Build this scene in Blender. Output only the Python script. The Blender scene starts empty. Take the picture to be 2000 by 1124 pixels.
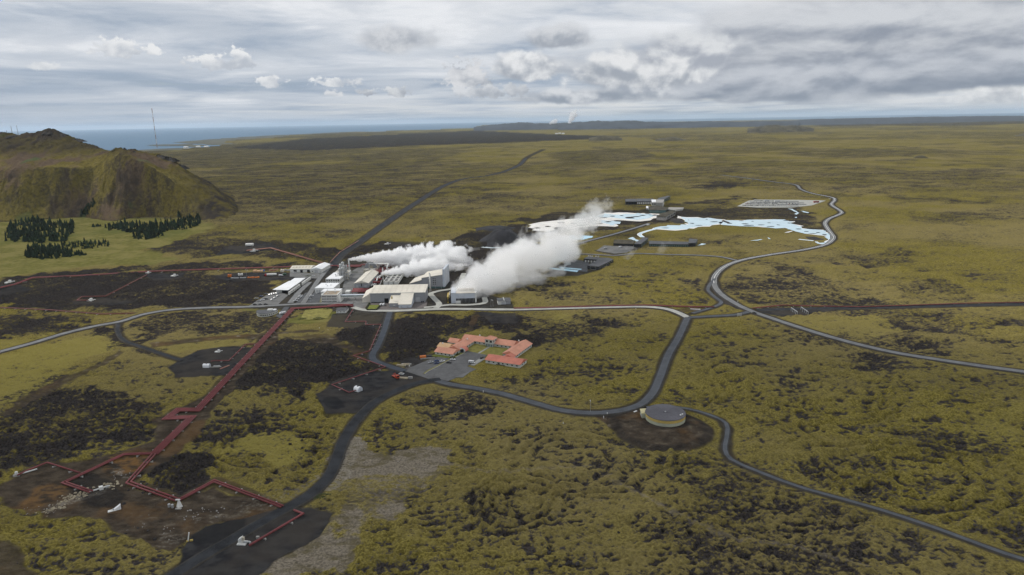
import bpy, math, random
import numpy as np
from mathutils import Matrix, Vector

scene = bpy.context.scene
col = scene.collection
rnd = random.Random(7)
RAD = math.radians

# ------------------------------------------------------------------ camera
CAM_H = 190.0                       # metres above the lava plain
FOCAL = 1330.0 / 2000.0             # focal length / frame width
ROLL = math.atan(0.0183)
PITCH = math.atan((562 - 236) / 1330.0 * math.cos(ROLL))
cR, sR, cP, sP = math.cos(ROLL), math.sin(ROLL), math.cos(PITCH), math.sin(PITCH)
cam = bpy.data.objects.new('camera', bpy.data.cameras.new('camera'))
col.objects.link(cam)
cam.data.sensor_width = 36.0
cam.data.lens = FOCAL * 36.0
cam.data.clip_start = 1.0
cam.data.clip_end = 400000.0
fwd = Vector((0, cP, -sP)); dwn = Vector((0, -sP, -cP)); rgt = Vector((1, 0, 0))
right = cR * rgt + sR * dwn
up = sR * rgt - cR * dwn
cam.matrix_world = Matrix(((right.x, up.x, -fwd.x, 0), (right.y, up.y, -fwd.y, 0),
                           (right.z, up.z, -fwd.z, CAM_H), (0, 0, 0, 1)))
scene.camera = cam

# ------------------------------------------------------------------ exposure and render settings
scene.view_settings.view_transform = 'Standard'
scene.view_settings.look = 'None'
scene.view_settings.gamma = 1.0
scene.view_settings.exposure = 0.0
scene.view_settings.use_curve_mapping = False
scene.render.engine = 'CYCLES'
cy = scene.cycles
cy.max_bounces = 18; cy.diffuse_bounces = 2; cy.glossy_bounces = 2
cy.transmission_bounces = 2; cy.volume_bounces = 16; cy.transparent_max_bounces = 8
cy.use_denoising = True
cy.denoising_prefilter = 'FAST'
cy.volume_step_rate = 1.0
cy.volume_max_steps = 256

# ------------------------------------------------------------------ sun (thin overcast, ahead of the camera and a little left)
SUN_AZ, SUN_EL = RAD(-76), RAD(40)
sun = bpy.data.objects.new('sun', bpy.data.lights.new('sun', 'SUN'))
col.objects.link(sun)
sun.data.energy = 2.4
sun.data.angle = RAD(6)
sun.data.color = (1.0, 0.95, 0.87)
sdir = Vector((math.sin(SUN_AZ) * math.cos(SUN_EL), math.cos(SUN_AZ) * math.cos(SUN_EL), math.sin(SUN_EL)))
sun.rotation_euler = sdir.to_track_quat('Z', 'Y').to_euler()
sun.location = (0, 0, 600)

# ------------------------------------------------------------------ sky
class NT:
    """small node-tree writer"""
    def __init__(self, tree):
        self.t = tree; self.n = tree.nodes; self.l = tree.links
    def node(self, typ, **kw):
        nd = self.n.new(typ)
        for k, v in kw.items(): setattr(nd, k, v)
        return nd
    def put(self, sock, v):
        if v is None: return
        if hasattr(v, 'is_linked') or isinstance(v, bpy.types.NodeSocket): self.l.new(v, sock)
        else: sock.default_value = v
    def math(self, op, a, b=None, c=None, clamp=False):
        nd = self.node('ShaderNodeMath', operation=op, use_clamp=clamp)
        self.put(nd.inputs[0], a)
        if b is not None: self.put(nd.inputs[1], b)
        if c is not None: self.put(nd.inputs[2], c)
        return nd.outputs[0]
    def add(self, a, b): return self.math('ADD', a, b)
    def sub(self, a, b): return self.math('SUBTRACT', a, b)
    def mul(self, a, b): return self.math('MULTIPLY', a, b)
    def mad(self, a, b, c): return self.math('MULTIPLY_ADD', a, b, c)
    def smooth(self, v, lo, hi, a=0.0, b=1.0):
        nd = self.node('ShaderNodeMapRange', interpolation_type='SMOOTHSTEP')
        self.put(nd.inputs['Value'], v); self.put(nd.inputs['From Min'], lo); self.put(nd.inputs['From Max'], hi)
        self.put(nd.inputs['To Min'], a); self.put(nd.inputs['To Max'], b)
        return nd.outputs['Result']
    def mix(self, f, a, b):
        nd = self.node('ShaderNodeMix', data_type='RGBA')
        self.put(nd.inputs[0], f)
        for i, v in ((6, a), (7, b)):
            if isinstance(v, tuple) and len(v) == 3: v = v + (1,)
            self.put(nd.inputs[i], v)
        return nd.outputs[2]
    def mixf(self, f, a, b):
        nd = self.node('ShaderNodeMix', data_type='FLOAT')
        self.put(nd.inputs[0], f); self.put(nd.inputs[2], a); self.put(nd.inputs[3], b)
        return nd.outputs[0]
    def noise(self, vec, scale, detail=3.0, rough=0.55, w=None, dist=0.0):
        nd = self.node('ShaderNodeTexNoise')
        self.put(nd.inputs['Vector'], vec); self.put(nd.inputs['Scale'], scale)
        nd.inputs['Detail'].default_value = detail; nd.inputs['Roughness'].default_value = rough
        nd.inputs['Distortion'].default_value = dist
        return nd.outputs['Fac']
    def xyz(self, v):
        nd = self.node('ShaderNodeSeparateXYZ'); self.put(nd.inputs[0], v); return nd.outputs
    def vec(self, x, y, z):
        nd = self.node('ShaderNodeCombineXYZ')
        for i, v in enumerate((x, y, z)): self.put(nd.inputs[i], v)
        return nd.outputs[0]
    def vmul(self, v, s):
        nd = self.node('ShaderNodeVectorMath', operation='MULTIPLY'); self.put(nd.inputs[0], v); self.put(nd.inputs[1], s)
        return nd.outputs[0]
    def scale(self, c, f):
        nd = self.node('ShaderNodeVectorMath', operation='SCALE'); self.put(nd.inputs[0], c); self.put(nd.inputs['Scale'], f)
        return nd.outputs[0]

world = bpy.data.worlds.new('World'); scene.world = world
world.use_nodes = True
world.cycles.sampling_method = 'MANUAL'; world.cycles.sample_map_resolution = 256
W = NT(world.node_tree); W.n.clear()
def build_sky():
    co = W.node('ShaderNodeTexCoord').outputs['Generated']
    nz = W.node('ShaderNodeVectorMath', operation='NORMALIZE'); W.put(nz.inputs[0], co)
    d = W.xyz(nz.outputs[0])
    az = W.math('ARCTAN2', d[0], d[1])
    el = W.math('ARCSINE', d[2])
    elp = W.math('MAXIMUM', el, 0.0)
    lv = W.math('LOGARITHM', W.add(elp, 0.035), 2.718)          # stretches the layer towards the zenith
    nish = W.node('ShaderNodeTexSky', sky_type='NISHITA')
    nish.sun_disc = False; nish.sun_elevation = SUN_EL; nish.sun_rotation = SUN_AZ
    # high layered stratus: long streaks, thinner to the left
    sv = W.vec(W.mul(az, 2.6), W.mul(lv, 2.3), 0.0)
    n1 = W.noise(sv, 1.35, 7, 0.56, dist=0.35)
    sv2 = W.vec(W.mul(az, 3.0), W.mul(lv, 8.0), 4.0)
    n2 = W.noise(sv2, 1.2, 3, 0.5)
    st = W.add(W.mul(n1, 0.93), W.mul(n2, 0.07))
    st = W.add(st, W.mad(W.math('MINIMUM', elp, 0.16), 1.15, -0.085))                      # brighter upwards
    st = W.add(st, W.mul(az, 0.05))
    k = W.smooth(st, 0.34, 0.68)
    strat = W.mix(k, (3.3, 4.05, 5.1), (8.2, 8.4, 8.7))
    cover = W.smooth(st, 0.22, 0.40, 0.80, 1.0)
    base = W.mix(cover, nish.outputs[0], strat)
    # light band low over the sea
    glow = W.mul(W.smooth(el, 0.000, 0.018), W.smooth(el, 0.018, 0.050, 1.0, 0.0))
    gn = W.noise(W.vec(W.mul(az, 4.0), W.mul(el, 90.0), 9.0), 1.0, 4, 0.6)
    glow = W.mul(glow, W.smooth(gn, 0.38, 0.62))
    ga = W.smooth(az, -0.75, -0.05, 0.15, 0.9)
    base = W.mix(W.mul(glow, ga), base, (8.0, 8.0, 7.9))
    # cumulus: each a billowed bank with a flat grey base and pale top
    wv = W.vec(W.mul(az, 1.0), W.mul(el, 1.25), 0.0)
    b1 = W.noise(wv, 15.0, 6, 0.52, dist=0.15)
    b2 = W.noise(wv, 60.0, 4, 0.55)
    bil = W.add(W.mul(W.sub(b1, 0.5), 1.7), W.mul(W.sub(b2, 0.5), 0.35))
    up_ = W.noise(W.vec(az, W.mad(el, 1.25, 0.016), 0.0), 15.0, 6, 0.52, dist=0.15)
    lit = W.sub(b1, up_)                                          # billow facing up
    b3 = W.noise(wv, 130.0, 4, 0.6)
    tiny = W.add(W.mul(W.sub(b2, 0.5), 2.6), W.mul(W.sub(b3, 0.5), 1.4))
    fluff = W.noise(W.vec(W.mul(az, 7.0), W.mul(lv, 4.5), 2.0), 1.6, 6, 0.58)
    base = W.mix(W.smooth(fluff, 0.38, 0.64, 0.0, 0.62), base, W.mix(W.smooth(az, -0.5, 0.5), (5.2, 5.7, 6.4), (7.8, 8.0, 8.2)))
    wl = W.vec(W.mul(az, 0.62), W.mul(el, 1.7), 3.0)
    big1 = W.noise(wl, 13.0, 6, 0.52, dist=0.2)
    bigu = W.noise(W.vec(W.mul(az, 0.62), W.mad(el, 1.7, 0.022), 3.0), 13.0, 6, 0.52, dist=0.2)
    bigl = W.sub(big1, bigu)
    def bank(cx, cy_, rx, ry, dark, lite, soft, flat=0.5, nz=1.0):
        ax, ey = SKY(cx, cy_)
        kx = rx / 1330.0; ky = ry / 1330.0
        dx = W.math('DIVIDE', W.sub(az, ax), kx)
        dy = W.math('DIVIDE', W.sub(el, ey), ky)
        low = W.math('LESS_THAN', dy, 0.0)
        dy2 = W.mul(dy, W.mad(low, 1.0 / flat - 1.0, 1.0))
        r = W.math('SQRT', W.add(W.mul(dx, dx), W.mul(dy2, dy2)))
        f = W.add(W.sub(1.0, r), W.mul(tiny if rx < 70 else (W.mul(W.sub(big1, 0.5), 2.2) if rx > 200 else bil), nz))
        a = W.smooth(f, 0.0, soft)
        if rx > 200: tv = W.add(W.add(W.mul(dy, 0.42), W.mul(bigl, 2.6)), W.mul(W.sub(b1, 0.5), 0.35))
        else: tv = W.add(W.add(W.mul(dy, 0.34), W.mul(lit, 3.0)), W.add(W.mul(W.sub(b1, 0.5), 0.8), W.mul(W.sub(b2, 0.5), 0.5)))
        tone = W.smooth(tv, -0.45, 0.55)
        c = W.mix(tone, dark, lite)
        return a, c
    outc = base
    for args in CLOUD_BANKS:
        a, c = bank(*args)
        outc = W.mix(a, outc, c)
    bg = W.node('ShaderNodeBackground'); W.put(bg.inputs[0], outc); bg.inputs[1].default_value = 0.1
    wo = W.node('ShaderNodeOutputWorld'); W.l.new(bg.outputs[0], wo.inputs[0])

def sight(u, v):
    a = (u - 1000) / 1330.0; b = (v - 562) / 1330.0
    A = a * cR - b * sR; B = b * cR + a * sR
    return (A, cP - B * sP, -sP - B * cP)
def SKY(u, v):
    d = sight(u, v); n = math.sqrt(sum(q * q for q in d))
    return math.atan2(d[0], d[1]), math.asin(d[2] / n)
def site(u, v, z=0.0):
    """survey point: where a sight line of the photograph meets the plain (or the level z)"""
    d = sight(u, v); t = (z - CAM_H) / d[2]
    return (d[0] * t, d[1] * t)
def at_depth(u, v, Y):
    d = sight(u, v); t = Y / d[1]
    return (d[0] * t, Y, CAM_H + d[2] * t)
def S(pts, z=0.0): return [site(u, v, z) for u, v in pts]

GREY = (3.6, 3.95, 4.5); GREYW = (6.9, 7.1, 7.4); WHITE = (8.3, 8.4, 8.5); DK = (2.9, 3.3, 3.95); WB = (4.9, 5.3, 5.9)
CLOUD_BANKS = [
    (1890, 20, 420, 80, (3.6, 3.95, 4.5), (6.3, 6.5, 6.9), 0.8, 0.9, 0.7), (1560, 20, 230, 55, (4.6, 4.9, 5.4), GREYW, 0.8, 0.9, 0.8),
    (1660, 105, 560, 88, (2.9, 3.25, 3.9), (6.3, 6.55, 6.9), 0.5, 0.9, 0.6), (1780, 152, 470, 50, (2.4, 2.8, 3.5), (5.6, 5.9, 6.4), 0.45, 0.75, 0.5),
    (1480, 165, 360, 38, (2.4, 2.8, 3.5), (5.6, 5.9, 6.4), 0.4, 0.75, 0.55), (1330, 120, 150, 60, (3.9, 4.2, 4.8), (7.2, 7.4, 7.6), 0.45, 0.8, 0.8),
    (1230, 150, 150, 45, GREY, (8.0, 8.1, 8.2), 0.4, 0.6), (1040, 135, 90, 40, GREY, WHITE, 0.35, 0.6),
    (1085, 78, 85, 32, GREY, (6.6, 6.8, 7.1), 0.5, 0.7), (780, 78, 100, 34, GREY, (6.6, 6.8, 7.1), 0.6, 0.7),
    (1150, 190, 190, 20, DK, GREYW, 0.5, 0.8), (915, 155, 52, 36, GREY, (7.4, 7.5, 7.7), 0.35, 0.6),
    (940, 182, 60, 16, GREY, GREYW, 0.4, 0.7), (1004, 178, 26, 18, GREY, (6.6, 6.8, 7.1), 0.4, 0.7),
    (235, 97, 44, 20, WB, WHITE, 0.45, 0.6), (300, 102, 22, 11, WB, WHITE, 0.5, 0.6),
    (415, 127, 44, 20, WB, WHITE, 0.4, 0.5), (468, 122, 27, 24, WB, WHITE, 0.4, 0.6),
    (530, 163, 24, 16, WB, WHITE, 0.4, 0.6), (655, 163, 46, 12, WB, WHITE, 0.45, 0.6),
    (652, 184, 18, 10, WB, (7.4, 7.5, 7.7), 0.5, 0.6), (780, 183, 26, 14, GREY, (7.0, 7.2, 7.4), 0.4, 0.6),
    (718, 182, 18, 10, GREY, (7.0, 7.2, 7.4), 0.4, 0.6), (75, 132, 30, 9, WB, (7.6, 7.8, 8.0), 0.6, 0.6),
    (1960, 188, 80, 20, (4.2, 4.5, 5.0), WHITE, 0.5, 0.7),
]
build_sky()

# ------------------------------------------------------------------ tagging and mesh helpers
def tag(o, label=None, cat=None, group=None, kind=None):
    if label: o['label'] = label
    if cat: o['category'] = cat
    if group: o['group'] = group
    if kind: o['kind'] = kind
    return o
def thing(name, label, cat, loc=(0, 0, 0), rz=0.0, group=None):
    o = bpy.data.objects.new(name, None); col.objects.link(o)
    o.empty_display_size = 1.0
    o.location = loc if len(loc) == 3 else (loc[0], loc[1], 0.0)
    o.rotation_euler = (0, 0, rz)
    return tag(o, label, cat, group)
def link(name, me, parent=None, loc=None, rz=None, sc=None):
    o = bpy.data.objects.new(name, me); col.objects.link(o)
    if parent is not None: o.parent = parent
    if loc is not None: o.location = loc
    if rz is not None: o.rotation_euler = (0, 0, rz)
    if sc is not None: o.scale = sc
    return o

class MB:
    """collects faces of one mesh"""
    def __init__(self): self.v = []; self.f = []; self.m = []
    def add(self, vs, fs, m=0):
        b = len(self.v); self.v += [tuple(p) for p in vs]
        for f in fs: self.f.append(tuple(i + b for i in f)); self.m.append(m)
        return self
    def box(self, x0, y0, z0, x1, y1, z1, m=0, top=None):
        self.add([(x0, y0, z0), (x1, y0, z0), (x1, y1, z0), (x0, y1, z0), (x0, y0, z1), (x1, y0, z1), (x1, y1, z1), (x0, y1, z1)],
                 [(3, 2, 1, 0), (0, 1, 5, 4), (1, 2, 6, 5), (2, 3, 7, 6), (3, 0, 4, 7)], m)
        b = len(self.v) - 8
        self.f.append((b + 4, b + 5, b + 6, b + 7)); self.m.append(m if top is None else top)
        return self
    def prism(self, poly, z0, z1, m=0, top=None):
        n = len(poly)
        zs0 = z0 if isinstance(z0, (list, tuple)) else [z0] * n
        zs1 = z1 if isinstance(z1, (list, tuple)) else [z1] * n
        vs = [(p[0], p[1], zs0[i]) for i, p in enumerate(poly)] + [(p[0], p[1], zs1[i]) for i, p in enumerate(poly)]
        self.add(vs, [(i, (i + 1) % n, n + (i + 1) % n, n + i) for i in range(n)] + [tuple(range(n - 1, -1, -1))], m)
        b = len(self.v) - 2 * n
        self.f.append(tuple(b + n + i for i in range(n))); self.m.append(m if top is None else top)
        return self
    def gable(self, x0, y0, x1, y1, z, ridge, axis='x', over=0.4, thick=0.25, m=0, hip=0.0):
        """closed pitched roof, eaves at z"""
        if axis == 'x':
            ym = (y0 + y1) / 2
            a = [(x0 - over, y0 - over, z), (x1 + over, y0 - over, z), (x1 + over, y1 + over, z), (x0 - over, y1 + over, z)]
            r = [(x0 - over + hip, ym, ridge), (x1 + over - hip, ym, ridge)]
            fs = [(0, 1, 5, 4), (2, 3, 4, 5), (1, 2, 5), (3, 0, 4), (3, 2, 1, 0)]
        else:
            xm = (x0 + x1) / 2
            a = [(x0 - over, y0 - over, z), (x1 + over, y0 - over, z), (x1 + over, y1 + over, z), (x0 - over, y1 + over, z)]
            r = [(xm, y0 - over + hip, ridge), (xm, y1 + over - hip, ridge)]
            fs = [(0, 1, 4), (1, 2, 5, 4), (2, 3, 5), (3, 0, 4, 5), (3, 2, 1, 0)]
        return self.add(a + r, fs, m)
    def cyl(self, cx, cy_, z0, z1, r, n=16, r2=None, m=0):
        r2 = r if r2 is None else r2
        vs = [(cx + r * math.cos(2 * math.pi * i / n), cy_ + r * math.sin(2 * math.pi * i / n), z0) for i in range(n)]
        vs += [(cx + r2 * math.cos(2 * math.pi * i / n), cy_ + r2 * math.sin(2 * math.pi * i / n), z1) for i in range(n)]
        return self.add(vs, [(i, (i + 1) % n, n + (i + 1) % n, n + i) for i in range(n)] + [tuple(range(n - 1, -1, -1)), tuple(range(n, 2 * n))], m)
    def tube(self, pts, r, n=8, m=0):
        """round pipe through points, mitred at the bends"""
        P = [Vector(p) for p in pts]; rings = []
        for i, p in enumerate(P):
            if i == 0: t = (P[1] - p).normalized(); k = 1.0
            elif i == len(P) - 1: t = (p - P[i - 1]).normalized(); k = 1.0
            else:
                t0 = (p - P[i - 1]).normalized(); t1 = (P[i + 1] - p).normalized()
                t = t0 + t1
                t = t.normalized() if t.length > 1e-4 else t0
                k = 1.0 / max(0.45, t.dot(t0))
            up0 = Vector((0, 0, 1)) if abs(t.z) < 0.95 else Vector((0, 1, 0))
            s = t.cross(up0).normalized(); u = s.cross(t)
            rings.append([tuple(p + s * (math.cos(2 * math.pi * j / n) * r * k) + u * (math.sin(2 * math.pi * j / n) * r)) for j in range(n)])
        vs = [q for R_ in rings for q in R_]; fs = []
        for i in range(len(P) - 1):
            for j in range(n):
                fs.append((i * n + j, (i + 1) * n + j, (i + 1) * n + (j + 1) % n, i * n + (j + 1) % n))
        fs += [tuple(range(n)), tuple(reversed(range((len(P) - 1) * n, len(P) * n)))]
        return self.add(vs, fs, m)
    def mesh(self, name, mats, smooth=False):
        me = bpy.data.meshes.new(name); me.from_pydata(self.v, [], self.f)
        for q in (mats if isinstance(mats, (list, tuple)) else [mats]): me.materials.append(q)
        me.polygons.foreach_set('material_index', self.m)
        if smooth: me.polygons.foreach_set('use_smooth', [True] * len(self.f))
        me.update(); return me
    def build(self, name, mats, parent=None, smooth=False, loc=None, rz=None):
        return link(name, self.mesh(name, mats, smooth), parent, loc, rz)
def one(fn, *a, **k):
    m = MB(); getattr(m, fn)(*a, **k); return m

# ------------------------------------------------------------------ plain materials
def paint(name, rgb, rough=0.7, var=0.12, scale=0.35, metal=0.0, bump=0.0, dirt=None, stripe=None, spec=0.3):
    """painted or built surface with weathering blotches"""
    m = bpy.data.materials.new(name); m.use_nodes = True
    T = NT(m.node_tree); T.n.clear()
    co = T.node('ShaderNodeTexCoord').outputs['Object']
    n = T.noise(co, scale, 5, 0.62)
    n2 = T.noise(co, scale * 7.3, 3, 0.6)
    k = T.add(T.mul(n, 0.7), T.mul(n2, 0.3))
    dk = tuple(c * (1 - 2.2 * var) for c in rgb); lt = tuple(min(0.95, c * (1 + 1.2 * var)) for c in rgb)
    c = T.mix(T.smooth(k, 0.32, 0.68), dk, lt)
    if dirt: c = T.mix(T.smooth(n, 0.52, 0.75, 0.0, 0.8), c, dirt)
    bs = T.node('ShaderNodeBsdfPrincipled')
    if stripe:
        wv = T.node('ShaderNodeTexWave', wave_type='BANDS', bands_direction=stripe[0]); T.put(wv.inputs['Vector'], co)
        wv.inputs['Scale'].default_value = stripe[1]; wv.inputs['Distortion'].default_value = 0.0
        c = T.mix(T.smooth(wv.outputs['Fac'], 0.85, 1.0, 0.0, 0.35), c, dk)
    T.put(bs.inputs['Base Color'], c)
    bs.inputs['Roughness'].default_value = rough; bs.inputs['Metallic'].default_value = metal
    bs.inputs['Specular IOR Level'].default_value = spec
    if bump:
        b = T.node('ShaderNodeBump'); b.inputs['Strength'].default_value = bump; b.inputs['Distance'].default_value = 0.2
        T.put(b.inputs['Height'], n2); T.l.new(b.outputs[0], bs.inputs['Normal'])
    o = T.node('ShaderNodeOutputMaterial'); T.l.new(bs.outputs[0], o.inputs[0])
    return m

# ------------------------------------------------------------------ ground: survey of zones, all in metres on the plain
def _h(ix, iy, seed):
    n = (ix.astype(np.int64) * 374761393 + iy.astype(np.int64) * 668265263 + seed * 974634777) & 0x7fffffff
    n = ((n ^ (n >> 13)) * 1274126177) & 0x7fffffff
    return ((n ^ (n >> 16)) & 0xffff).astype(np.float32) / 65535.0
def vnoise(x, y, seed=0):
    fx = np.floor(x); fy = np.floor(y); tx = (x - fx).astype(np.float32); ty = (y - fy).astype(np.float32)
    tx = tx * tx * tx * (tx * (tx * 6 - 15) + 10); ty = ty * ty * ty * (ty * (ty * 6 - 15) + 10)
    ix = fx.astype(np.int64); iy = fy.astype(np.int64)
    a = _h(ix, iy, seed); b = _h(ix + 1, iy, seed); c = _h(ix, iy + 1, seed); d = _h(ix + 1, iy + 1, seed)
    return (a + (b - a) * tx) * (1 - ty) + (c + (d - c) * tx) * ty
def fbm(x, y, wl, octs=4, seed=0, gain=0.5, fine=None):
    """0..1 fractal noise; octaves finer than the mesh spacing fade out"""
    s = np.zeros_like(x, dtype=np.float32); t = 0.0; a = 1.0
    for o in range(octs):
        n = vnoise(x / wl, y / wl, seed + o * 17)
        if fine is not None: n = 0.5 + (n - 0.5) * np.clip((wl / fine - 1.6) / 1.6, 0, 1)
        s += a * n; t += a; a *= gain; wl /= 2.03
        x, y = x * 0.8 - y * 0.6, x * 0.6 + y * 0.8
    return s / t
def sstep(v, lo, hi):
    t = np.clip((v - lo) / (hi - lo), 0, 1); return t * t * (3 - 2 * t)
def seg_dist(px, py, line):
    d = np.full(px.shape, 1e9, dtype=np.float32)
    for (ax, ay), (bx, by) in zip(line[:-1], line[1:]):
        vx, vy = bx - ax, by - ay; L2 = vx * vx + vy * vy + 1e-9
        t = np.clip(((px - ax) * vx + (py - ay) * vy) / L2, 0, 1)
        d = np.minimum(d, np.hypot(px - ax - t * vx, py - ay - t * vy))
    return d
def poly_sd(px, py, poly):
    """signed distance, positive inside"""
    d = seg_dist(px, py, poly + poly[:1]); ins = np.zeros(px.shape, bool)
    for (ax, ay), (bx, by) in zip(poly, poly[1:] + poly[:1]):
        c = ((ay > py) != (by > py)); xi = (bx - ax) * (py - ay) / ((by - ay) if by != ay else 1e-9) + ax
        ins ^= c & (px < xi)
    return np.where(ins, d, -d)
def near(X, Y, pts, pad):
    xs = [p[0] for p in pts]; ys = [p[1] for p in pts]
    return np.nonzero((X > min(xs) - pad) & (X < max(xs) + pad) & (Y > min(ys) - pad) & (Y < max(ys) + pad))[0]

def spline(pts, step=6.0):
    """rounded polyline through survey points"""
    P = [np.array(p, float) for p in pts]; out = []
    P = [2 * P[0] - P[1]] + P + [2 * P[-1] - P[-2]]
    for i in range(1, len(P) - 2):
        p0, p1, p2, p3 = P[i - 1:i + 3]
        L = np.linalg.norm(p2 - p1); n = max(2, min(40, int(L / step)))
        t0 = 0.0; t1 = t0 + np.linalg.norm(p1 - p0) ** .5; t2 = t1 + L ** .5; t3 = t2 + np.linalg.norm(p3 - p2) ** .5
        for k in range(n):
            t = t1 + (t2 - t1) * k / n
            a1 = (t1 - t) / (t1 - t0) * p0 + (t - t0) / (t1 - t0) * p1
            a2 = (t2 - t) / (t2 - t1) * p1 + (t - t1) / (t2 - t1) * p2
            a3 = (t3 - t) / (t3 - t2) * p2 + (t - t2) / (t3 - t2) * p3
            b1 = (t2 - t) / (t2 - t0) * a1 + (t - t0) / (t2 - t0) * a2
            b2 = (t3 - t) / (t3 - t1) * a2 + (t - t1) / (t3 - t1) * a3
            out.append(tuple((t2 - t) / (t2 - t1) * b1 + (t - t1) / (t2 - t1) * b2))
    out.append(tuple(P[-2])); return out

# name, survey points, carriageway width, surface, shoulder width
ROADS = [
    ('road', [(2030, 731), (1940, 719), (1850, 706), (1740, 688), (1640, 664), (1560, 640), (1500, 620), (1466, 608), (1430, 590), (1405, 572), (1394, 552), (1400, 535), (1420, 519), (1450, 508.5), (1500, 499), (1573, 488), (1611, 479), (1622.5, 472.3), (1628, 464.6), (1623.6, 457), (1614.8, 444.8), (1611.5, 436), (1621, 427), (1636.8, 420.6), (1644, 416.2), (1639, 410.7), (1628, 404), (1623.6, 399.7), (1630, 391.5), (1625.8, 386.5), (1584, 377.7), (1564, 370), (1552, 361), (1513.6, 356), (1449.5, 347.5), (1407, 342)], 6.2, 'asphalt_light', 1.9),
    ('road', [(-40, 700), (0, 688), (60, 672), (130, 651), (190, 637), (235, 629), (280, 615), (330, 606.5), (400, 602), (490, 600), (544, 597), (591, 594.5), (629.5, 593.6), (690, 593)], 6.2, 'asphalt_light', 2.2),
    ('road', [(690, 601), (712, 606.5), (760, 608), (800, 607), (860, 604.5), (900, 604.5), (1000, 605.5), (1100, 603), (1200, 600.5), (1260, 600), (1300, 604), (1325, 612), (1343, 621)], 7.0, 'concrete', 1.5),
    ('road', [(1343, 621), (1338, 632), (1325, 660), (1305, 695), (1288, 740), (1272, 772), (1247, 793), (1200, 805), (1150, 808), (1100, 803), (1040, 787), (980, 770), (920, 758), (880, 752), (852, 744)], 5.6, 'asphalt_blue', 1.2),
    ('road', [(1345, 621), (1400, 618), (1440, 615.5), (1462, 610)], 5.0, 'asphalt_blue', 1.2),
    ('track', [(1352, 613), (1380, 605), (1400, 598), (1409, 592), (1395, 580), (1383, 568), (1385, 559), (1396, 545)], 3.6, 'asphalt_blue', 0.8),
    ('road', [(1262, 797), (1300, 795), (1345, 800), (1395, 815), (1418, 828), (1420, 850), (1416, 880), (1427, 898), (1480, 922), (1560, 952), (1660, 980), (1760, 1010), (1860, 1045), (1960, 1082), (2030, 1103)], 2.5, 'asphalt_blue', 0.5),
    ('road', [(762, 610), (757, 625), (749, 650), (737, 678), (727, 696), (732, 706), (752, 714), (790, 726)], 5.4, 'asphalt_dark', 1.5),
    ('gravel_road', [(860, 742), (820, 748), (770, 766), (730, 788), (700, 818), (672, 860), (657, 900), (640, 935), (602, 970), (558, 995), (505, 1025), (445, 1060), (385, 1095), (325, 1135)], 6.0, 'gravel_dark', 0.9),
    ('track', [(232, 632), (230, 648), (243, 666), (288, 682), (330, 697), (356, 705)], 2.8, 'gravel_dark', 0.7),
    ('road', [(650, 522), (662, 503), (700, 475), (760, 432), (820, 392), (870, 362), (905, 350), (960, 342), (1010, 325), (1030, 308), (1062, 293)], 10.0, 'gravel_dark', 3.0),
    ('street', [(592, 593), (606, 573), (622, 548), (634, 533), (648, 518)], 6.0, 'asphalt_light', 0.5),
    ('street', [(567, 593), (577, 580), (587, 569), (605, 552)], 6.5, 'asphalt_light', 0.4),
    ('gravel_road', [(1478, 607), (1560, 604.5), (1680, 602), (1800, 599), (1900, 597), (2030, 594)], 7.0, 'gravel_dark', 1.5),
    ('road', [(1268, 437), (1248, 443.7), (1200, 458), (1150, 471), (1110, 482), (1040, 500), (960, 520), (905, 545)], 6.0, 'asphalt_light', 1.5),
    ('road', [(1440, 510), (1407, 502.5), (1364, 499.5), (1300, 498), (1240, 496), (1200, 500), (1170, 498.5), (1130, 497), (1112, 501)], 4.5, 'asphalt_light', 1.0),
    ('street', [(852, 603), (858, 596), (846, 582), (842, 574), (860, 569), (880, 566), (897, 560), (902, 545), (906, 535)], 6.5, 'concrete', 0.5),
    ('street', [(828, 602), (850, 600), (880, 596.5), (910, 597), (945, 593.5), (946, 582)], 6.0, 'concrete', 0.5),
]
ROADPTS = [(n, spline(S(p)), w, s, sh) for n, p, w, s, sh in ROADS]

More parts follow.
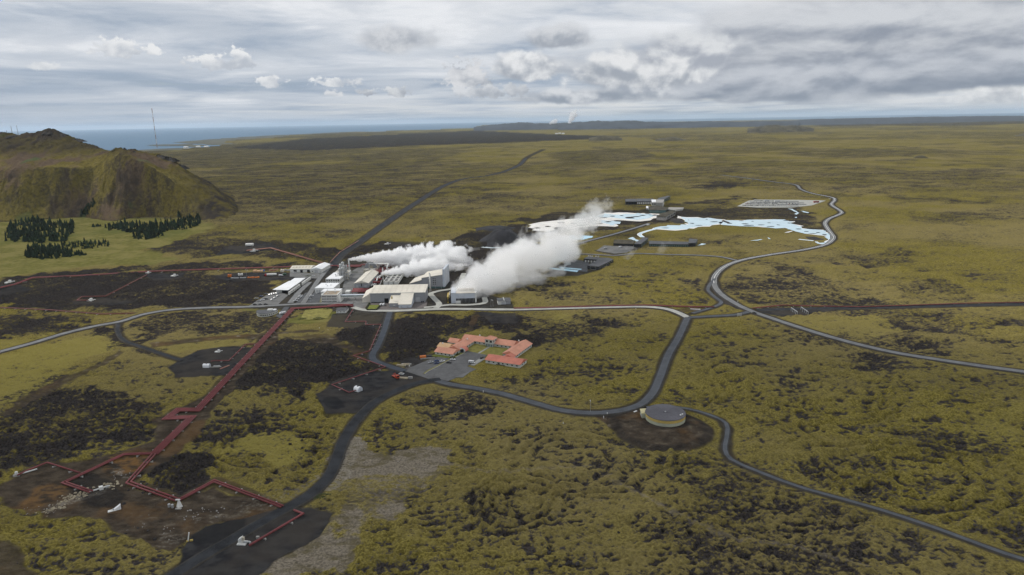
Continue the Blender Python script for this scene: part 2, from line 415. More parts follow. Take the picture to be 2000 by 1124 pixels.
PIPES = [   # label, category group, survey points, number of pipes, diameter, spacing
    ('wide bundle of parallel red pipes climbing from the foreground wells to the plant gate', [(300, 888), (374, 815.5), (327, 817), (348, 801), (386, 801), (572, 603), (618, 600.5), (640, 599), (690, 596)], 4, 0.95, 1.45),
    ('red pipe pair from the wide bundle down to the tall white wellhead', [(300, 888), (251, 943), (346, 977)], 2, 1.0, 2.0),
    ('red pipe stepping left from the wide bundle to the white valve on bare ground', [(300, 886), (242, 888), (125, 943), (178, 961)], 2, 0.9, 1.5),
    ('short red pipe with a peaked bend leading to the far left edge well', [(156, 924), (92, 904), (52, 920), (34, 929)], 1, 0.9, 1.5),
    ('red pipe from the tall white wellhead over a peak to the gravel road', [(350, 977), (418, 940), (551, 990)], 2, 0.9, 1.5),
    ('red hooked pipe right of the gravel road ending at the lowest wellhead', [(574, 997), (592, 1004), (487, 1066)], 1, 1.1, 1.5),
    ('zigzag red pipe from the grey roofed house to the white barrel hut', [(690, 604), (674, 629), (715, 628), (714, 635), (744, 634), (722, 686), (690, 695), (753, 717), (648, 752), (682, 767), (695, 763)], 1, 0.75, 1.5),
    ('red pipe stepping from the white box hut on the gravel pad to the wide bundle', [(412, 706.5), (418, 705), (447, 705), (480, 673), (515, 672)], 1, 0.75, 1.4),
    ('long red pipeline running left across black lava behind the plant yard', [(730, 519), (640, 521), (560, 523), (400, 528), (288, 532), (160, 540), (64, 544), (30, 557), (0, 564), (-40, 570)], 3, 0.9, 1.6),
    ('thin red pipe branching down from the long red pipeline to a lava field well', [(287, 537), (206, 579), (160, 580), (150, 587), (174, 587)], 1, 0.9, 1.5),
    ('thin red pipe lying across the left foreground lava above the grey road', [(-40, 600), (0, 601), (100, 606), (200, 614), (262, 612)], 1, 0.8, 1.5),
    ('faded pink pipeline slanting from the far lava wells to the workshop', [(482, 491), (529, 486), (636, 517)], 2, 1.3, 2.2),
    ('pink pipe following the left verge of the straight dark road', [(645, 514), (664, 494), (690, 478), (700, 472)], 1, 1.0, 1.5),
    ('thin red pipe running right beside the pale road to the junction', [(1003, 602.5), (1100, 600), (1200, 597.3), (1262, 596.5), (1330, 599), (1395, 600)], 2, 0.8, 1.4),
    ('thin red pipe beside the dark gravel road at the right edge', [(1470, 602.5), (1530, 596.5), (1570, 598), (1680, 600), (1800, 596), (1900, 592.5), (2030, 590.5)], 1, 1.0, 1.4),
]

LAVA = [  # polygon, strength
    ([(0, 552), (120, 537), (300, 529), (420, 537), (490, 547), (530, 556), (536, 572), (500, 590), (380, 600), (300, 604), (200, 610), (100, 603), (0, 597), (-150, 590), (-150, 560)], 1.0),
    ([(0, 546), (60, 538), (160, 527), (280, 519), (420, 515), (560, 515), (560, 523), (300, 528), (100, 541), (0, 552)], 0.95),
    ([(280, 492), (330, 472), (450, 465), (560, 470), (680, 490), (645, 512), (560, 507), (450, 497), (380, 502)], 0.8),
    ([(690, 480), (760, 475), (880, 478), (960, 490), (960, 530), (880, 560), (800, 540), (720, 510), (660, 505)], 0.95),
    ([(757, 622), (900, 616), (1010, 622), (1035, 642), (1048, 690), (1000, 660), (930, 648), (860, 660), (840, 690), (800, 712), (760, 706), (742, 690)], 1.0),
    ([(500, 672), (560, 660), (640, 665), (700, 690), (745, 716), (700, 735), (620, 760), (600, 792), (540, 772), (450, 765), (415, 752), (470, 700)], 0.95),
    ([(1000, 622), (1150, 612), (1230, 640), (1170, 668), (1050, 675)], 0.5),
    ([(655, 640), (720, 636), (745, 650), (722, 680), (690, 670)], 0.9),
    ([(880, 490), (925, 445), (1035, 436), (1070, 462), (1040, 490), (960, 500)], 1.0),
    ([(1000, 432), (1100, 415), (1220, 411), (1330, 408), (1430, 414), (1330, 432), (1200, 447), (1080, 455)], 0.85),
    ([(1310, 415), (1440, 404), (1560, 405), (1600, 430), (1605, 450), (1560, 446), (1480, 430), (1330, 430)], 0.75),
    ([(1300, 398), (1350, 392), (1440, 384), (1470, 388), (1400, 398), (1310, 404)], 0.8),
    ([(1380, 360), (1440, 352), (1460, 362), (1400, 372), (1340, 368)], 0.8),
    ([(268, 935), (320, 900), (390, 910), (415, 945), (365, 972), (300, 962)], 1.0),
    ([(40, 775), (110, 740), (260, 765), (335, 800), (300, 850), (220, 868), (120, 895), (0, 935), (-60, 930), (-60, 850)], 0.72),
    ([(0, 612), (100, 620), (210, 632), (180, 646), (60, 660), (0, 666), (-80, 670), (-80, 615)], 0.75),
    ([(240, 645), (300, 616), (520, 610), (610, 622), (560, 648), (420, 655), (300, 662)], 0.7),
    ([(185, 640), (235, 640), (250, 665), (300, 685), (330, 700), (270, 690), (215, 670)], 1.0),
    ([(440, 290), (600, 272), (800, 262), (930, 256), (1060, 262), (1220, 268), (1150, 272), (1000, 279), (800, 286), (600, 296)], 0.95),
    ([(1560, 240), (2000, 232), (2100, 240), (1900, 246), (1600, 247)], 0.7), ([(1500, 300), (1700, 290), (1850, 300), (1650, 312)], 0.5), ([(1700, 340), (1900, 330), (2000, 345), (1800, 355)], 0.5), ([(1250, 335), (1400, 325), (1480, 335), (1330, 345)], 0.5), ([(1750, 420), (1950, 410), (2000, 430), (1820, 440)], 0.4), ([(900, 385), (1000, 375), (1050, 390), (930, 400)], 0.5), ([(1150, 350), (1250, 345), (1280, 358), (1180, 365)], 0.5),
    ([(820, 790), (900, 785), (960, 800), (900, 815)], 0.5), ([(1760, 850), (1900, 840), (1980, 900), (1850, 930)], 0.45),
    ([(1600, 880), (1720, 900), (1760, 960), (1640, 950)], 0.35), ([(930, 960), (1030, 950), (1050, 1000), (950, 1010)], 0.55),
    ([(1380, 1000), (1500, 980), (1620, 1010), (1560, 1060), (1420, 1050)], 0.35), ([(1740, 560), (1850, 550), (1900, 580), (1780, 590)], 0.4),
    ([(1640, 500), (1760, 490), (1800, 515), (1680, 525)], 0.45), ([(1060, 300), (1240, 290), (1300, 310), (1100, 325)], 0.5),
]
GRASS = [([(-400, 445), (-100, 430), (0, 425), (130, 420), (200, 420), (300, 428), (400, 430), (420, 446), (350, 470), (285, 488), (340, 508), (300, 516), (160, 524), (0, 544), (-200, 552), (-400, 552)], 1.0),
         ([(568, 632), (592, 610), (642, 606), (655, 612), (640, 628), (600, 634)], 1.0), ([(640, 556), (668, 532), (668, 548), (650, 560)], 1.0),
         ([(682, 530), (696, 528), (698, 538), (684, 538)], 1.0), ([(580, 566), (622, 540), (612, 556), (590, 580)], 0.8),
         ([(480, 601), (640, 597), (600, 604), (480, 606)], 0.8), ([(1280, 500), (1300, 500), (1300, 501), (1280, 501)], 0.2)]
SMOOTHMOSS = [([(0, 700), (120, 672), (205, 652), (232, 672), (200, 690), (120, 715), (60, 755), (0, 790), (-80, 800), (-80, 715)], 1.0),
              ([(0, 668), (110, 655), (170, 640), (195, 636), (120, 655), (0, 690)], 0.8), ([(420, 655), (480, 637), (530, 640), (500, 652)], 0.9),
              ([(300, 672), (450, 655), (560, 662), (480, 668), (340, 690)], 0.6), ([(450, 880), (480, 840), (560, 850), (610, 880), (560, 910), (470, 905)], 0.9),
              ([(1460, 620), (1700, 620), (1800, 660), (1600, 660)], 0.5), ([(1850, 830), (2000, 800), (2000, 860), (1900, 880)], 0.5),
              ([(870, 640), (1000, 645), (1000, 655), (880, 655)], 0.4), ([(1060, 616), (1140, 612), (1150, 622), (1070, 628)], 0.8), ([(520, 540), (480, 550), (540, 560), (560, 550)], 0.4)]
GRAVEL = [([(330, 718), (352, 700), (385, 684), (455, 676), (500, 680), (478, 712), (440, 735), (345, 738)], 1.0),
          ([(610, 772), (650, 745), (700, 728), (790, 722), (850, 738), (800, 757), (740, 785), (690, 808), (640, 806)], 1.0),
          ([(330, 1140), (350, 1090), (366, 1052), (400, 1026), (470, 1020), (545, 998), (610, 985), (660, 1000), (620, 1050), (540, 1090), (480, 1140)], 1.0),
          ([(636, 640), (650, 614), (690, 602), (760, 611), (748, 640), (690, 648)], 0.9), ([(440, 532), (570, 533), (650, 533), (620, 548), (440, 548), (420, 540)], 1.0),
          ([(420, 498), (450, 480), (530, 477), (545, 488), (480, 496)], 1.0), ([(1480, 612), (1490, 601), (1600, 603), (1650, 604), (1580, 616), (1530, 620)], 1.0),
          ([(1405, 590), (1395, 560), (1410, 575), (1440, 596), (1462, 604), (1440, 604)], 1.0), ([(935, 612), (1005, 612), (1010, 632), (960, 634)], 0.9),
          ([(486, 602), (560, 560), (634, 520), (700, 503), (790, 505), (870, 540), (900, 555), (1000, 590), (1005, 604), (700, 610)], 0.92),
          ([(280, 537), (300, 534), (360, 536), (350, 546), (300, 548)], 1.0), ([(130, 590), (200, 582), (270, 590), (200, 600)], 0.8), ([(-40, 552), (40, 556), (60, 566), (0, 580), (-40, 580)], 0.9),
          ([(1195, 520), (1120, 505), (1090, 515), (1060, 540), (1130, 540)], 0.9), ([(1160, 490), (1220, 478), (1250, 486), (1200, 500)], 0.9),
          ([(780, 706), (840, 690), (870, 690), (800, 725)], 0.8), ([(760, 473), (840, 474), (870, 485), (760, 486)], 0.8)]
BROWN = [([(0, 942), (90, 905), (160, 905), (240, 884), (300, 862), (300, 822), (340, 800), (400, 775), (520, 650), (555, 620), (545, 660), (420, 800), (380, 850), (330, 895), (262, 945), (350, 985), (420, 946), (545, 995), (480, 1008), (430, 1016), (370, 1052), (330, 1078), (250, 1062), (170, 1024), (60, 1004), (0, 975), (-80, 980), (-80, 950)], 1.0),
         ([(560, 660), (640, 650), (660, 670), (720, 690), (700, 692), (620, 670)], 0.7), ([(-60, 1060), (0, 1058), (70, 1124), (40, 1140), (-60, 1140)], 0.9),
         ([(1230, 604), (1345, 603), (1410, 602), (1380, 606), (1330, 612), (1280, 603)], 0.7), ([(0, 808), (120, 740), (180, 718), (235, 682), (245, 690), (190, 722), (120, 755), (0, 825)], 0.8),
         ([(290, 671), (400, 660), (560, 646), (630, 642), (640, 650), (560, 653), (400, 667), (300, 678)], 0.9), ([(920, 615), (932, 614), (925, 650), (912, 650)], 0.6)]
TAN = [([(688, 862), (722, 882), (800, 880), (880, 886), (870, 915), (800, 940), (800, 975), (775, 1015), (700, 1075), (660, 1105), (600, 1115), (520, 1140), (470, 1140), (560, 1080), (620, 1030), (640, 995), (655, 940), (672, 895)], 1.0),
       ([(1360, 880), (1420, 895), (1424, 903), (1370, 890)], 0.8), ([(750, 960), (520, 960), (600, 965), (560, 985), (520, 985)], 0.5)]
WHITE = [([(60, 998), (110, 985), (150, 966), (200, 950), (220, 950), (200, 965), (150, 982), (90, 1004)], 0.55), ([(240, 1030), (280, 1022), (330, 1040), (370, 1050), (340, 1062), (290, 1045)], 0.35), ([(225, 922), (245, 925), (270, 940), (240, 938)], 0.5), ([(360, 1010), (430, 998), (440, 1006), (380, 1022)], 0.35),
         ([(675, 880), (700, 855), (712, 865), (690, 900), (668, 935), (645, 965), (640, 955)], 0.5), ([(440, 1000), (540, 960), (640, 925), (645, 935), (560, 980)], 0.3), ([(640, 770), (610, 765), (600, 775), (625, 778)], 0.35), ([(770, 712), (800, 712), (796, 720), (775, 720)], 0.4)]
RUST = [([(215, 925), (235, 895), (275, 895), (290, 905), (250, 925)], 0.9), ([(60, 985), (80, 955), (130, 950), (120, 970), (80, 990)], 0.7), ([(355, 1005), (380, 995), (395, 1005), (370, 1012)], 0.7), ([(900, 470), (880, 480), (820, 490), (900, 462), (960, 455)], 0.6)]
DAMP = [([(130, 945), (180, 925), (215, 940), (250, 965), (240, 1000), (170, 990)], 0.8), ([(366, 1052), (400, 1026), (470, 1020), (480, 1040), (430, 1060), (380, 1065)], 0.9), ([(625, 775), (660, 775), (670, 795), (640, 795)], 0.8), ([(0, 565), (50, 560), (60, 570), (0, 585)], 0.5)]
TRACKS = [([(1180, 930), (1230, 955), (1290, 990), (1340, 1018), (1400, 1046), (1440, 1058), (1540, 1062), (1620, 1085), (1700, 1110)], 2.2), ([(880, 905), (960, 925), (1060, 920), (1160, 908)], 2.0), ([(1420, 900), (1470, 925)], 3.0),
          ([(1070, 1010), (1180, 975)], 1.5)]
TANK = site(1299, 822)
MOUND_C = site(1292, 836)

def survey(X, Y, sp):
    """zone weights and relief at points of the plain; sp is the local mesh spacing"""
    n = X.shape[0]
    Z = {k: np.zeros(n, np.float32) for k in ('lava', 'gravel', 'grass', 'tan', 'brown', 'bright', 'wear', 'white', 'rust', 'damp')}
    R0 = np.hypot(X, Y)
    warp = (fbm(X, Y, 26.0, 4, 3, fine=sp) - 0.5)
    for key, polys, ed in (('lava', LAVA, 16.0), ('grass', GRASS, 8.0), ('bright', SMOOTHMOSS, 14.0), ('gravel', GRAVEL, 2.5), ('brown', BROWN, 5.0), ('tan', TAN, 17.0), ('white', WHITE, 6.0), ('rust', RUST, 8.0), ('damp', DAMP, 3.0)):
        for poly, wgt in polys:
            P = S(poly); idx = near(X, Y, P, 60.0)
            if not len(idx): continue
            r = np.hypot(np.mean([p[0] for p in P]), np.mean([p[1] for p in P]))
            e = ed * max(1.0, r / 900.0)
            sd = poly_sd(X[idx], Y[idx], P) + warp[idx] * e * 3.2
            Z[key][idx] = np.maximum(Z[key][idx], wgt * sstep(sd, -e * 0.35, e * 0.35))
    # tank mound, bare soil
    dm = np.hypot((X - MOUND_C[0]) * 1.0, (Y - MOUND_C[1]) * 1.0) + warp * 6
    Z['brown'] = np.maximum(Z['brown'], 1 - sstep(dm, 29.5, 33.0))
    P = S([(1150, 810), (1215, 808), (1265, 800), (1260, 830), (1215, 850)]); idx = near(X, Y, P, 20)
    Z['brown'][idx] = np.maximum(Z['brown'][idx], sstep(poly_sd(X[idx], Y[idx], P) + warp[idx] * 4, -1, 1.5))
    blot = fbm(X, Y, 30.0, 4, 141, 0.6, fine=sp)
    Z['tan'] *= 0.50 + 0.50 * sstep(blot, 0.36, 0.54)
    ring = np.exp(-((dm - 23.0) / 0.9) ** 2) + np.exp(-((dm - 19.5) / 0.8) ** 2)
    Z['tan'] = np.maximum(Z['tan'], 0.42 * np.clip(ring, 0, 1)); Z['damp'] = np.maximum(Z['damp'], 0.55 * (sstep(dm, 24, 27) - sstep(dm, 30, 34)) + 0.6 * (1 - sstep(np.hypot(X - TANK[0], Y - TANK[1]), 14.5, 17.5)))
    flat = np.ones(n, np.float32)
    for nm, P, w, s, sh in ROADPTS:
        idx = near(X, Y, P, 30.0)
        if not len(idx): continue
        d = seg_dist(X[idx], Y[idx], P[::2] + [P[-1]])
        k = 1 - sstep(d + warp[idx] * 3.0, w / 2 + sh, w / 2 + sh + 4.0 + sp[idx])
        Z['wear'][idx] = np.maximum(Z['wear'][idx], k * 0.9)
        flat[idx] = np.minimum(flat[idx], sstep(d, w / 2 + sh + sp[idx], w / 2 + sh + 9 + 2 * sp[idx]))
    for lab, pts, k_, dia, spc in PIPES:
        P = S(pts); idx = near(X, Y, P, 26.0)
        if not len(idx): continue
        d = seg_dist(X[idx], Y[idx], P)
        ww = k_ * spc / 2 + 1.2
        Z['brown'][idx] = np.maximum(Z['brown'][idx], 0.8 * (1 - sstep(d + warp[idx] * 4, ww, ww + 3)))
        flat[idx] = np.minimum(flat[idx], sstep(d, ww + 1 + sp[idx], ww + 8 + sp[idx]))
    for pts, w in TRACKS:
        P = S(pts); idx = near(X, Y, P, 20.0)
        d = seg_dist(X[idx], Y[idx], P) + warp[idx] * 4
        Z['tan'][idx] = np.maximum(Z['tan'][idx], 0.5 * (1 - sstep(d, w * 0.5, w * 0.5 + 1.2)))
    for key, f in (('gravel', 1.0), ('grass', 0.85), ('brown', 0.85), ('tan', 0.72), ('bright', 0.55)):
        flat *= 1 - f * Z[key]
    for lab, P in LEVEL:
        idx = near(X, Y, P, 40.0)
        if len(idx): flat[idx] = np.minimum(flat[idx], 1 - sstep(poly_sd(X[idx], Y[idx], P), -9 - sp[idx], -1 - sp[idx] * 0.5))
    # broad lava cover away from the mapped patches, long flows far out
    far = sstep(R0, 800, 1900)
    b = fbm(X, Y * 0.75, 520.0, 5, 31, 0.55, fine=sp)
    b2 = fbm(X, Y, 2600.0, 4, 47, 0.55, fine=sp)
    leftish = sstep(-X / (R0 + 1), -0.05, 0.28)
    bb = sstep(b * 0.6 + b2 * 0.4 + 0.15 * leftish * far, 0.50, 0.62) * far * (0.40 + 0.16 * leftish)
    bn = sstep(fbm(X, Y, 150.0, 4, 71, 0.6, fine=sp), 0.56, 0.70) * 0.45
    Z['lava'] = np.maximum(Z['lava'], np.maximum(bb, bn * (1 - Z['grass']) * (1 - Z['bright'])))
    # relief: hummocky lava with pressure ridges
    wx = X + 22 * (fbm(X, Y, 70, 2, 5) - 0.5) * 2; wy = Y + 22 * (fbm(X, Y, 70, 2, 6) - 0.5) * 2
    hum = (fbm(X, Y, 38.0, 2, 11, 0.55, fine=sp) - 0.5) * 6.5
    rid = 1 - np.abs(2 * fbm(wx * 0.55 - wy * 0.12, wy * 1.35, 26.0, 3, 12, 0.5, fine=sp) - 1)
    rid2 = 1 - np.abs(2 * fbm(X * 0.8, Y * 1.2, 6.0, 3, 13, 0.6, fine=sp) - 1)
    tuft = fbm(X, Y, 2.6, 3, 14, 0.65, fine=sp) - 0.5
    broad = (fbm(X, Y, 260.0, 3, 15) - 0.5) * 7.0 * sstep(R0, 200, 500)
    h = hum + 5.5 * (rid - 0.72) + 3.4 * (rid2 - 0.7) + 3.2 * tuft * (1 + 0.5 * Z['lava'])
    fold = np.zeros(n, np.float32)
    for (fu, fv, r0, r1, per) in ((1120, 900, 14, 60, 9.5), (1010, 985, 8, 34, 8.0), (1800, 930, 15, 70, 11.0), (520, 880, 16, 44, 10.0), (1560, 760, 20, 90, 13.0)):
        cx_, cy2 = site(fu, fv); idx = near(X, Y, [(cx_, cy2)], r1 * 1.8)
        rr = np.hypot(X[idx] - cx_, (Y[idx] - cy2) * 1.15) * (1 + 0.9 * (fbm(X[idx], Y[idx], 42.0, 3, 161) - 0.5)) + 9 * warp[idx]
        w_ = sstep(rr, r0, r0 * 1.4) * (1 - sstep(rr, r1 * 0.75, r1)) * (1 - np.clip(Z['bright'][idx], 0, 1) * 0.6)
        fold[idx] += np.cos(rr * 6.2832 / per) * w_
    h += 1.5 * fold
    h *= (0.75 + 0.45 * Z['lava'])
    h = h * flat + broad * np.minimum(flat, 1) * 0.6
    h = h + 0.10 * (fbm(X, Y, 3.0, 2, 21, fine=sp) - 0.5) * (1 - flat)
    # mound round the tank
    h = np.where(dm < 34, (1 - sstep(dm, 23, 33.5)) * 2.6 - 0.8 - 1.2 * (1 - sstep(np.abs(dm - 22), 1.0, 4.0)) * 0.6, h)
    dt = np.hypot(X - TANK[0], Y - TANK[1])
    h = np.where(dt < 17, np.minimum(h, 1.5) * sstep(dt, 14, 17) + 1.5 * (1 - sstep(dt, 14, 17)), h)
    # rock follows relief (moss on the humps); crevice shade painted in with it
    Z['crev_rock_shade'] = sstep(0.40 - 0.55 * fold - (rid2 - 0.7) * 2.4 - tuft * 2.2 - (rid - 0.72) * 1.6, 0.10, 1.0) * np.clip(flat, 0, 1)
    return Z, h

LEVEL = [  # footprints kept level: plant, motel, lagoon, car park
    ('plant', S([(486, 602), (520, 540), (640, 510), (720, 495), (900, 520), (1010, 590), (1010, 606), (700, 612)])),
    ('motel', S([(780, 730), (850, 690), (930, 650), (1050, 680), (1030, 725), (940, 720), (870, 752), (820, 745)])),
    ('lagoon', S([(1000, 450), (1040, 425), (1220, 380), (1340, 380), (1420, 415), (1560, 415), (1625, 455), (1620, 485), (1540, 470), (1440, 460), (1200, 495), (1100, 520), (1000, 500)])),
    ('parking', S([(1425, 408), (1500, 384), (1625, 388), (1560, 412)])),
    ('clinic', S([(1060, 540), (1110, 500), (1210, 495), (1140, 545)])), ('retreat', S([(1180, 495), (1200, 462), (1390, 470), (1380, 490)])),
    ('house', S([(495, 625), (500, 600), (590, 600), (545, 630)])), ('pond', S([(1500, 420), (1540, 405), (1600, 410), (1580, 425)])),
]

def ground_material():
    m = bpy.data.materials.new('mossy_lava_ground'); m.use_nodes = True
    T = NT(m.node_tree); T.n.clear()
    co = T.node('ShaderNodeNewGeometry').outputs['Position']
    za = T.node('ShaderNodeAttribute', attribute_name='zone_a'); zb = T.node('ShaderNodeAttribute', attribute_name='zone_b'); zc = T.node('ShaderNodeAttribute', attribute_name='zone_c')
    zd = T.xyz(T.node('ShaderNodeAttribute', attribute_name='zone_d').outputs['Vector']); a = T.xyz(za.outputs['Vector']); b = T.xyz(zb.outputs['Vector']); c = T.xyz(zc.outputs['Vector'])
    lava, gravel, grass = a[0], a[1], a[2]
    tan, brown, bright = b[0], b[1], b[2]
    crev_rock_shade, wear, white = c[0], c[1], c[2]
    st = T.vmul(co, (0.85, 1.25, 1.0))
    n_s = T.noise(co, 0.85, 2, 0.6)         # tufts about a metre
    n_m = T.noise(st, 0.13, 3, 0.6)         # clumps of six metres
    n_l = T.noise(co, 0.021, 4, 0.6)         # fields of fifty metres
    n_x = T.noise(co, 0.0042, 3, 0.55)
    n_f = T.noise(st, 0.36, 2, 0.6)         # broken cover of three metres
    fr = T.noise(st, 0.013, 6, 0.66, dist=0.5)         # long patches and flow lines
    moss = T.mix(T.smooth(n_s, 0.3, 0.7), (0.086, 0.070, 0.017), (0.275, 0.229, 0.060))
    moss = T.mix(T.smooth(n_m, 0.45, 0.72, 0.0, 0.6), moss, (0.272, 0.226, 0.070))
    moss = T.mix(T.smooth(n_l, 0.45, 0.68, 0.0, 0.40), moss, (0.150, 0.124, 0.046))
    moss = T.mix(T.smooth(n_x, 0.38, 0.62, 0.0, 0.6), moss, (0.232, 0.187, 0.088))
    moss = T.mix(T.mul(bright, 0.75), moss, T.mix(n_s, (0.195, 0.166, 0.042), (0.300, 0.255, 0.080)))
    rock = T.mix(T.smooth(n_s, 0.3, 0.72), (0.014, 0.013, 0.0135), (0.074, 0.066, 0.063))
    rock = T.mix(T.smooth(n_m, 0.5, 0.75, 0.0, 0.45), rock, (0.060, 0.047, 0.040))
    # bare rock and painted shade in the hollows, rock through thin moss
    k = T.add(T.mul(T.sub(crev_rock_shade, 0.4), 0.95), T.mul(T.sub(fr, 0.5), 2.5))
    k = T.add(k, T.mul(T.sub(n_m, 0.5), 2.0))
    k = T.add(k, T.mul(T.sub(n_f, 0.5), 2.6))
    k = T.add(k, T.mul(T.sub(n_s, 0.5), 2.4))
    k = T.add(k, T.mul(lava, 1.22))
    k = T.sub(k, T.mul(bright, 0.42))
    rock = T.mix(T.mul(lava, 0.45), rock, T.mix(n_s, (0.011, 0.010, 0.0105), (0.046, 0.040, 0.038)))
    c_ = T.mix(T.smooth(k, -0.22, 0.62), moss, rock)
    gr = T.mix(T.smooth(n_m, 0.35, 0.65), (0.120, 0.115, 0.034), (0.185, 0.170, 0.056))
    gr = T.mix(T.smooth(n_l, 0.45, 0.6, 0.0, 0.7), gr, (0.225, 0.195, 0.074))
    gr = T.mix(T.smooth(n_x, 0.5, 0.62, 0.0, 0.6), gr, (0.085, 0.105, 0.032))
    c_ = T.mix(T.mul(grass, T.smooth(T.sub(n_m, T.mul(grass, 0.4)), 0.25, 0.4, 1.0, 0.75)), c_, gr)
    br = T.mix(T.smooth(n_m, 0.32, 0.66), (0.046, 0.037, 0.029), (0.092, 0.073, 0.054))
    br = T.mix(T.smooth(n_l, 0.52, 0.66, 0.0, 0.55), br, (0.150, 0.088, 0.040))
    br = T.mix(T.mul(T.smooth(n_m, 0.58, 0.70), T.smooth(n_x, 0.4, 0.6)), br, (0.20, 0.17, 0.13))
    br = T.mix(T.mul(zd[0], T.smooth(n_m, 0.38, 0.62)), br, (0.190, 0.105, 0.042))
    c_ = T.mix(T.mul(brown, T.smooth(T.add(n_s, brown), 0.75, 1.15)), c_, br)
    tn = T.mix(T.smooth(n_s, 0.3, 0.7), (0.140, 0.120, 0.092), (0.270, 0.232, 0.180))
    tn = T.mix(T.smooth(T.add(T.mul(n_m, 0.5), T.mul(n_l, 0.5)), 0.46, 0.58, 0.0, 0.85), tn, T.mix(n_s, (0.085, 0.072, 0.052), (0.155, 0.130, 0.062)))
    c_ = T.mix(T.mul(T.smooth(tan, 0.05, 0.6), T.smooth(T.add(T.add(T.mul(n_m, 0.6), T.mul(n_f, 0.6)), T.mul(tan, 0.75)), 0.82, 1.2)), c_, tn)
    gv = T.mix(T.smooth(n_m, 0.35, 0.68), (0.026, 0.026, 0.029), (0.055, 0.054, 0.054))
    gv = T.mix(T.smooth(n_l, 0.42, 0.62, 0.0, 0.7), gv, (0.066, 0.058, 0.050))
    c_ = T.mix(T.mul(wear, T.smooth(T.add(n_s, wear), 0.8, 1.3)), c_, T.mix(0.45, gv, (0.042, 0.034, 0.026)))
    c_ = T.mix(gravel, c_, gv)
    c_ = T.mix(T.mul(white, T.smooth(T.add(T.add(n_f, T.mul(n_s, 0.5)), T.mul(white, 0.5)), 0.85, 1.1)), c_, T.mix(n_s, (0.20, 0.175, 0.135), (0.36, 0.33, 0.28)))
    c_ = T.mix(T.mul(zd[1], 0.75), c_, (0.022, 0.023, 0.025))
    bs = T.node('ShaderNodeBsdfDiffuse')
    T.put(bs.inputs['Color'], c_)
    bs.inputs['Roughness'].default_value = 0.6
    bp = T.node('ShaderNodeBump'); bp.inputs['Strength'].default_value = 0.85; bp.inputs['Distance'].default_value = 1.0
    soft = T.math('SUBTRACT', 1.0, T.math('MAXIMUM', gravel, T.mul(grass, 0.7)), clamp=True)
    T.put(bp.inputs['Height'], T.mul(T.sub(T.sub(T.mul(n_s, 0.9), T.mul(n_f, 1.6)), T.mul(n_m, 2.6)), T.mad(soft, 0.94, 0.06)))
    T.l.new(bp.outputs[0], bs.inputs['Normal'])
    o = T.node('ShaderNodeOutputMaterial'); T.l.new(bs.outputs[0], o.inputs[0])
    return m
GROUND_MAT = ground_material()

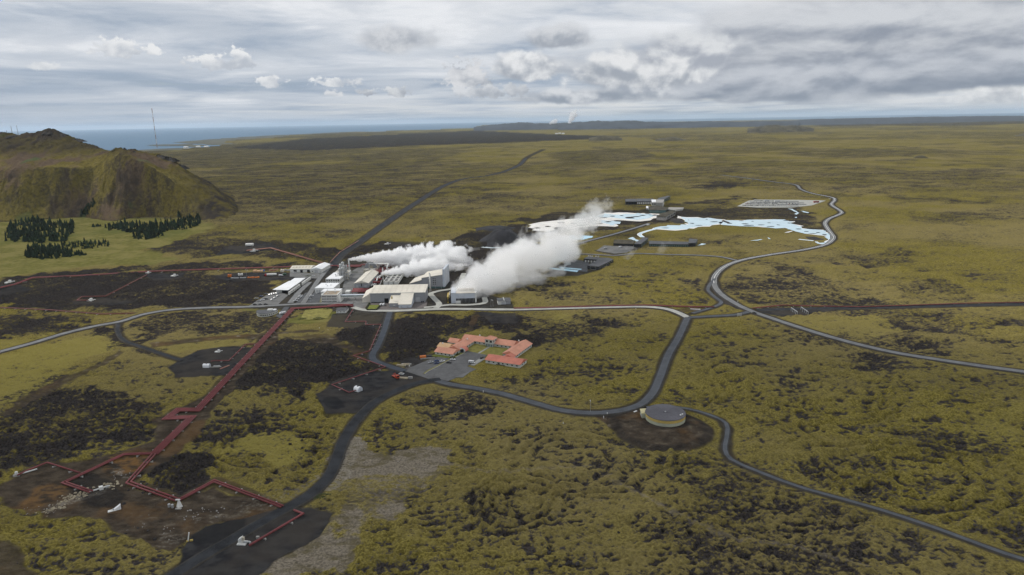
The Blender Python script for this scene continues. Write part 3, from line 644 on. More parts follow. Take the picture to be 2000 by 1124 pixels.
COAST = [(-3000, 300), (150, 300), (262, 296), (380, 291), (430, 284), (470, 273), (560, 264), (690, 258), (800, 254.5), (900, 251), (935, 248.5), (932, 246), (940, 244.6), (1000, 242.6), (1100, 240.5), (1400, 236.5), (2000, 227), (3000, 209)]
def build_ground():
    fpx, hh = 683.0, CAM_H
    rows, q = [60.0, 110.0, 150.0, 180.0, 200.0, 215.0], 228.0
    r = q
    while r < 26000:
        rows.append(r); r += max(0.42, r * r / (fpx * hh) * 0.80)
    rows += [r, 34000.0, 45000.0]
    rows = np.array(rows)
    fine = np.arange(-46, 46.001, math.degrees(1 / fpx) * 0.82)
    az = np.radians(np.concatenate([[-180, -150, -120, -95, -75, -60, -52, -48], fine, [48, 52, 60, 75, 95, 120, 150]]))
    nr, na = len(rows), len(az)
    A, R_ = np.meshgrid(az, rows)
    X = (R_ * np.sin(A)).ravel(); Y = (R_ * np.cos(A)).ravel()
    dr = np.gradient(rows); da = np.gradient(az)
    sp = np.maximum(np.sqrt(np.outer(dr, np.abs(da) * 1.0) * R_).ravel() * 0.9, 0.3).astype(np.float32)
    Z, h = survey(X, Y, sp)
    # sea beyond the coast
    v_coast = np.array([COAST_PT for COAST_PT in S(COAST)])
    ang = np.arctan2(v_coast[:, 0], v_coast[:, 1]); rc = np.hypot(v_coast[:, 0], v_coast[:, 1])
    a_all = np.arctan2(X, Y); Rr = np.hypot(X, Y)
    land = poly_sd(X, Y, [(0.0, -60000.0), (-60000.0, -60000.0)] + [tuple(p) for p in v_coast if True and p[1] < 40000 and abs(p[0]) < 60000] + [(60000.0, 30000.0), (60000.0, -60000.0)])
    wob = (fbm(X, Y, 900.0, 4, 91) - 0.5) * 900 * sstep(Rr, 4000, 9000)
    h = np.where((land + wob < 0) & (Rr > 2500), -45.0, h)
    far_roll = (fbm(X, Y, 2400.0, 3, 95) - 0.45) * 22 * sstep(Rr, 2500, 7000) * sstep(land + wob, 100, 2500)
    h = h + far_roll
    verts = np.stack([X, Y, h], 1)
    verts = np.vstack([verts, [[0, 0, 0]]])
    i = np.arange(nr - 1)[:, None] * na; j = np.arange(na)[None, :]; j2 = (j + 1) % na
    quads = np.stack([i + j, i + j2, i + na + j2, i + na + j], -1).reshape(-1, 4)
    nv = len(verts); nq = len(quads)
    tri = np.stack([np.full(na, nv - 1), (np.arange(na) + 1) % na, np.arange(na)], 1)
    me = bpy.data.meshes.new('ground')
    me.vertices.add(nv); me.vertices.foreach_set('co', verts.astype(np.float32).ravel())
    me.loops.add(nq * 4 + na * 3)
    me.loops.foreach_set('vertex_index', np.concatenate([quads.ravel(), tri.ravel()]).astype(np.int32))
    me.polygons.add(nq + na)
    me.polygons.foreach_set('loop_start', np.concatenate([np.arange(nq) * 4, nq * 4 + np.arange(na) * 3]).astype(np.int32))
    me.polygons.foreach_set('use_smooth', np.ones(nq + na, bool))
    me.update(calc_edges=True)
    for nm, ks in (('zone_a', ('lava', 'gravel', 'grass')), ('zone_b', ('tan', 'brown', 'bright')), ('zone_c', ('crev_rock_shade', 'wear', 'white')), ('zone_d', ('rust', 'damp', 'damp'))):
        at = me.attributes.new(nm, 'FLOAT_VECTOR', 'POINT')
        d = np.zeros((nv, 3), np.float32)
        for q_, k_ in enumerate(ks): d[:-1, q_] = Z[k_]
        at.data.foreach_set('vector', d.ravel())
    me.materials.append(GROUND_MAT)
    o = link('ground', me); tag(o, kind='structure')
    print('ground', nr, na, nv)
build_ground()

# ------------------------------------------------------------------ sea
def build_sea():
    m = bpy.data.materials.new('sea_water'); m.use_nodes = True
    T = NT(m.node_tree); T.n.clear()
    co = T.node('ShaderNodeNewGeometry').outputs['Position']
    bs = T.node('ShaderNodeBsdfPrincipled'); bs.inputs['Base Color'].default_value = (0.070, 0.150, 0.240, 1)
    bs.inputs['Roughness'].default_value = 0.5; bs.inputs['Specular IOR Level'].default_value = 0.18; bs.inputs['IOR'].default_value = 1.33
    bp = T.node('ShaderNodeBump'); bp.inputs['Strength'].default_value = 0.5; bp.inputs['Distance'].default_value = 30.0
    T.put(bp.inputs['Height'], T.noise(co, 0.004, 4, 0.6)); T.l.new(bp.outputs[0], bs.inputs['Normal'])
    o = T.node('ShaderNodeOutputMaterial'); T.l.new(bs.outputs[0], o.inputs[0])
    n = 96; R_ = 115000.0
    mb = MB(); mb.add([(R_ * math.cos(2 * math.pi * i / n), R_ * math.sin(2 * math.pi * i / n), -14.0) for i in range(n)], [tuple(range(n))])
    tag(mb.build('sea', m), kind='structure')
build_sea()

def shore(name, poly, z=-11.5, seed=1):
    r = random.Random(seed); P = S(poly, z); Q = []
    for a, b in zip(P, P[1:] + P[:1]):
        for k in range(6):
            t = k / 6; L = math.dist(a, b) * 0.05; Q.append((a[0] + (b[0] - a[0]) * t + r.uniform(-L, L), a[1] + (b[1] - a[1]) * t + r.uniform(-L, L), z))
    from mathutils.geometry import tessellate_polygon
    mb = MB(); mb.add(Q, [tuple(t) for t in tessellate_polygon([[Vector(q) for q in Q]])]); o = mb.build(name, SHORE_MAT); tag(o, kind='structure')
    for pl in o.data.polygons:
        if pl.normal.z < 0: pl.flip()
SHORE_MAT = paint('shore_turf', (0.085, 0.085, 0.055), 0.95, 0.3, 0.004)
shore('headland', [(340, 278.6), (375, 275.2), (470, 268.6), (560, 263.4), (700, 257), (720, 262), (560, 275), (430, 284), (372, 281)], -11.5, 1)
shore('headland', [(284, 284.6), (300, 283.2), (372, 281.6), (400, 284), (380, 288), (352, 285.2), (310, 285.6)], -11.2, 2)
shore('headland', [(255, 295.2), (300, 291.4), (345, 289.4), (420, 288), (460, 292), (380, 300), (260, 304)], -10.9, 3)

# ------------------------------------------------------------------ hills
def hill_material(name, lo, mid, scree, green):
    m = bpy.data.materials.new(name); m.use_nodes = True
    T = NT(m.node_tree); T.n.clear()
    g = T.node('ShaderNodeNewGeometry'); co = g.outputs['Position']
    n_s = T.noise(co, 0.16, 6, 0.7); n_m = T.noise(T.vmul(co, (1.3, 0.5, 0.6)), 0.022, 7, 0.66); n_l = T.noise(co, 0.0065, 3, 0.55)
    p = T.xyz(co); nz = T.xyz(g.outputs['Normal'])[2]
    c = T.mix(T.smooth(n_m, 0.35, 0.65), lo, mid)
    c = T.mix(T.smooth(n_s, 0.42, 0.66, 0.0, 0.7), c, tuple(q * 0.42 for q in mid))
    steep = T.smooth(nz, 0.80, 0.56)
    c = T.mix(T.mul(T.smooth(T.add(T.mul(n_l, 0.6), T.mul(n_m, 0.4)), 0.49, 0.58), 0.85), c, scree)
    rockc = T.mix(n_s, (0.020, 0.018, 0.017), (0.075, 0.064, 0.055))
    c = T.mix(T.mul(T.mul(steep, 0.75), T.smooth(T.add(T.mul(n_m, 0.6), T.mul(n_s, 0.4)), 0.42, 0.58)), c, rockc)
    c = T.mix(T.smooth(T.noise(co, 0.0105, 2, 0.5), 0.63, 0.70, 0.0, 0.7), c, green)
    c = T.mix(T.mul(T.smooth(p[2], 118, 150), T.smooth(n_m, 0.35, 0.6, 0.4, 0.9)), c, rockc)
    east = T.math('DIVIDE', p[0], p[1])                       # the eastern spur is bare rock and scree
    c = T.mix(T.mul(T.smooth(east, -0.485, -0.440), T.smooth(n_m, 0.36, 0.56)), c, rockc)
    c = T.mix(T.mul(T.smooth(n_s, 0.5, 0.72), 0.45), c, (0.052, 0.044, 0.034))
    bs = T.node('ShaderNodeBsdfDiffuse'); T.put(bs.inputs['Color'], c)
    bp = T.node('ShaderNodeBump'); bp.inputs['Strength'].default_value = 0.9; bp.inputs['Distance'].default_value = 5.0
    T.put(bp.inputs['Height'], T.add(n_s, T.mul(n_m, 2.0))); T.l.new(bp.outputs[0], bs.inputs['Normal'])
    o = T.node('ShaderNodeOutputMaterial'); T.l.new(bs.outputs[0], o.inputs[0])
    return m
def grid_mesh(name, X, Y, H, mat, smooth=True):
    ny, nx = X.shape
    v = np.stack([X, Y, H], -1).reshape(-1, 3)
    i = np.arange(ny - 1)[:, None] * nx; j = np.arange(nx - 1)[None, :]
    q = np.stack([i + j, i + j + 1, i + nx + j + 1, i + nx + j], -1).reshape(-1, 4)
    zq = v[q][:, :, 2].max(1); q = q[zq > -3.0]
    me = bpy.data.meshes.new(name)
    me.from_pydata([tuple(p) for p in v.tolist()], [], q.tolist())
    me.materials.append(mat)
    me.polygons.foreach_set('use_smooth', [smooth] * len(me.polygons))
    o = link(name, me); tag(o, kind='structure'); return o

# survey columns across the hill: position, foot line, then (line, distance) of shelf, bench and skyline
HILL_COLS = [(-470, 440, 335, 1540, 312, 1640, 290, 1800), (-200, 440, 332, 1540, 310, 1640, 276, 1800), (-60, 437, 332, 1545, 309, 1640, 265, 1800), (0, 434, 331, 1545, 308, 1640, 262.5, 1800), (45, 431, 328, 1545, 306, 1640, 261, 1790), (80, 429, 326, 1545, 305, 1640, 261.5, 1780), (90, 428, 326, 1545, 305, 1640, 257, 1775),
    (97, 428, 325, 1545, 305, 1640, 253.5, 1770), (108, 427, 325, 1545, 305, 1640, 254.5, 1770), (122, 426, 324, 1550, 305, 1640, 258, 1770), (150, 425, 322, 1550, 306, 1640, 270, 1775), (185, 431, 324, 1575, 304, 1645, 281.5, 1780), (205, 433, 322, 1585, 302, 1650, 288, 1780), (222, 431, 314, 1560, 300, 1620, 294.5, 1780), (232, 429, 308, 1550, 297, 1600, 293, 1650),
    (243, 427, 304, 1545, 295, 1590, 290.5, 1640), (262, 425, 308, 1530, 299, 1590, 295.5, 1640), (290, 424, 320, 1510, 306, 1590, 298, 1650), (310, 425, 334, 1500, 315, 1590, 301.5, 1660), (335, 427, 352, 1490, 328, 1585, 310, 1675), (360, 430, 380, 1475, 346, 1575, 328, 1685), (385, 432, 398, 1470, 362, 1565, 345, 1690), (410, 434, 412, 1465, 380, 1560, 360, 1695), (440, 436, 426, 1455, 398, 1560, 385, 1690), (462, 437.5, 433, 1430, 418, 1550, 408, 1650), (480, 438.5, 437, 1400, 428, 1460, 424, 1500)]
def build_hill():
    C = np.array(HILL_COLS, float); nu, ns = 430, 230
    us = np.concatenate([np.linspace(-470, -10, 110), np.linspace(-8, 480, nu - 110)])
    cols = [np.interp(us, C[:, 0], C[:, q]) for q in range(8)]
    X = np.zeros((ns, nu)); Y = np.zeros((ns, nu)); H = np.zeros((ns, nu)); SL = np.zeros((ns, nu))
    for i, u in enumerate(us):
        fv, sv, sy, bv, by, tv, ty = [c[i] for c in cols[1:]]
        x0, y0 = site(u, fv); z = lambda v, Yd: at_depth(u, v, Yd)[2]
        k_y = [y0 - 25, y0, y0 + (sy - y0) * 0.3, sy - (sy - y0) * 0.1, sy, by, by + (ty - by) * .6, ty, ty + 40, ty + 200, ty + 520]
        zs, zb, zt = z(sv, sy), z(bv, by), z(tv, ty)
        k_z = [-5, -0.5, zs * 0.25, zs * 0.91, zs, zb, zb + (zt - zb) * .62, zt, zt - 5, zt * 0.5, -8]
        tt = np.concatenate([np.linspace(y0 - 25, ty + 40, ns - 30), np.linspace(ty + 45, ty + 520, 30)])
        H[:, i] = np.interp(tt, k_y, k_z); Y[:, i] = tt; X[:, i] = sight(u, 340)[0] / sight(u, 340)[1] * tt
        SL[:, i] = np.clip((tt - y0) / (sy - y0), 0, 1)
    Hs = H.copy()
    for _ in range(3): Hs[1:-1, 1:-1] = (Hs[1:-1, 1:-1] * 2 + Hs[:-2, 1:-1] + Hs[2:, 1:-1] + Hs[1:-1, :-2] + Hs[1:-1, 2:]) / 6
    x1, y1, h1 = X.ravel(), Y.ravel(), Hs.ravel()
    up_ = sstep(h1, 2, 40); sl = SL.ravel()
    rid = 1 - np.abs(2 * fbm(x1 + 0.25 * y1, y1 * 0.22, 70.0, 5, 201, 0.6) - 1)          # gullies run down the slope
    h1 = h1 + up_ * ((rid - 0.72) * 34 * (4 * sl * (1 - sl) * 0.8 + 0.25) + (fbm(x1, y1, 34.0, 5, 205, 0.66) - 0.5) * 11) + (fbm(x1, y1, 12, 2, 207) - .5) * 1.2 * up_
    crag = sstep(h1, 118, 150) + 0.7 * sstep(fbm(x1, y1, 130.0, 3, 221), 0.55, 0.68) * up_
    h1 = h1 + crag * (np.round(fbm(x1, y1, 36.0, 3, 211, 0.6) * 9) / 9 - 0.5) * 15
    h1 = np.where(Hs.ravel() < 0.5, -6.0, h1)
    grid_mesh('hill', X, Y, h1.reshape(X.shape), hill_material('hill_slope', (0.135, 0.110, 0.034), (0.225, 0.185, 0.060), (0.125, 0.088, 0.070), (0.085, 0.125, 0.050)))
build_hill()
CRAG = paint('crag_rock', (0.046, 0.040, 0.036), 0.95, 0.35, 0.06, bump=1.0)
def crag(u, v, Y, rx, ry, h, seed):
    x, y, z = at_depth(u, v, Y); n, rings = 22, 8; V = []; F = []
    for j in range(rings):
        q = 1 - j / (rings - 1)
        for i in range(n):
            a = 6.28318 * i / n; w = 0.55 + 0.9 * float(vnoise(np.array([math.cos(a) * 2.2 + seed * 3.1 + q]), np.array([math.sin(a) * 2.2 + 5]), seed)[0])
            zz = h * (1 - q ** 2.4) * (0.6 + 0.8 * float(vnoise(np.array([i * 0.9 + 3]), np.array([j * 1.3]), seed + 9)[0])) - 4 * q
            V.append((x + rx * q * w * math.cos(a), y + ry * q * w * math.sin(a), z - 3 + zz))
        if j: F += [((j - 1) * n + i, (j - 1) * n + (i + 1) % n, j * n + (i + 1) % n, j * n + i) for i in range(n)]
    mb = MB(); mb.add(V, F); tag(mb.build('rock_outcrop', CRAG), kind='structure')
for i, (u, v, Y, rx, ry, h) in enumerate([(100, 257, 1766, 16, 22, 7), (118, 262, 1766, 18, 20, 6), (85, 264, 1766, 15, 20, 5), (243, 294, 1632, 13, 18, 7), (262, 299, 1632, 14, 18, 6), (310, 305, 1655, 20, 20, 6), (330, 311, 1665, 20, 20, 7), (352, 325, 1675, 20, 18, 6), (412, 382, 1590, 14, 26, 7), (425, 388, 1590, 17, 26, 8), (438, 398, 1580, 16, 24, 7), (30, 265, 1775, 30, 20, 4), (10, 270, 1775, 24, 20, 5), (150, 272, 1770, 20, 20, 4)]): crag(u, v, Y, rx, ry, h, 400 + i)

FAR_MAT = paint('far_hill_hazed_rock', (0.042, 0.052, 0.068), 0.95, 0.2, 0.002)  # the blue of distance haze is mixed into this rock colour
MOUND_MAT = paint('far_mound_moss', (0.085, 0.073, 0.042), 0.95, 0.3, 0.01)
def far_hill(u0, u1, v_base, prof, depth, width, seed, name='far_hill', mat=None):
    """low ridge on the skyline: prof gives (fraction, survey height line v)"""
    nx, ny = 140, 14
    us = np.linspace(u0, u1, nx)
    top = np.interp(np.linspace(0, 1, nx), [p[0] for p in prof], [p[1] for p in prof])
    X = np.zeros((ny, nx)); Y = np.zeros((ny, nx)); H = np.zeros((ny, nx))
    for i, u in enumerate(us):
        x, y, z = at_depth(u, top[i], depth)
        z += 0.14 * max(z, 8.0) * (vnoise(np.array([i / 3.0]), np.array([0.5]), seed)[0] + 0.6 * vnoise(np.array([i / 1.1]), np.array([0.5]), seed + 3)[0] - 0.8)
        for j in range(ny):
            t = j / (ny - 1) * 2 - 1
            X[j, i] = x * (depth + t * width) / depth; Y[j, i] = depth + t * width
            H[j, i] = -30 + (z + 30) * max(0.0, 1 - t * t) ** 0.8
    grid_mesh(name, X, Y, H, mat or FAR_MAT)
far_hill(925, 1200, 244, [(0, 249), (.1, 244.5), (.3, 240), (.36, 239), (.45, 241.5), (.6, 240.5), (.78, 238.5), (.88, 236), (.95, 236.5), (1, 240)], 15500, 1900, 301)
far_hill(1090, 1560, 242, [(0, 243), (.18, 238.5), (.28, 235.5), (.34, 237.5), (.5, 238.6), (.6, 237.2), (.75, 237.6), (.9, 236.2), (1, 238)], 14500, 1700, 311)
far_hill(1500, 2300, 238, [(0, 238), (.1, 233.5), (.25, 230.5), (.45, 227.8), (.65, 226.4), (.8, 225), (1, 222)], 16500, 3200, 321)
far_hill(1460, 1590, 249, [(0, 251), (.15, 248), (.33, 244.4), (.40, 244.0), (.55, 246.0), (.66, 244.8), (.72, 244.8), (.88, 248), (1, 251)], 8200, 380, 331, mat=MOUND_MAT)
far_hill(1970, 2080, 266, [(0, 268), (.15, 264), (.4, 257), (.6, 254), (1, 262)], 5400, 200, 341, mat=MOUND_MAT)
far_hill(1780, 1815, 308, [(0, 310), (.3, 305), (.6, 303.5), (1, 309)], 3000, 30, 345, mat=MOUND_MAT)
far_hill(1150, 1215, 270, [(0, 270), (.3, 266), (.5, 264.5), (.8, 267), (1, 270)], 6300, 120, 351, mat=MOUND_MAT)
far_hill(1280, 1340, 273, [(0, 273), (.4, 268), (.6, 267.5), (1, 273)], 5900, 120, 355, mat=MOUND_MAT)

# ------------------------------------------------------------------ roads, yards, pads
def road_material(name, rgb, var=0.1, worn=None):
    m = bpy.data.materials.new(name); m.use_nodes = True
    T = NT(m.node_tree); T.n.clear()
    co = T.node('ShaderNodeNewGeometry').outputs['Position']
    n = T.noise(co, 0.12, 4, 0.6); n2 = T.noise(co, 1.4, 3, 0.6)
    k = T.add(T.mul(n, 0.65), T.mul(n2, 0.35))
    c = T.mix(T.smooth(k, 0.3, 0.7), tuple(q * (1 - var * 2) for q in rgb), tuple(q * (1 + var * 2) for q in rgb))
    at = T.node('ShaderNodeAttribute', attribute_name='across').outputs['Fac']     # wheel tracks and soft edge dust
    tr = T.math('ABSOLUTE', T.sub(T.math('ABSOLUTE', at), 0.5))
    c = T.mix(T.mul(T.smooth(tr, 0.0, 0.16, 0.28, 0.0), T.smooth(n, 0.3, 0.6)), c, worn or tuple(q * 1.35 for q in rgb))
    c = T.mix(T.mul(T.smooth(T.add(T.math('ABSOLUTE', at), T.mul(T.sub(n2, 0.5), 0.5)), 0.8, 1.05), 0.6), c, (0.06, 0.055, 0.048))
    bs = T.node('ShaderNodeBsdfPrincipled'); T.put(bs.inputs['Base Color'], c); bs.inputs['Roughness'].default_value = 0.9
    bs.inputs['Specular IOR Level'].default_value = 0.08
    o = T.node('ShaderNodeOutputMaterial'); T.l.new(bs.outputs[0], o.inputs[0])
    return m
RM = {'asphalt_light': road_material('light_asphalt', (0.175, 0.178, 0.180)), 'asphalt_blue': road_material('grey_asphalt', (0.088, 0.094, 0.104)),
      'asphalt_dark': road_material('dark_asphalt', (0.062, 0.070, 0.084)), 'gravel_dark': road_material('dark_gravel', (0.032, 0.034, 0.038), 0.2, (0.046, 0.045, 0.044)),
      'concrete': road_material('pale_concrete', (0.36, 0.36, 0.33))}
SHOULDER = road_material('road_shoulder_gravel', (0.042, 0.040, 0.038), 0.2, (0.05, 0.045, 0.04))
MARK = paint('road_paint', (0.70, 0.70, 0.68), 0.7, 0.1, 0.3)

ROUGH = random.Random(12)
def ribbon(P, offs, zs):
    """vertices of a strip along P at cross offsets offs with heights zs"""
    V = []; n = len(P)
    for i, p in enumerate(P):
        a = P[max(0, i - 1)]; b = P[min(n - 1, i + 1)]
        tx, ty = b[0] - a[0], b[1] - a[1]; L = math.hypot(tx, ty) or 1.0
        nx, ny = ty / L, -tx / L
        for q, (o, z) in enumerate(zip(offs, zs)):
            if len(offs) > 6 and q in (0, 1, len(offs) - 2, len(offs) - 1): o += ROUGH.uniform(-0.5, 0.5)
            V.append((p[0] + nx * o, p[1] + ny * o, z))
    return V
def strip(name, P, offs, zs, mats, mi, parent=None):
    V = ribbon(P, offs, zs); k = len(offs); F = []; M = []
    for i in range(len(P) - 1):
        for j in range(k - 1):
            F.append((i * k + j, i * k + j + 1, (i + 1) * k + j + 1, (i + 1) * k + j)); M.append(mi[j])
    me = bpy.data.meshes.new(name); me.from_pydata(V, [], F)
    for q in mats: me.materials.append(q)
    me.polygons.foreach_set('material_index', M)
    at = me.attributes.new('across', 'FLOAT', 'POINT')
    w = max(abs(o) for o in offs)
    inner = sorted(abs(o) for o in offs)[-3] if k > 3 else w
    at.data.foreach_set('value', [max(-1.2, min(1.2, o / (inner if inner > 0 else 1))) for _ in P for o in offs])
    me.update()
    return link(name, me, parent)
for ri, (nm, P, w, s, sh) in enumerate(ROADPTS):
    z = 0.45 + 0.012 * ri
    hw = w / 2
    o = strip(nm, P, [-hw - sh - 0.9, -hw - sh * 0.7, -hw, -hw * 0.5, 0, hw * 0.5, hw, hw + sh * 0.7, hw + sh + 0.9],
              [-0.5, z - 0.12, z, z + 0.03, z + 0.06, z + 0.03, z, z - 0.12, -0.5], [RM[s], SHOULDER], [1, 1, 0, 0, 0, 0, 1, 1])
    tag(o, kind='structure')
    if ri == 0:
        seg = P[int(len(P) * 0.17):int(len(P) * 0.70)]
        strip('lane_marking', seg, [-0.34, 0.34], [z + 0.09] * 2, [MARK], [0], o)
        for sgn in (-1, 1): strip('edge_marking', seg, [sgn * (hw - 0.32), sgn * (hw - 0.10)] if sgn > 0 else [-(hw - 0.10), -(hw - 0.32)], [z + 0.045] * 2, [MARK], [0], o)

def sheet(name, poly, z, mat, mat_side=None, pts=True):
    P = S(poly) if pts else poly
    ar = sum(P[i][0] * P[(i + 1) % len(P)][1] - P[(i + 1) % len(P)][0] * P[i][1] for i in range(len(P)))
    if ar < 0: P = P[::-1]
    mb = MB(); mb.prism(P, -1.0, z, 0)
    return tag(mb.build(name, mat), kind='structure')
YARD = road_material('yard_asphalt', (0.155, 0.155, 0.152), 0.12); YARD_M = road_material('motel_asphalt', (0.125, 0.124, 0.124), 0.12); YARD_D = road_material('dark_yard_asphalt', (0.090, 0.094, 0.100), 0.12)
LAWN = paint('lawn_grass', (0.150, 0.170, 0.030), 0.95, 0.22, 0.25); LAWN_Y = paint('dry_lawn_grass', (0.205, 0.185, 0.045), 0.95, 0.18, 0.2)
PAVE = paint('paving', (0.30, 0.30, 0.28), 0.85, 0.1, 0.3); PAVE_R = paint('brown_paving', (0.13, 0.115, 0.11), 0.85, 0.1, 0.4)
sheet('plant_yard', [(668, 594), (668, 568), (672, 552), (688, 530), (712, 515), (722, 525), (702, 560), (700, 575), (722, 575), (722, 602), (700, 604)], 0.30, YARD)
sheet('forecourt_paving', [(706, 603.5), (722, 592), (835, 590), (832, 602), (800, 605), (740, 606.5)], 0.34, PAVE_R)
sheet('parking_lot', [(483, 600), (531, 571), (545, 571), (563, 577), (540, 598)], 0.30, YARD)
sheet('parking_lot', [(578, 592), (596, 573), (620, 570), (640, 574), (630, 592)], 0.32, YARD_D)
sheet('workshop_yard', [(566, 541), (566, 533), (632, 535), (622, 545)], 0.28, YARD)
sheet('house_lane', [(538, 618), (556, 600), (566, 600), (548, 622)], 0.26, YARD_D)
sheet('hotel_apron', [(1090, 522), (1125, 508), (1150, 512), (1147, 532), (1100, 527)], 0.26, YARD_D)
sheet('lagoon_yard', [(1165, 490), (1180, 480), (1215, 482), (1250, 478), (1225, 494), (1200, 496)], 0.26, YARD)
sheet('motel_parking', [(787.0, 724.5), (850, 745), (866, 749), (930, 722), (912, 716), (946, 700), (957, 687), (924, 681.5), (844, 701)], 0.30, YARD_M)
sheet('motel_parking_annex', [(886, 738), (930, 722), (918, 727.5), (904, 738)], 0.36, YARD)
sheet('lawn', [(596, 606), (642, 602), (650, 606), (640, 622), (585, 627)], 0.24, LAWN_Y)
sheet('lawn', [(716, 606.2), (722, 597), (741, 597), (737, 605)], 0.60, LAWN)
sheet('lawn', [(591, 591), (597, 580), (605, 578), (600, 590)], 0.42, LAWN)
sheet('car_park', [(1440, 403.5), (1466, 390.5), (1560, 391), (1613, 392.5), (1585, 402), (1545, 406), (1480, 406)], 0.40, RM['concrete'])
for a, b in [((1472, 392.6), (1560, 394.2)), ((1464, 395.6), (1570, 397.2)), ((1456, 398.8), (1575, 400.2)), ((1450, 401.8), (1560, 403.4))]:
    strip('parking_row', spline(S([a, ((a[0] + b[0]) / 2, (a[1] + b[1]) / 2), b])), [-6, 6], [0.46, 0.46], [YARD_D], [0]).__setitem__('kind', 'structure')
# island hedges and kerb strips
KERB = paint('kerb_concrete', (0.34, 0.33, 0.30), 0.85, 0.12, 0.4)
HEDGE = paint('hedge_leaves', (0.030, 0.036, 0.014), 0.95, 0.3, 0.8, bump=1.0)

# ------------------------------------------------------------------ lagoons
def milky(name, rgb, rough=0.12):
    m = bpy.data.materials.new(name); m.use_nodes = True
    T = NT(m.node_tree); T.n.clear()
    co = T.node('ShaderNodeNewGeometry').outputs['Position']
    n = T.noise(co, 0.02, 4, 0.6)
    bs = T.node('ShaderNodeBsdfPrincipled')
    T.put(bs.inputs['Base Color'], T.mix(T.smooth(n, 0.35, 0.65), rgb, tuple(min(0.95, q * 1.15) for q in rgb)))
    bs.inputs['Roughness'].default_value = rough; bs.inputs['IOR'].default_value = 1.33
    o = T.node('ShaderNodeOutputMaterial'); T.l.new(bs.outputs[0], o.inputs[0]); return m
MILK = milky('milky_blue_water', (0.43, 0.60, 0.68)); SILICA = paint('white_silica', (0.72, 0.70, 0.66), 0.9, 0.08, 0.03); MILK_B = milky('bright_blue_water', (0.36, 0.62, 0.78))
LAVA_MAT = paint('lava_rock', (0.036, 0.032, 0.031), 0.95, 0.3, 0.25, bump=0.8)
def rough_poly(P, amp, step, seed):
    out = []; r = random.Random(seed)
    for i in range(len(P)):
        a = P[i]; b = P[(i + 1) % len(P)]; L = math.dist(a, b); n = max(1, int(L / step))
        for k in range(n):
            t = k / n; j = amp if k else amp * 0.3
            out.append((a[0] + (b[0] - a[0]) * t + r.uniform(-j, j), a[1] + (b[1] - a[1]) * t + r.uniform(-j, j) * 1.6))
    return out
def pool(name, poly, z, mat, amp=4.0, step=14.0, seed=1):
    P = rough_poly(S(poly), amp, step, seed)
    ar = sum(P[i][0] * P[(i + 1) % len(P)][1] - P[(i + 1) % len(P)][0] * P[i][1] for i in range(len(P)))
    if ar < 0: P = P[::-1]
    from mathutils.geometry import tessellate_polygon
    tr = tessellate_polygon([[Vector((p[0], p[1], 0)) for p in P]])
    mb = MB(); mb.add([(p[0], p[1], z) for p in P], [tuple(t) for t in tr])
    o = mb.build(name, mat); tag(o, kind='structure')
    me = o.data
    for pl in me.polygons:
        if pl.normal.z < 0: pl.flip()
    return o
EAST = [(1324, 422.5), (1335, 425), (1370, 427), (1400, 428.7), (1413, 430), (1409, 433), (1404, 438), (1385, 442), (1350, 446), (1310, 449.5), (1276, 447), (1300, 442.5), (1344, 439.5), (1338, 431)]
EAST2 = [(1416, 431), (1450, 431.5), (1480, 429.8), (1510, 429), (1534, 430), (1549, 433.5), (1545, 437), (1556, 440), (1566, 447), (1580, 449), (1606, 450), (1614, 455), (1622, 462), (1623, 468), (1618, 474), (1608, 477.5), (1596, 476.6), (1590, 472.4), (1594, 472), (1600, 475.5), (1611, 474.5), (1616, 467), (1614, 461), (1592, 458.5), (1572, 456.5), (1550, 452), (1536, 446), (1500, 445), (1470, 443), (1446, 443), (1430, 441), (1412, 440), (1408, 438)]
for i, pl in enumerate((EAST, EAST2)):
    c = (sum(p[0] for p in pl) / len(pl), sum(p[1] for p in pl) / len(pl))
    pool('silica_bank', [(p[0] + (2.6 if p[0] > c[0] else -2.6), p[1] + (0.9 if p[1] > c[1] else -0.35)) for p in pl], 0.30, SILICA, 7, 11, 20 + i)
    pool('lagoon', pl, 0.36, MILK, 6.0, 11, 30 + i)
pool('silica_bank', [(1150, 427), (1180, 415.5), (1220, 416), (1290, 419), (1292, 424), (1270, 431), (1240, 433), (1205, 431), (1170, 432)], 0.30, SILICA, 6, 12, 41)
pool('lagoon', [(1158, 424), (1180, 417.5), (1213, 420), (1245, 416.8), (1288, 420.5), (1268, 427), (1243, 430), (1224, 428), (1200, 425.5)], 0.36, MILK, 5, 12, 42)
pool('silica_bank', [(1033, 440), (1056, 434.5), (1100, 430), (1130, 427.5), (1160, 432), (1206, 439), (1200, 443.5), (1150, 443), (1120, 448), (1070, 453), (1040, 450.5)], 0.28, SILICA, 6, 14, 43)
pool('lagoon', [(1170, 430.5), (1200, 431.5), (1212, 436), (1200, 441), (1180, 437)], 0.37, MILK, 5, 10, 44)
pool('lagoon', [(1085, 464), (1120, 459), (1160, 462), (1140, 469), (1095, 471)], 0.36, MILK_B, 4, 12, 45)
pool('lagoon', [(1226, 467), (1236, 463.8), (1242, 468), (1250, 470.5), (1247, 473.5), (1238, 471)], 0.36, MILK, 2, 8, 46)
pool('lagoon', [(1362, 480.5), (1370, 476.2), (1380, 477.2), (1373, 479)], 0.36, MILK, 1.5, 8, 47)
pool('lagoon', [(1074, 523.5), (1100, 526), (1130, 529.2), (1127, 532.3), (1092, 528.8), (1070, 526)], 0.42, MILK_B, 0.4, 12, 48)
pool('lagoon', [(1092, 522.6), (1137, 526.2), (1134, 528), (1094, 524.6)], 0.42, MILK_B, 0.4, 12, 49)
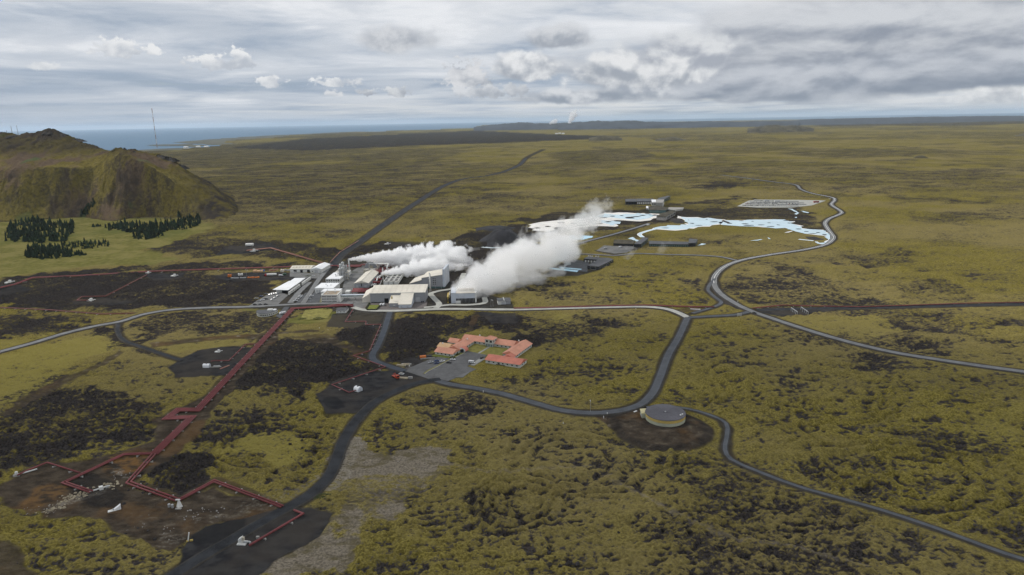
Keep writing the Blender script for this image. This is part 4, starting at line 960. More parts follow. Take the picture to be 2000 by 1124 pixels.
pool('pond', [(1538, 408), (1548, 408.6), (1561, 416.6), (1556, 420), (1552, 419), (1556, 416.4), (1546, 411)], 0.36, MILK, 1.5, 8, 50)
pool('pond', [(1564, 412.6), (1570, 413), (1580, 415.6), (1578, 417), (1568, 415)], 0.36, MILK, 1.5, 8, 51)
pool('pond', [(1551, 425.5), (1555, 424), (1555, 426.5)], 0.36, MILK, 1.5, 8, 52)
pool('pond', [(1498, 463.5), (1503, 466), (1506, 468), (1500, 467)], 0.36, MILK, 1, 8, 53)
pool('pond', [(1464, 471), (1486, 468), (1490, 468.6), (1480, 470.6)], 0.36, MILK, 1, 8, 54)
pool('silica_bank', [(1532, 455.5), (1546, 451.5), (1549, 452), (1540, 455)], 0.36, SILICA, 1, 8, 55)
for pts, w in (([(1255, 464), (1249, 458), (1262, 452.5), (1290, 445.5)], 5.0), ([(923, 481), (934, 482.3), (960, 484.6), (975, 483.8), (993, 481)], 4.0), ([(1560, 468), (1589, 471)], 3.5)):
    tag(strip('channel', spline(S(pts)), [-w / 2 - 1.5, -w / 2, w / 2, w / 2 + 1.5], [0.30, 0.34, 0.34, 0.30], [MILK, SILICA], [1, 0, 1]), kind='structure')
def mound(name, u, v, rx, ry, h, mat, seed, n=40, rings=14, kind='structure', flat=0.0):
    cx, cy_ = site(u, v); V = []; F = []; r_ = np.linspace(1.0, 0.0, rings)
    for q in r_:
        for i in range(n):
            a = 2 * math.pi * i / n
            k = 1 + 0.22 * (vnoise(np.array([math.cos(a) * 2 + seed]), np.array([math.sin(a) * 2.0]), seed)[0] - 0.5) * 2
            z = h * (math.cos(min(1.0, max(0.0, (q - flat) / (1 - flat))) * math.pi) * 0.5 + 0.5) ** 0.85
            z += 0.07 * h * (vnoise(np.array([q * 5 + math.cos(a) * 3]), np.array([math.sin(a) * 3]), seed + 1)[0] - .5) * 2
            V.append((cx + rx * q * k * math.cos(a), cy_ + ry * q * k * math.sin(a), z if q < 1 else -0.6))
    for j in range(rings - 1):
        for i in range(n): F.append((j * n + i, j * n + (i + 1) % n, (j + 1) * n + (i + 1) % n, (j + 1) * n + i))
    mb = MB(); mb.add(V, F); o = mb.build(name, mat, smooth=True); tag(o, kind=kind); return o
HEAP = paint('black_cinder', (0.026, 0.026, 0.030), 0.95, 0.25, 0.05, bump=0.4)
mound('spoil_mound', 984, 471, 42, 62, 19.0, HEAP, 61, flat=0.12)
mound('spoil_mound', 966, 449, 38, 40, 5.0, HEAP, 62, flat=0.3)
mound('spoil_mound', 1042, 462, 16, 30, 5.0, HEAP, 63)
for i, (u, v, rx, ry, h) in enumerate([(1322, 432, 15, 45, 3.5), (1279, 421, 9, 8, 1.5), (1230, 426, 12, 14, 2), (1380, 429, 3.5, 5, .8), (1455, 438, 9, 9, 1), (1502, 436, 5, 6, .8), (1541, 436.5, 5, 6, .8), (1590, 466, 14, 20, 1.2), (1255, 421.5, 10, 7, 1.2), (1345, 430.5, 3, 4, .8), (1196, 423, 8, 9, 1.2), (1094, 447, 14, 22, 3), (1352, 437, 6, 9, .8), (1300, 446, 12, 5, .8), (1425, 437, 8, 8, 1), (1470, 433, 6, 5, .7), (1486, 440, 11, 6, .8), (1520, 440, 5, 8, .8), (1560, 448, 8, 7, .9), (1575, 453, 6, 6, .8), (1598, 455, 7, 6, .8), (1448, 432, 9, 6, .8), (1214, 422, 6, 8, 1), (1188, 434, 9, 9, 1.2), (1150, 434, 10, 8, 1), (1120, 437, 9, 10, 1.2), (1070, 443, 8, 9, 1.2), (1395, 434, 14, 7, 1), (1365, 441, 12, 5, .8), (1418, 434, 6, 30, 1.2), (1462, 441, 16, 7, 1), (1506, 443, 12, 6, .9), (1536, 431.5, 9, 6, .9), (1588, 457, 12, 5, .8), (1610, 459, 6, 9, .8), (1178, 426, 12, 8, 1.2), (1242, 424, 14, 7, 1.2), (1265, 418.6, 8, 6, 1), (1136, 441, 16, 8, 1.4), (1168, 437.5, 12, 9, 1.4), (1096, 436, 10, 9, 1.2), (1050, 446, 9, 8, 1.2)]):
    mound('lava_islet', u, v, rx, ry, h, LAVA_MAT, 70 + i, 18, 6)

# ------------------------------------------------------------------ building kit
M_CREAM = paint('cream_roof_sheet', (0.62, 0.58, 0.50), 0.6, 0.06, 0.06, stripe=('X', 0.32)); M_CREAMY = paint('cream_roof_sheet_side', (0.62, 0.58, 0.50), 0.6, 0.06, 0.06, stripe=('Y', 0.32))
M_GREYW = paint('grey_cladding', (0.30, 0.31, 0.33), 0.6, 0.06, 0.08, stripe=('X', 0.5)); M_WHITE = paint('white_render', (0.66, 0.66, 0.63), 0.8, 0.07, 0.12, dirt=(0.5, 0.48, 0.44))
M_WROOF = paint('white_roof_membrane', (0.76, 0.77, 0.78), 0.7, 0.05, 0.05); M_BROOF = paint('brown_gravel_roof', (0.33, 0.27, 0.20), 0.95, 0.14, 0.15)
M_GLASS = paint('dark_window_glass', (0.025, 0.030, 0.036), 0.15, 0.2, 0.4, spec=0.5); M_DOOR = paint('dark_opening', (0.012, 0.012, 0.014), 0.9, 0.1, 0.3)
M_PANEL = paint('pale_sheet_door', (0.42, 0.43, 0.44), 0.6, 0.05, 0.2); M_STEEL = paint('galvanised_steel', (0.42, 0.43, 0.43), 0.5, 0.1, 0.3, metal=0.3); M_BEIGE = paint('beige_vessel', (0.46, 0.42, 0.33), 0.6, 0.1, 0.2)
M_RED = paint('red_pipe_paint', (0.185, 0.046, 0.048), 0.55, 0.12, 0.12); M_PINK = paint('faded_red_paint', (0.33, 0.16, 0.12), 0.7, 0.15, 0.1); M_DRED = paint('dark_red_steel', (0.15, 0.022, 0.024), 0.6, 0.15, 0.3)
M_WPIPE = paint('white_insulated_pipe', (0.62, 0.62, 0.60), 0.5, 0.06, 0.3); M_YELLOW = paint('pale_yellow_render', (0.52, 0.47, 0.27), 0.8, 0.08, 0.2); M_BLUEW = paint('blue_white_cladding', (0.50, 0.54, 0.60), 0.55, 0.05, 0.1)
M_CONC = paint('raw_concrete', (0.32, 0.31, 0.29), 0.9, 0.14, 0.3); M_DKROOF = paint('dark_grey_roof', (0.085, 0.088, 0.095), 0.8, 0.12, 0.1); M_BLACKW = paint('black_cladding', (0.030, 0.032, 0.036), 0.7, 0.15, 0.2)
M_TURF = paint('turf_roof', (0.065, 0.058, 0.040), 0.95, 0.25, 0.1); M_TEAL = paint('teal_glass', (0.10, 0.17, 0.17), 0.15, 0.15, 0.1, spec=0.5); M_BRASS = paint('yellow_pipe_paint', (0.48, 0.36, 0.10), 0.6, 0.1, 0.3)
M_GREEN = paint('green_bay_paint', (0.10, 0.28, 0.08), 0.85, 0.15, 0.3); M_BLUEP = paint('blue_bay_paint', (0.06, 0.16, 0.40), 0.85, 0.15, 0.3); M_ORANGE = paint('orange_plastic', (0.55, 0.16, 0.03), 0.6, 0.12, 0.3)
M_SALMON = paint('salmon_roof_sheet', (0.58, 0.270, 0.180), 0.65, 0.09, 0.15, stripe=('X', 0.9)); M_SALMON_Y = paint('salmon_roof_sheet_side', (0.58, 0.270, 0.180), 0.65, 0.09, 0.15, stripe=('Y', 0.9)); M_REDROOF = paint('red_roof_sheet', (0.52, 0.180, 0.125), 0.65, 0.08, 0.15, stripe=('X', 0.9)); M_PEACH = paint('peach_roof_sheet', (0.62, 0.40, 0.22), 0.7, 0.08, 0.2)
M_MOTEL = paint('pale_motel_render', (0.50, 0.51, 0.47), 0.85, 0.06, 0.2); M_TANK = paint('tank_render', (0.40, 0.41, 0.31), 0.8, 0.07, 0.2); M_TANKY = paint('tank_yellow_band', (0.50, 0.37, 0.11), 0.75, 0.06, 0.2); M_TANKR = paint('tank_roof_felt', (0.105, 0.102, 0.115), 0.85, 0.10, 0.08)

WIN_MESH = {}
def window(parent, x, y, z, w, h, face='front', mat=None, frame=True, name='window'):
    """pane with a slim frame set proud of its wall; face: side of the building it looks out of"""
    mat = mat or M_GLASS; key = (round(w, 2), round(h, 2), mat.name, frame)
    if key not in WIN_MESH:
        mb = MB(); mb.box(-w / 2, -0.03, 0, w / 2, 0.06, h, 0)
        if frame:
            t = 0.12
            mb.box(-w / 2 - t, -0.08, -t, w / 2 + t, 0.05, 0, 1); mb.box(-w / 2 - t, -0.08, h, w / 2 + t, 0.05, h + t, 1)
            mb.box(-w / 2 - t, -0.08, 0, -w / 2, 0.05, h, 1); mb.box(w / 2, -0.08, 0, w / 2 + t, 0.05, h, 1)
        WIN_MESH[key] = mb.mesh('window', [mat, M_WHITE])
    rz = {'front': 0, 'right': math.pi / 2, 'back': math.pi, 'left': -math.pi / 2}[face]
    return link(name, WIN_MESH[key], parent, (x, y, z), rz)
def walls(parent, x0, y0, x1, y1, h, mat, z0=0.0, name='wall'):
    return one('box', x0, y0, z0 - 0.5, x1, y1, h).build(name, mat, parent)
def parapet_roof(parent, x0, y0, x1, y1, z, mat, edge=None, e=0.35, t=0.45, name='roof'):
    mb = MB(); mb.box(x0 - 0.1, y0 - 0.1, z, x1 + 0.1, y1 + 0.1, z + 0.2, 0)
    r = mb.build(name, mat, parent)
    k = MB(); q = 0.12
    k.box(x0 - q, y0 - q, z + 0.2, x1 + q, y0 + e, z + t); k.box(x0 - q, y1 - e, z + 0.2, x1 + q, y1 + q, z + t)
    k.box(x0 - q, y0 + e, z + 0.2, x0 + e, y1 - e, z + t); k.box(x1 - e, y0 + e, z + 0.2, x1 + q, y1 - e, z + t)
    k.build('parapet', edge or mat, r)
    return r
def roof_box(parent, x, y, z, s=1.2, h=0.9, mat=None, name='roof_vent'):
    return one('box', x - s / 2, y - s / 2, z, x + s / 2, y + s / 2, z + h).build(name, mat or M_STEEL, parent)

# ------------------------------------------------------------------ the power plant
t = thing('turbine_hall', 'long grey turbine hall with cream roof and projecting gabled porch', 'industrial hall', (-153.8, 715, 0))
walls(t, 0, 0, 59.4, 26, 11.0, M_GREYW)
r = MB().prism([(-0.5, -0.5), (59.9, -0.5), (59.9, 26.5), (-0.5, 26.5)], 11.0, [11.4, 11.4, 14.0, 14.0]).build('roof', M_CREAM, t)
for q in range(10): one('box', 1.5 + q * 6.2, -0.55, 11.38, 1.68 + q * 6.2, 26.4, 11.5).build('roof_seam', M_CREAM, r).rotation_euler.x = math.atan(2.6 / 27)
for q in range(10): bpy.data.objects[r.children[q].name].location.z = 0.45
one('box', -0.6, -0.62, 10.55, 60.0, -0.1, 11.35).build('gutter', M_PANEL, t)
w = MB().prism([(34, -22.3), (47.2, -22.3), (47.2, 0), (34, 0)], -0.5, [3.9, 3.9, 10.4, 10.4]).build('porch_wall', M_BLUEW, t)
MB().prism([(33.6, -22.8), (47.6, -22.8), (47.6, 2.5), (33.6, 2.5)], [3.95, 3.95, 11.45, 11.45], [4.3, 4.3, 11.85, 11.85]).build('porch_roof', M_CREAMY, t)
for xx in (36.2, 42.6): one('box', xx, -22.4, 0, xx + 1.5, -22.25, 2.2).build('porch_door', M_PANEL, t)
MB().prism([(23.2, -17.8), (33.5, -17.8), (33.5, 0), (23.2, 0)], -0.5, [4.2, 4.2, 8.6, 8.6]).build('annex_wall', M_GREYW, t)
MB().prism([(22.9, -18.2), (33.5, -18.2), (33.5, -0.1), (22.9, -0.1)], [4.25, 4.25, 8.7, 8.7], [4.55, 4.55, 9.0, 9.0]).build('annex_roof', M_CREAMY, t)
window(t, 28.6, -17.85, 1.6, 2.4, 1.0, mat=M_WHITE, frame=False, name='annex_sign')
one('box', 25.2, -14, 8.0, 26.4, -12.6, 10.8).build('flue', M_BRASS, t)
one('box', 15.2, -0.12, 0, 19.6, 0.3, 5.2).build('open_doorway', M_DOOR, t)
one('box', 49.2, -0.12, 0.3, 54.0, 0.2, 5.8).build('loading_door', M_PANEL, t)
one('box', 0.6, -0.12, 0.0, 14.5, 0.2, 1.3).build('dark_base_cladding', M_BLACKW, t)
for xx in (55.2, 57.0): one('box', xx, -1.8, 0, xx + 1.2, -0.4, 1.6).build('outdoor_unit', M_BLACKW, t)
MB().prism([(-9.5, 3), (-0.6, 3), (-0.6, 26), (-9.5, 26)], -0.5, [5.0, 10.2, 12.2, 8.0], 0).build('side_annex', M_CREAMY, t)

t = thing('office_building', 'three storey white office block with brown gravel roof and rows of dark windows', 'office', (-208.6, 721, 0), RAD(-2))
walls(t, 0, 0, 17.8, 19, 8.2, M_WHITE); parapet_roof(t, 0, 0, 17.8, 19, 8.2, M_BROOF, M_WHITE, 0.9, 0.8)
for row, zz in enumerate((0.9, 3.5, 6.1)):
    for k in range(12):
        window(t, 1.4 + k * 1.36 + (k // 4) * 0.25 - 0.25, 0.0, zz, 0.95, 1.35, frame=False)
for k in range(4): window(t, 17.8, 3 + k * 4.2, 4.6, 1.2, 1.2, 'right')
for k in range(3): one('box', 5.9 + k * 5.6 - 0.2, -0.35, -0.3, 5.9 + k * 5.6 + 0.2, 0, 8.2).build('pilaster', M_WHITE, t)
MB().prism([(-2.4, -0.2), (0, -0.2), (0, 12), (-2.4, 12)], -0.3, [0.2, 7.2, 7.2, 0.2]).build('buttress', M_YELLOW, t)
MB().prism([(17.8, 1), (20.6, 1), (20.6, 14), (17.8, 14)], -0.3, [7.4, 0.3, 0.3, 7.4]).build('buttress', M_WHITE, t)
for xx, yy in ((5, 9), (12, 13)): roof_box(t, xx, yy, 8.4, 1.6)

t = thing('gallery_bridge', 'raised white enclosed gallery joining the office to the turbine hall', 'footbridge', (-190, 729, 0))
one('box', 0.5, 0, 3.4, 36, 3.2, 6.0).build('corridor', M_WHITE, t); one('box', 0.3, -0.3, 6.0, 36.1, 3.5, 6.25).build('roof', M_BLUEW, t)
one('box', 1.0, -0.06, 4.5, 35.5, 0.05, 5.4).build('window_band', M_TEAL, t)
for xx in (7, 16, 25, 33): one('box', xx, 0.8, -0.3, xx + 0.7, 2.2, 3.4).build('pillar', M_CONC, t)

t = thing('service_hall', 'low white hall with white flat roof between the street and the office', 'hall', (-228.3, 766, 0), RAD(-2))
walls(t, 0, 0, 22, 26, 5.6, M_WHITE); parapet_roof(t, 0, 0, 22, 26, 5.6, M_WROOF, None, 0.4, 0.35)
for xx in (1.6, 4.4, 7.2): one('box', xx, -0.1, 0.1, xx + 2.0, 0.2, 3.6).build('garage_door', M_PANEL, t)
for xx, yy in ((12, 10), (15, 14), (8, 18)): roof_box(t, xx, yy, 5.8, 1.1, 0.7)
t = thing('store_hall', 'white flat roofed hall directly behind the brown roofed office', 'hall', (-217.5, 752, 0), RAD(-2))
walls(t, 0, 0, 21, 13.5, 4.8, M_WHITE); parapet_roof(t, 0, 0, 21, 13.5, 4.8, M_WROOF, None, 0.4, 0.35)
for k in range(5): window(t, 2.5 + k * 4, 0, 1.4, 1.6, 1.3)
for xx, yy in ((6, 6), (14, 8)): roof_box(t, xx, yy, 5.0, 1.0, 0.6)

t = thing('control_building', 'two storey white building with white roof beside the grey vessel stack', 'building', (-227.2, 810, 0), RAD(-2))
walls(t, 0, 0, 17.6, 36, 6.3, M_WHITE); parapet_roof(t, 0, 0, 17.6, 36, 6.3, M_WROOF, None, 0.4, 0.35)
for row, zz in enumerate((0.9, 3.8)):
    for k in range(6): window(t, 1.8 + k * 2.8, 0, zz, 1.6, 1.6, frame=False)
for k in range(8): window(t, 17.6, 3 + k * 4, 3.6, 1.6, 1.4, 'right')
for xx, yy in ((6, 22), (9, 14), (12, 28)): roof_box(t, xx, yy, 6.5, 1.3, 1.0)
t = thing('pump_house', 'small white flat roofed hut behind the two storey white building', 'hut', (-226.5, 852, 0), RAD(-2))
walls(t, 0, 0, 17.5, 14, 5.0, M_WHITE); parapet_roof(t, 0, 0, 17.5, 14, 5.0, M_CREAM, M_WHITE); window(t, 4, 0, 1.5, 1.6, 1.4); window(t, 10, 0, 1.5, 1.6, 1.4)

t = thing('degasser_tower', 'tall grey stack of clustered degassing vessels and ladders', 'vessel stack', (-212, 828, 0))
for i, (x, y, r_, h) in enumerate([(-1.6, 0, 1.9, 15), (1.9, 0.6, 1.9, 16.5), (-1.7, 5, 1.8, 19.5), (2.0, 5.4, 1.8, 18), (0, 10, 1.9, 21), (3.9, 10.4, 1.5, 17)]):
    v = MB(); v.cyl(x, y, 0, h, r_, 14); v.cyl(x, y, h, h + 0.9, r_, 14, r_ * 0.4); v.build('vessel', M_STEEL, t, smooth=False)
for z in (4.5, 9.0, 13.5): one('box', -4.2, -2.6, z, 6.0, 12.6, z + 0.3).build('platform', M_CONC, t)
for x, y in ((-4, -2.4), (5.8, -2.4), (-4, 12.4), (5.8, 12.4)): one('box', x - 0.18, y - 0.18, -0.2, x + 0.18, y + 0.18, 14).build('post', M_STEEL, t)
for z in (2.5, 6.5, 11): MB().tube([(5.8, -3, z), (9.5, -3, z), (9.5, -3, 0.2)], 0.35).build('drain_pipe', M_BEIGE, t)

def chimney(name, label, x, y, h, r_, mat, top=None):
    t = thing(name, label, 'chimney', (x, y, 0))
    MB().cyl(0, 0, -0.3, h, r_, 14, r_ * 0.82).build('shaft', mat, t, smooth=True); MB().cyl(0, 0, h, h + 0.5, r_ * 0.95, 14).build('rim', top or M_STEEL, t)
    MB().cyl(0, 0, -0.2, 1.3, r_ * 1.6, 12).build('base', M_CONC, t)
    one('box', r_ * 0.9, -0.25, 0.4, r_ + 0.28, 0.25, h - 0.8).build('ladder', M_STEEL, t); MB().cyl(0, 0, h * 0.72, h * 0.72 + 0.25, r_ * 1.7, 12).build('platform', M_STEEL, t)
chimney('chimney', 'slim grey steam stack next to the grey vessel stack', -210.4, 864, 19.3, 0.95, M_STEEL)
chimney('chimney', 'slim white chimney in front of the tall windowed hall', -94.5, 764, 21.0, 0.85, M_WHITE)
chimney('chimney', 'short white vent pipe standing among the red separators', -163, 842, 12.0, 0.8, M_WHITE)

t = thing('gabled_hall', 'grey gabled hall with cream ridge roof in the middle of the plant', 'hall', (-187.3, 788, 0), RAD(-1))
walls(t, 0, 0, 16.9, 62, 5.6, M_GREYW); MB().gable(0, 0, 16.9, 62, 5.6, 8.6, 'y', 0.5).build('roof', M_CREAMY, t)
one('box', 7.9, -0.14, 1.6, 8.9, 0.1, 6.0).build('tall_window', M_GLASS, t)
one('box', 8.05, -0.6, 8.55, 8.85, 62.5, 8.8).build('ridge_cap', M_CREAM, t)
for k in range(5): one('box', 16.8, 6 + k * 11, 0.4, 17.05, 9 + k * 11, 3.6).build('side_door', M_PANEL, t)
for xx in (3, 13): one('box', xx - 1.3, -0.12, 0.1, xx + 1.3, 0.1, 3.2).build('front_door', M_PANEL, t)

t = thing('arched_hall', 'beige barrel vaulted hall behind the gabled hall', 'hall', (-197.7, 896, 0), RAD(-2))
n = 18; arc = [(8.5 - 8.5 * math.cos(math.pi * i / n), 10.3 * math.sin(math.pi * i / n) ** 0.9) for i in range(n + 1)]
mb = MB(); V = [(x, y, z - 0.2) for y in (0, 24) for x, z in arc]
mb.add(V, [(i, n + 1 + i, n + 2 + i, i + 1) for i in range(n)]); mb.build('vault', M_CREAM, t, smooth=True)
MB().add([(x, 0.05, z - 0.2) for x, z in arc], [tuple(range(n + 1))]).build('end_wall', M_GREYW, t); MB().add([(x, 23.95, z - 0.2) for x, z in arc], [tuple(range(n, -1, -1))]).build('end_wall', M_GREYW, t)
for i in range(1, n, 3):
    a = arc[i]; one('box', a[0] - 0.15, -0.1, a[1] - 0.05, a[0] + 0.15, 24.1, a[1] + 0.12).build('rib', M_WHITE, t)
one('box', 5.5, -0.15, 0, 11.5, 0.2, 4.6).build('gate', M_BEIGE, t)
t = thing('flat_store', 'low beige store in front of the barrel vaulted hall', 'store', (-193, 868, 0))
walls(t, 0, 0, 17, 12, 3.6, M_BEIGE); parapet_roof(t, 0, 0, 17, 12, 3.6, M_CONC, M_BEIGE); window(t, 5, 0, 1, 1.6, 1.2); window(t, 11, 0, 1, 1.6, 1.2)

# separators and manifold
def vessel(label, x, y, z, L, r_, mat, ang=0.0, name='separator_vessel'):
    t = thing(name, label, 'pressure vessel', (x, y, 0), ang)
    mb = MB(); mb.tube([(-L / 2, 0, z), (-L / 2 + r_ * 0.5, 0, z), (L / 2 - r_ * 0.5, 0, z), (L / 2, 0, z)], r_, 14); mb.build('shell', mat, t, smooth=True)
    for s in (-0.32, 0.32): one('box', L * s - 0.4, -r_ * 0.8, -0.2, L * s + 0.4, r_ * 0.8, z - r_ * 0.5).build('saddle', M_CONC, t)
    MB().cyl(0, 0, z + r_ * 0.8, z + r_ + 1.1, 0.4, 8).build('nozzle', M_STEEL, t)
for i, (x, y, L, lab) in enumerate([(-168, 880, 13, 'rearmost dark red separator vessel beside the barrel vaulted hall'), (-165, 868, 13, 'second dark red separator vessel beside the barrel vaulted hall'), (-164, 856, 12, 'third dark red separator vessel in front of the barrel vaulted hall'), (-163, 800, 9, 'dark red separator vessel nearest the long turbine hall roof'), (-164, 816, 9, 'dark red separator vessel beside the gabled hall wall'), (-178, 766, 12, 'dark red vessel in front of the gabled hall')]):
    vessel(lab, x, y, 3.4, L, 1.6, M_DRED, RAD(-3 + 5 * i % 7))
vessel('large cream horizontal drum right of the dark red separators', -132, 866, 4.0, 17, 2.6, M_CREAM, RAD(-4), 'storage_drum')
vessel('yellow drum next to the white pipe loop', -157, 838, 4.0, 8, 1.7, M_BRASS, RAD(5), 'storage_drum')
for lab, pts, r_, mat in [
    ('white overhead pipe loop crossing to the red separators', [(-186, 872, 0.5), (-186, 872, 12), (-160, 868, 12), (-159, 850, 12), (-159, 850, 0.5)], 0.75, M_WPIPE),
    ('white elbow pipe beside the ribbed condenser bays', [(-164, 796, 0.5), (-164, 812, 7), (-160, 822, 8), (-152, 824, 8), (-150, 824, 0.5)], 0.8, M_WPIPE),
    ('slanted white A-shaped pipe brace in front of the condenser bays', [(-158, 785, 0.4), (-155, 800, 9.5), (-150, 786, 0.4)], 0.45, M_WPIPE),
    ('white low pipe run along the gabled hall wall', [(-168, 790, 1.6), (-168, 830, 1.6), (-172, 845, 1.6), (-172, 858, 0.5)], 0.7, M_WPIPE),
    ('second white low pipe run beside the gabled hall', [(-165.5, 790, 2.2), (-165.5, 838, 2.2), (-160, 846, 2.2)], 0.6, M_WPIPE),
    ('red header pipe behind the barrel vaulted hall', [(-236, 906, 1.6), (-205, 905, 1.6), (-203, 905, 4.0), (-178, 903, 4.0), (-160, 892, 4.0)], 1.2, M_RED),
    ('red manifold pipe along the yard in front of the gallery bridge', [(-198, 704, 0.9), (-188, 706, 1.6), (-176, 705, 1.6), (-170, 700, 0.9)], 1.0, M_RED)]:
    t = thing('process_pipe', lab, 'pipe', (pts[0][0], pts[0][1], 0))
    o0 = pts[0]; L = [(p[0] - o0[0], p[1] - o0[1], p[2]) for p in pts]
    MB().tube(L, r_, 10).build('pipe', mat, t, smooth=True)
    for a, b in zip(L[:-1], L[1:]):
        if abs(a[2] - b[2]) < 0.5 and a[2] > 1.0:
            m_ = ((a[0] + b[0]) / 2, (a[1] + b[1]) / 2); one('box', m_[0] - 0.3, m_[1] - 0.3, -0.3, m_[0] + 0.3, m_[1] + 0.3, a[2] - r_ * 0.6).build('stanchion', M_STEEL, t)
t = thing('pipe_rack', 'dark red steel pipe rack with rows of valves beside the gabled hall', 'pipe rack', (-176, 846, 0))
for k in range(4):
    for q in range(3): one('box', k * 7.0 - 0.2, q * 9.0 - 0.2, -0.3, k * 7.0 + 0.2, q * 9.0 + 0.2, 6.2).build('column', M_DRED, t)
for q in range(3): one('box', -0.6, q * 9 - 0.25, 6.2, 21.6, q * 9 + 0.25, 6.7).build('beam', M_DRED, t)
for q in range(5): MB().tube([(-1, 1.5 + q * 3.6, 5.2), (22, 1.5 + q * 3.6, 5.2)], 0.55).build('pipe', M_RED, t, smooth=True)
t = thing('pipe_rack', 'dark red pipe frame between the gabled hall and the turbine hall end', 'pipe rack', (-181, 750, 0))
for k in range(4): one('box', k * 6 - 0.2, 0, -0.3, k * 6 + 0.2, 0.4, 4.6).build('column', M_DRED, t); one('box', k * 6 - 0.2, 16, -0.3, k * 6 + 0.2, 16.4, 4.6).build('column', M_DRED, t)
for q in range(5): MB().tube([(-2, 1.2 + q * 3.4, 4.2), (20, 1.2 + q * 3.4, 4.2)], 0.7).build('pipe', M_RED, t, smooth=True)
one('box', -8, -2, -0.2, -3, 6, 5.5).build('valve_cabin', M_WHITE, t)

t = thing('condenser_bank', 'three ribbed white air condenser bays behind the turbine hall', 'condenser', (-153, 790, 0))
for k in range(3):
    x = k * 6.0
    b = one('box', x, 0, 2.6, x + 5.2, 66, 6.0).build('bay', M_WHITE, t)
    for s in (0, 4.7): one('box', x + s, 0, 6.0, x + s + 0.5, 66, 7.0).build('side_rail', M_WHITE, b)
    for q in range(11):
        one('box', x + 0.7, 1 + q * 6.0, 6.0, x + 4.5, 5.6 + q * 6.0, 6.35).build('fan_panel', M_DKROOF if q % 2 else M_CONC, b)
    for q in range(5): one('box', x + 2.2, 3 + q * 15, -0.3, x + 2.9, 3.7 + q * 15, 2.6).build('leg', M_STEEL, t)

t = thing('separator_hall', 'tall grey hall with eight square windows, cream side roof and upright fin', 'hall', (-106, 779, 0), RAD(-5))
MB().prism([(0, 0), (27, 0), (27, 34), (0, 34)], 2.2, [12.4, 16.8, 16.8, 12.4]).build('wall', M_GREYW, t)
MB().prism([(0.2, 0.5), (26.8, 0.5), (26.8, 33.5), (0.2, 33.5)], -0.4, 2.2).build('glazed_base', M_TEAL, t)
MB().prism([(-0.2, -0.3), (27.2, -0.3), (27.2, 34.3), (-0.2, 34.3)], [12.45, 16.85, 16.85, 12.45], [12.8, 17.2, 17.2, 12.8]).build('roof', M_CREAM, t)
one('box', 25.2, -0.6, 2.0, 27.6, 30, 23.0).build('fin_wall', M_BLUEW, t)
for c_ in range(2):
    for r_ in range(4): window(t, 14.0 + c_ * 2.2, 0, 4.6 + r_ * 2.15, 1.35, 1.35)
MB().prism([(-15.5, 4), (0, 0.2), (0, 33.8), (-15.5, 33.8)], -0.4, [4.6, 9.6, 9.6, 4.6]).build('side_wall', M_GREYW, t)
MB().prism([(-15.9, 3.6), (-0.1, -0.2), (-0.1, 34.1), (-15.9, 34.1)], [4.65, 9.7, 9.7, 4.65], [5.0, 10.4, 10.4, 5.0]).build('side_roof', M_CREAMY, t)
for k in range(4): one('box', 3 + k * 6.6, -0.2, -0.3, 3.5 + k * 6.6, 0.5, 2.2).build('pillar', M_GREYW, t)

t = thing('cooling_tower_block', 'blue white cooling block with dark louvres under the thickest steam', 'cooling tower', (-65.7, 708.7, 0), RAD(3))
walls(t, 0, 0, 5.2, 24, 11.6, M_BLUEW, name='stair_tower'); one('box', 5.2, 0.5, 5.0, 25.5, 24, 10.6).build('upper_wall', M_BLUEW, t); one('box', 5.2, 1.6, -0.4, 25.2, 23.5, 5.0).build('louvre_wall', M_DOOR, t)
one('box', 25.5, 0.2, -0.4, 27.4, 24, 10.9).build('end_wall', M_WHITE, t)
for k in range(13): one('box', 6.4 + k * 1.45, 0.7, -0.3, 6.75 + k * 1.45, 1.6, 5.0).build('louvre_post', M_STEEL, t)
one('box', 4.8, -1.6, -0.4, 10.2, 0.5, 2.6).build('porch', M_WHITE, t); one('box', 5.2, 0.3, 10.6, 25.5, 24.2, 10.9).build('roof', M_CREAM, t)
for k in range(3): MB().cyl(9.5 + k * 6.2, 12, 10.9, 13.2, 2.7, 18, 2.9).build('fan_stack', M_CREAM, t)
MB().tube([(-3.4, 1, 0.2), (-3.4, 1, 7), (-3.4, 18, 7), (-3.4, 18, 0.2)], 0.7).build('feed_pipe', M_BRASS, t); MB().tube([(-1.6, 2, 0.2), (-1.6, 2, 9), (-1.6, 16, 9)], 0.5).build('feed_pipe', M_BEIGE, t)
for y in (1, 7, 13): one('box', -4.6, y, -0.3, -0.8, y + 0.5, 5.5).build('pipe_frame', M_BLACKW, t)

t = thing('substation_hut', 'small white hut with grey ribbed roof at the roadside right of the steam', 'hut', (-15.2, 699.6, 0), RAD(5))
walls(t, 0, 0, 13.4, 13, 3.9, M_WHITE); MB().gable(0, 0, 13.4, 13, 3.9, 4.6, 'x', 0.5).build('roof', M_DKROOF, t); one('box', 3.6, -0.12, 0, 7.6, 0.1, 2.8).build('double_door', M_PANEL, t); one('box', 8.2, -0.13, 0, 13.4, 0.1, 3.8).build('grey_bay', M_GREYW, t)
one('box', 6.4, -0.7, 4.0, 6.9, 13.4, 4.8).build('ridge_duct', M_WHITE, t)

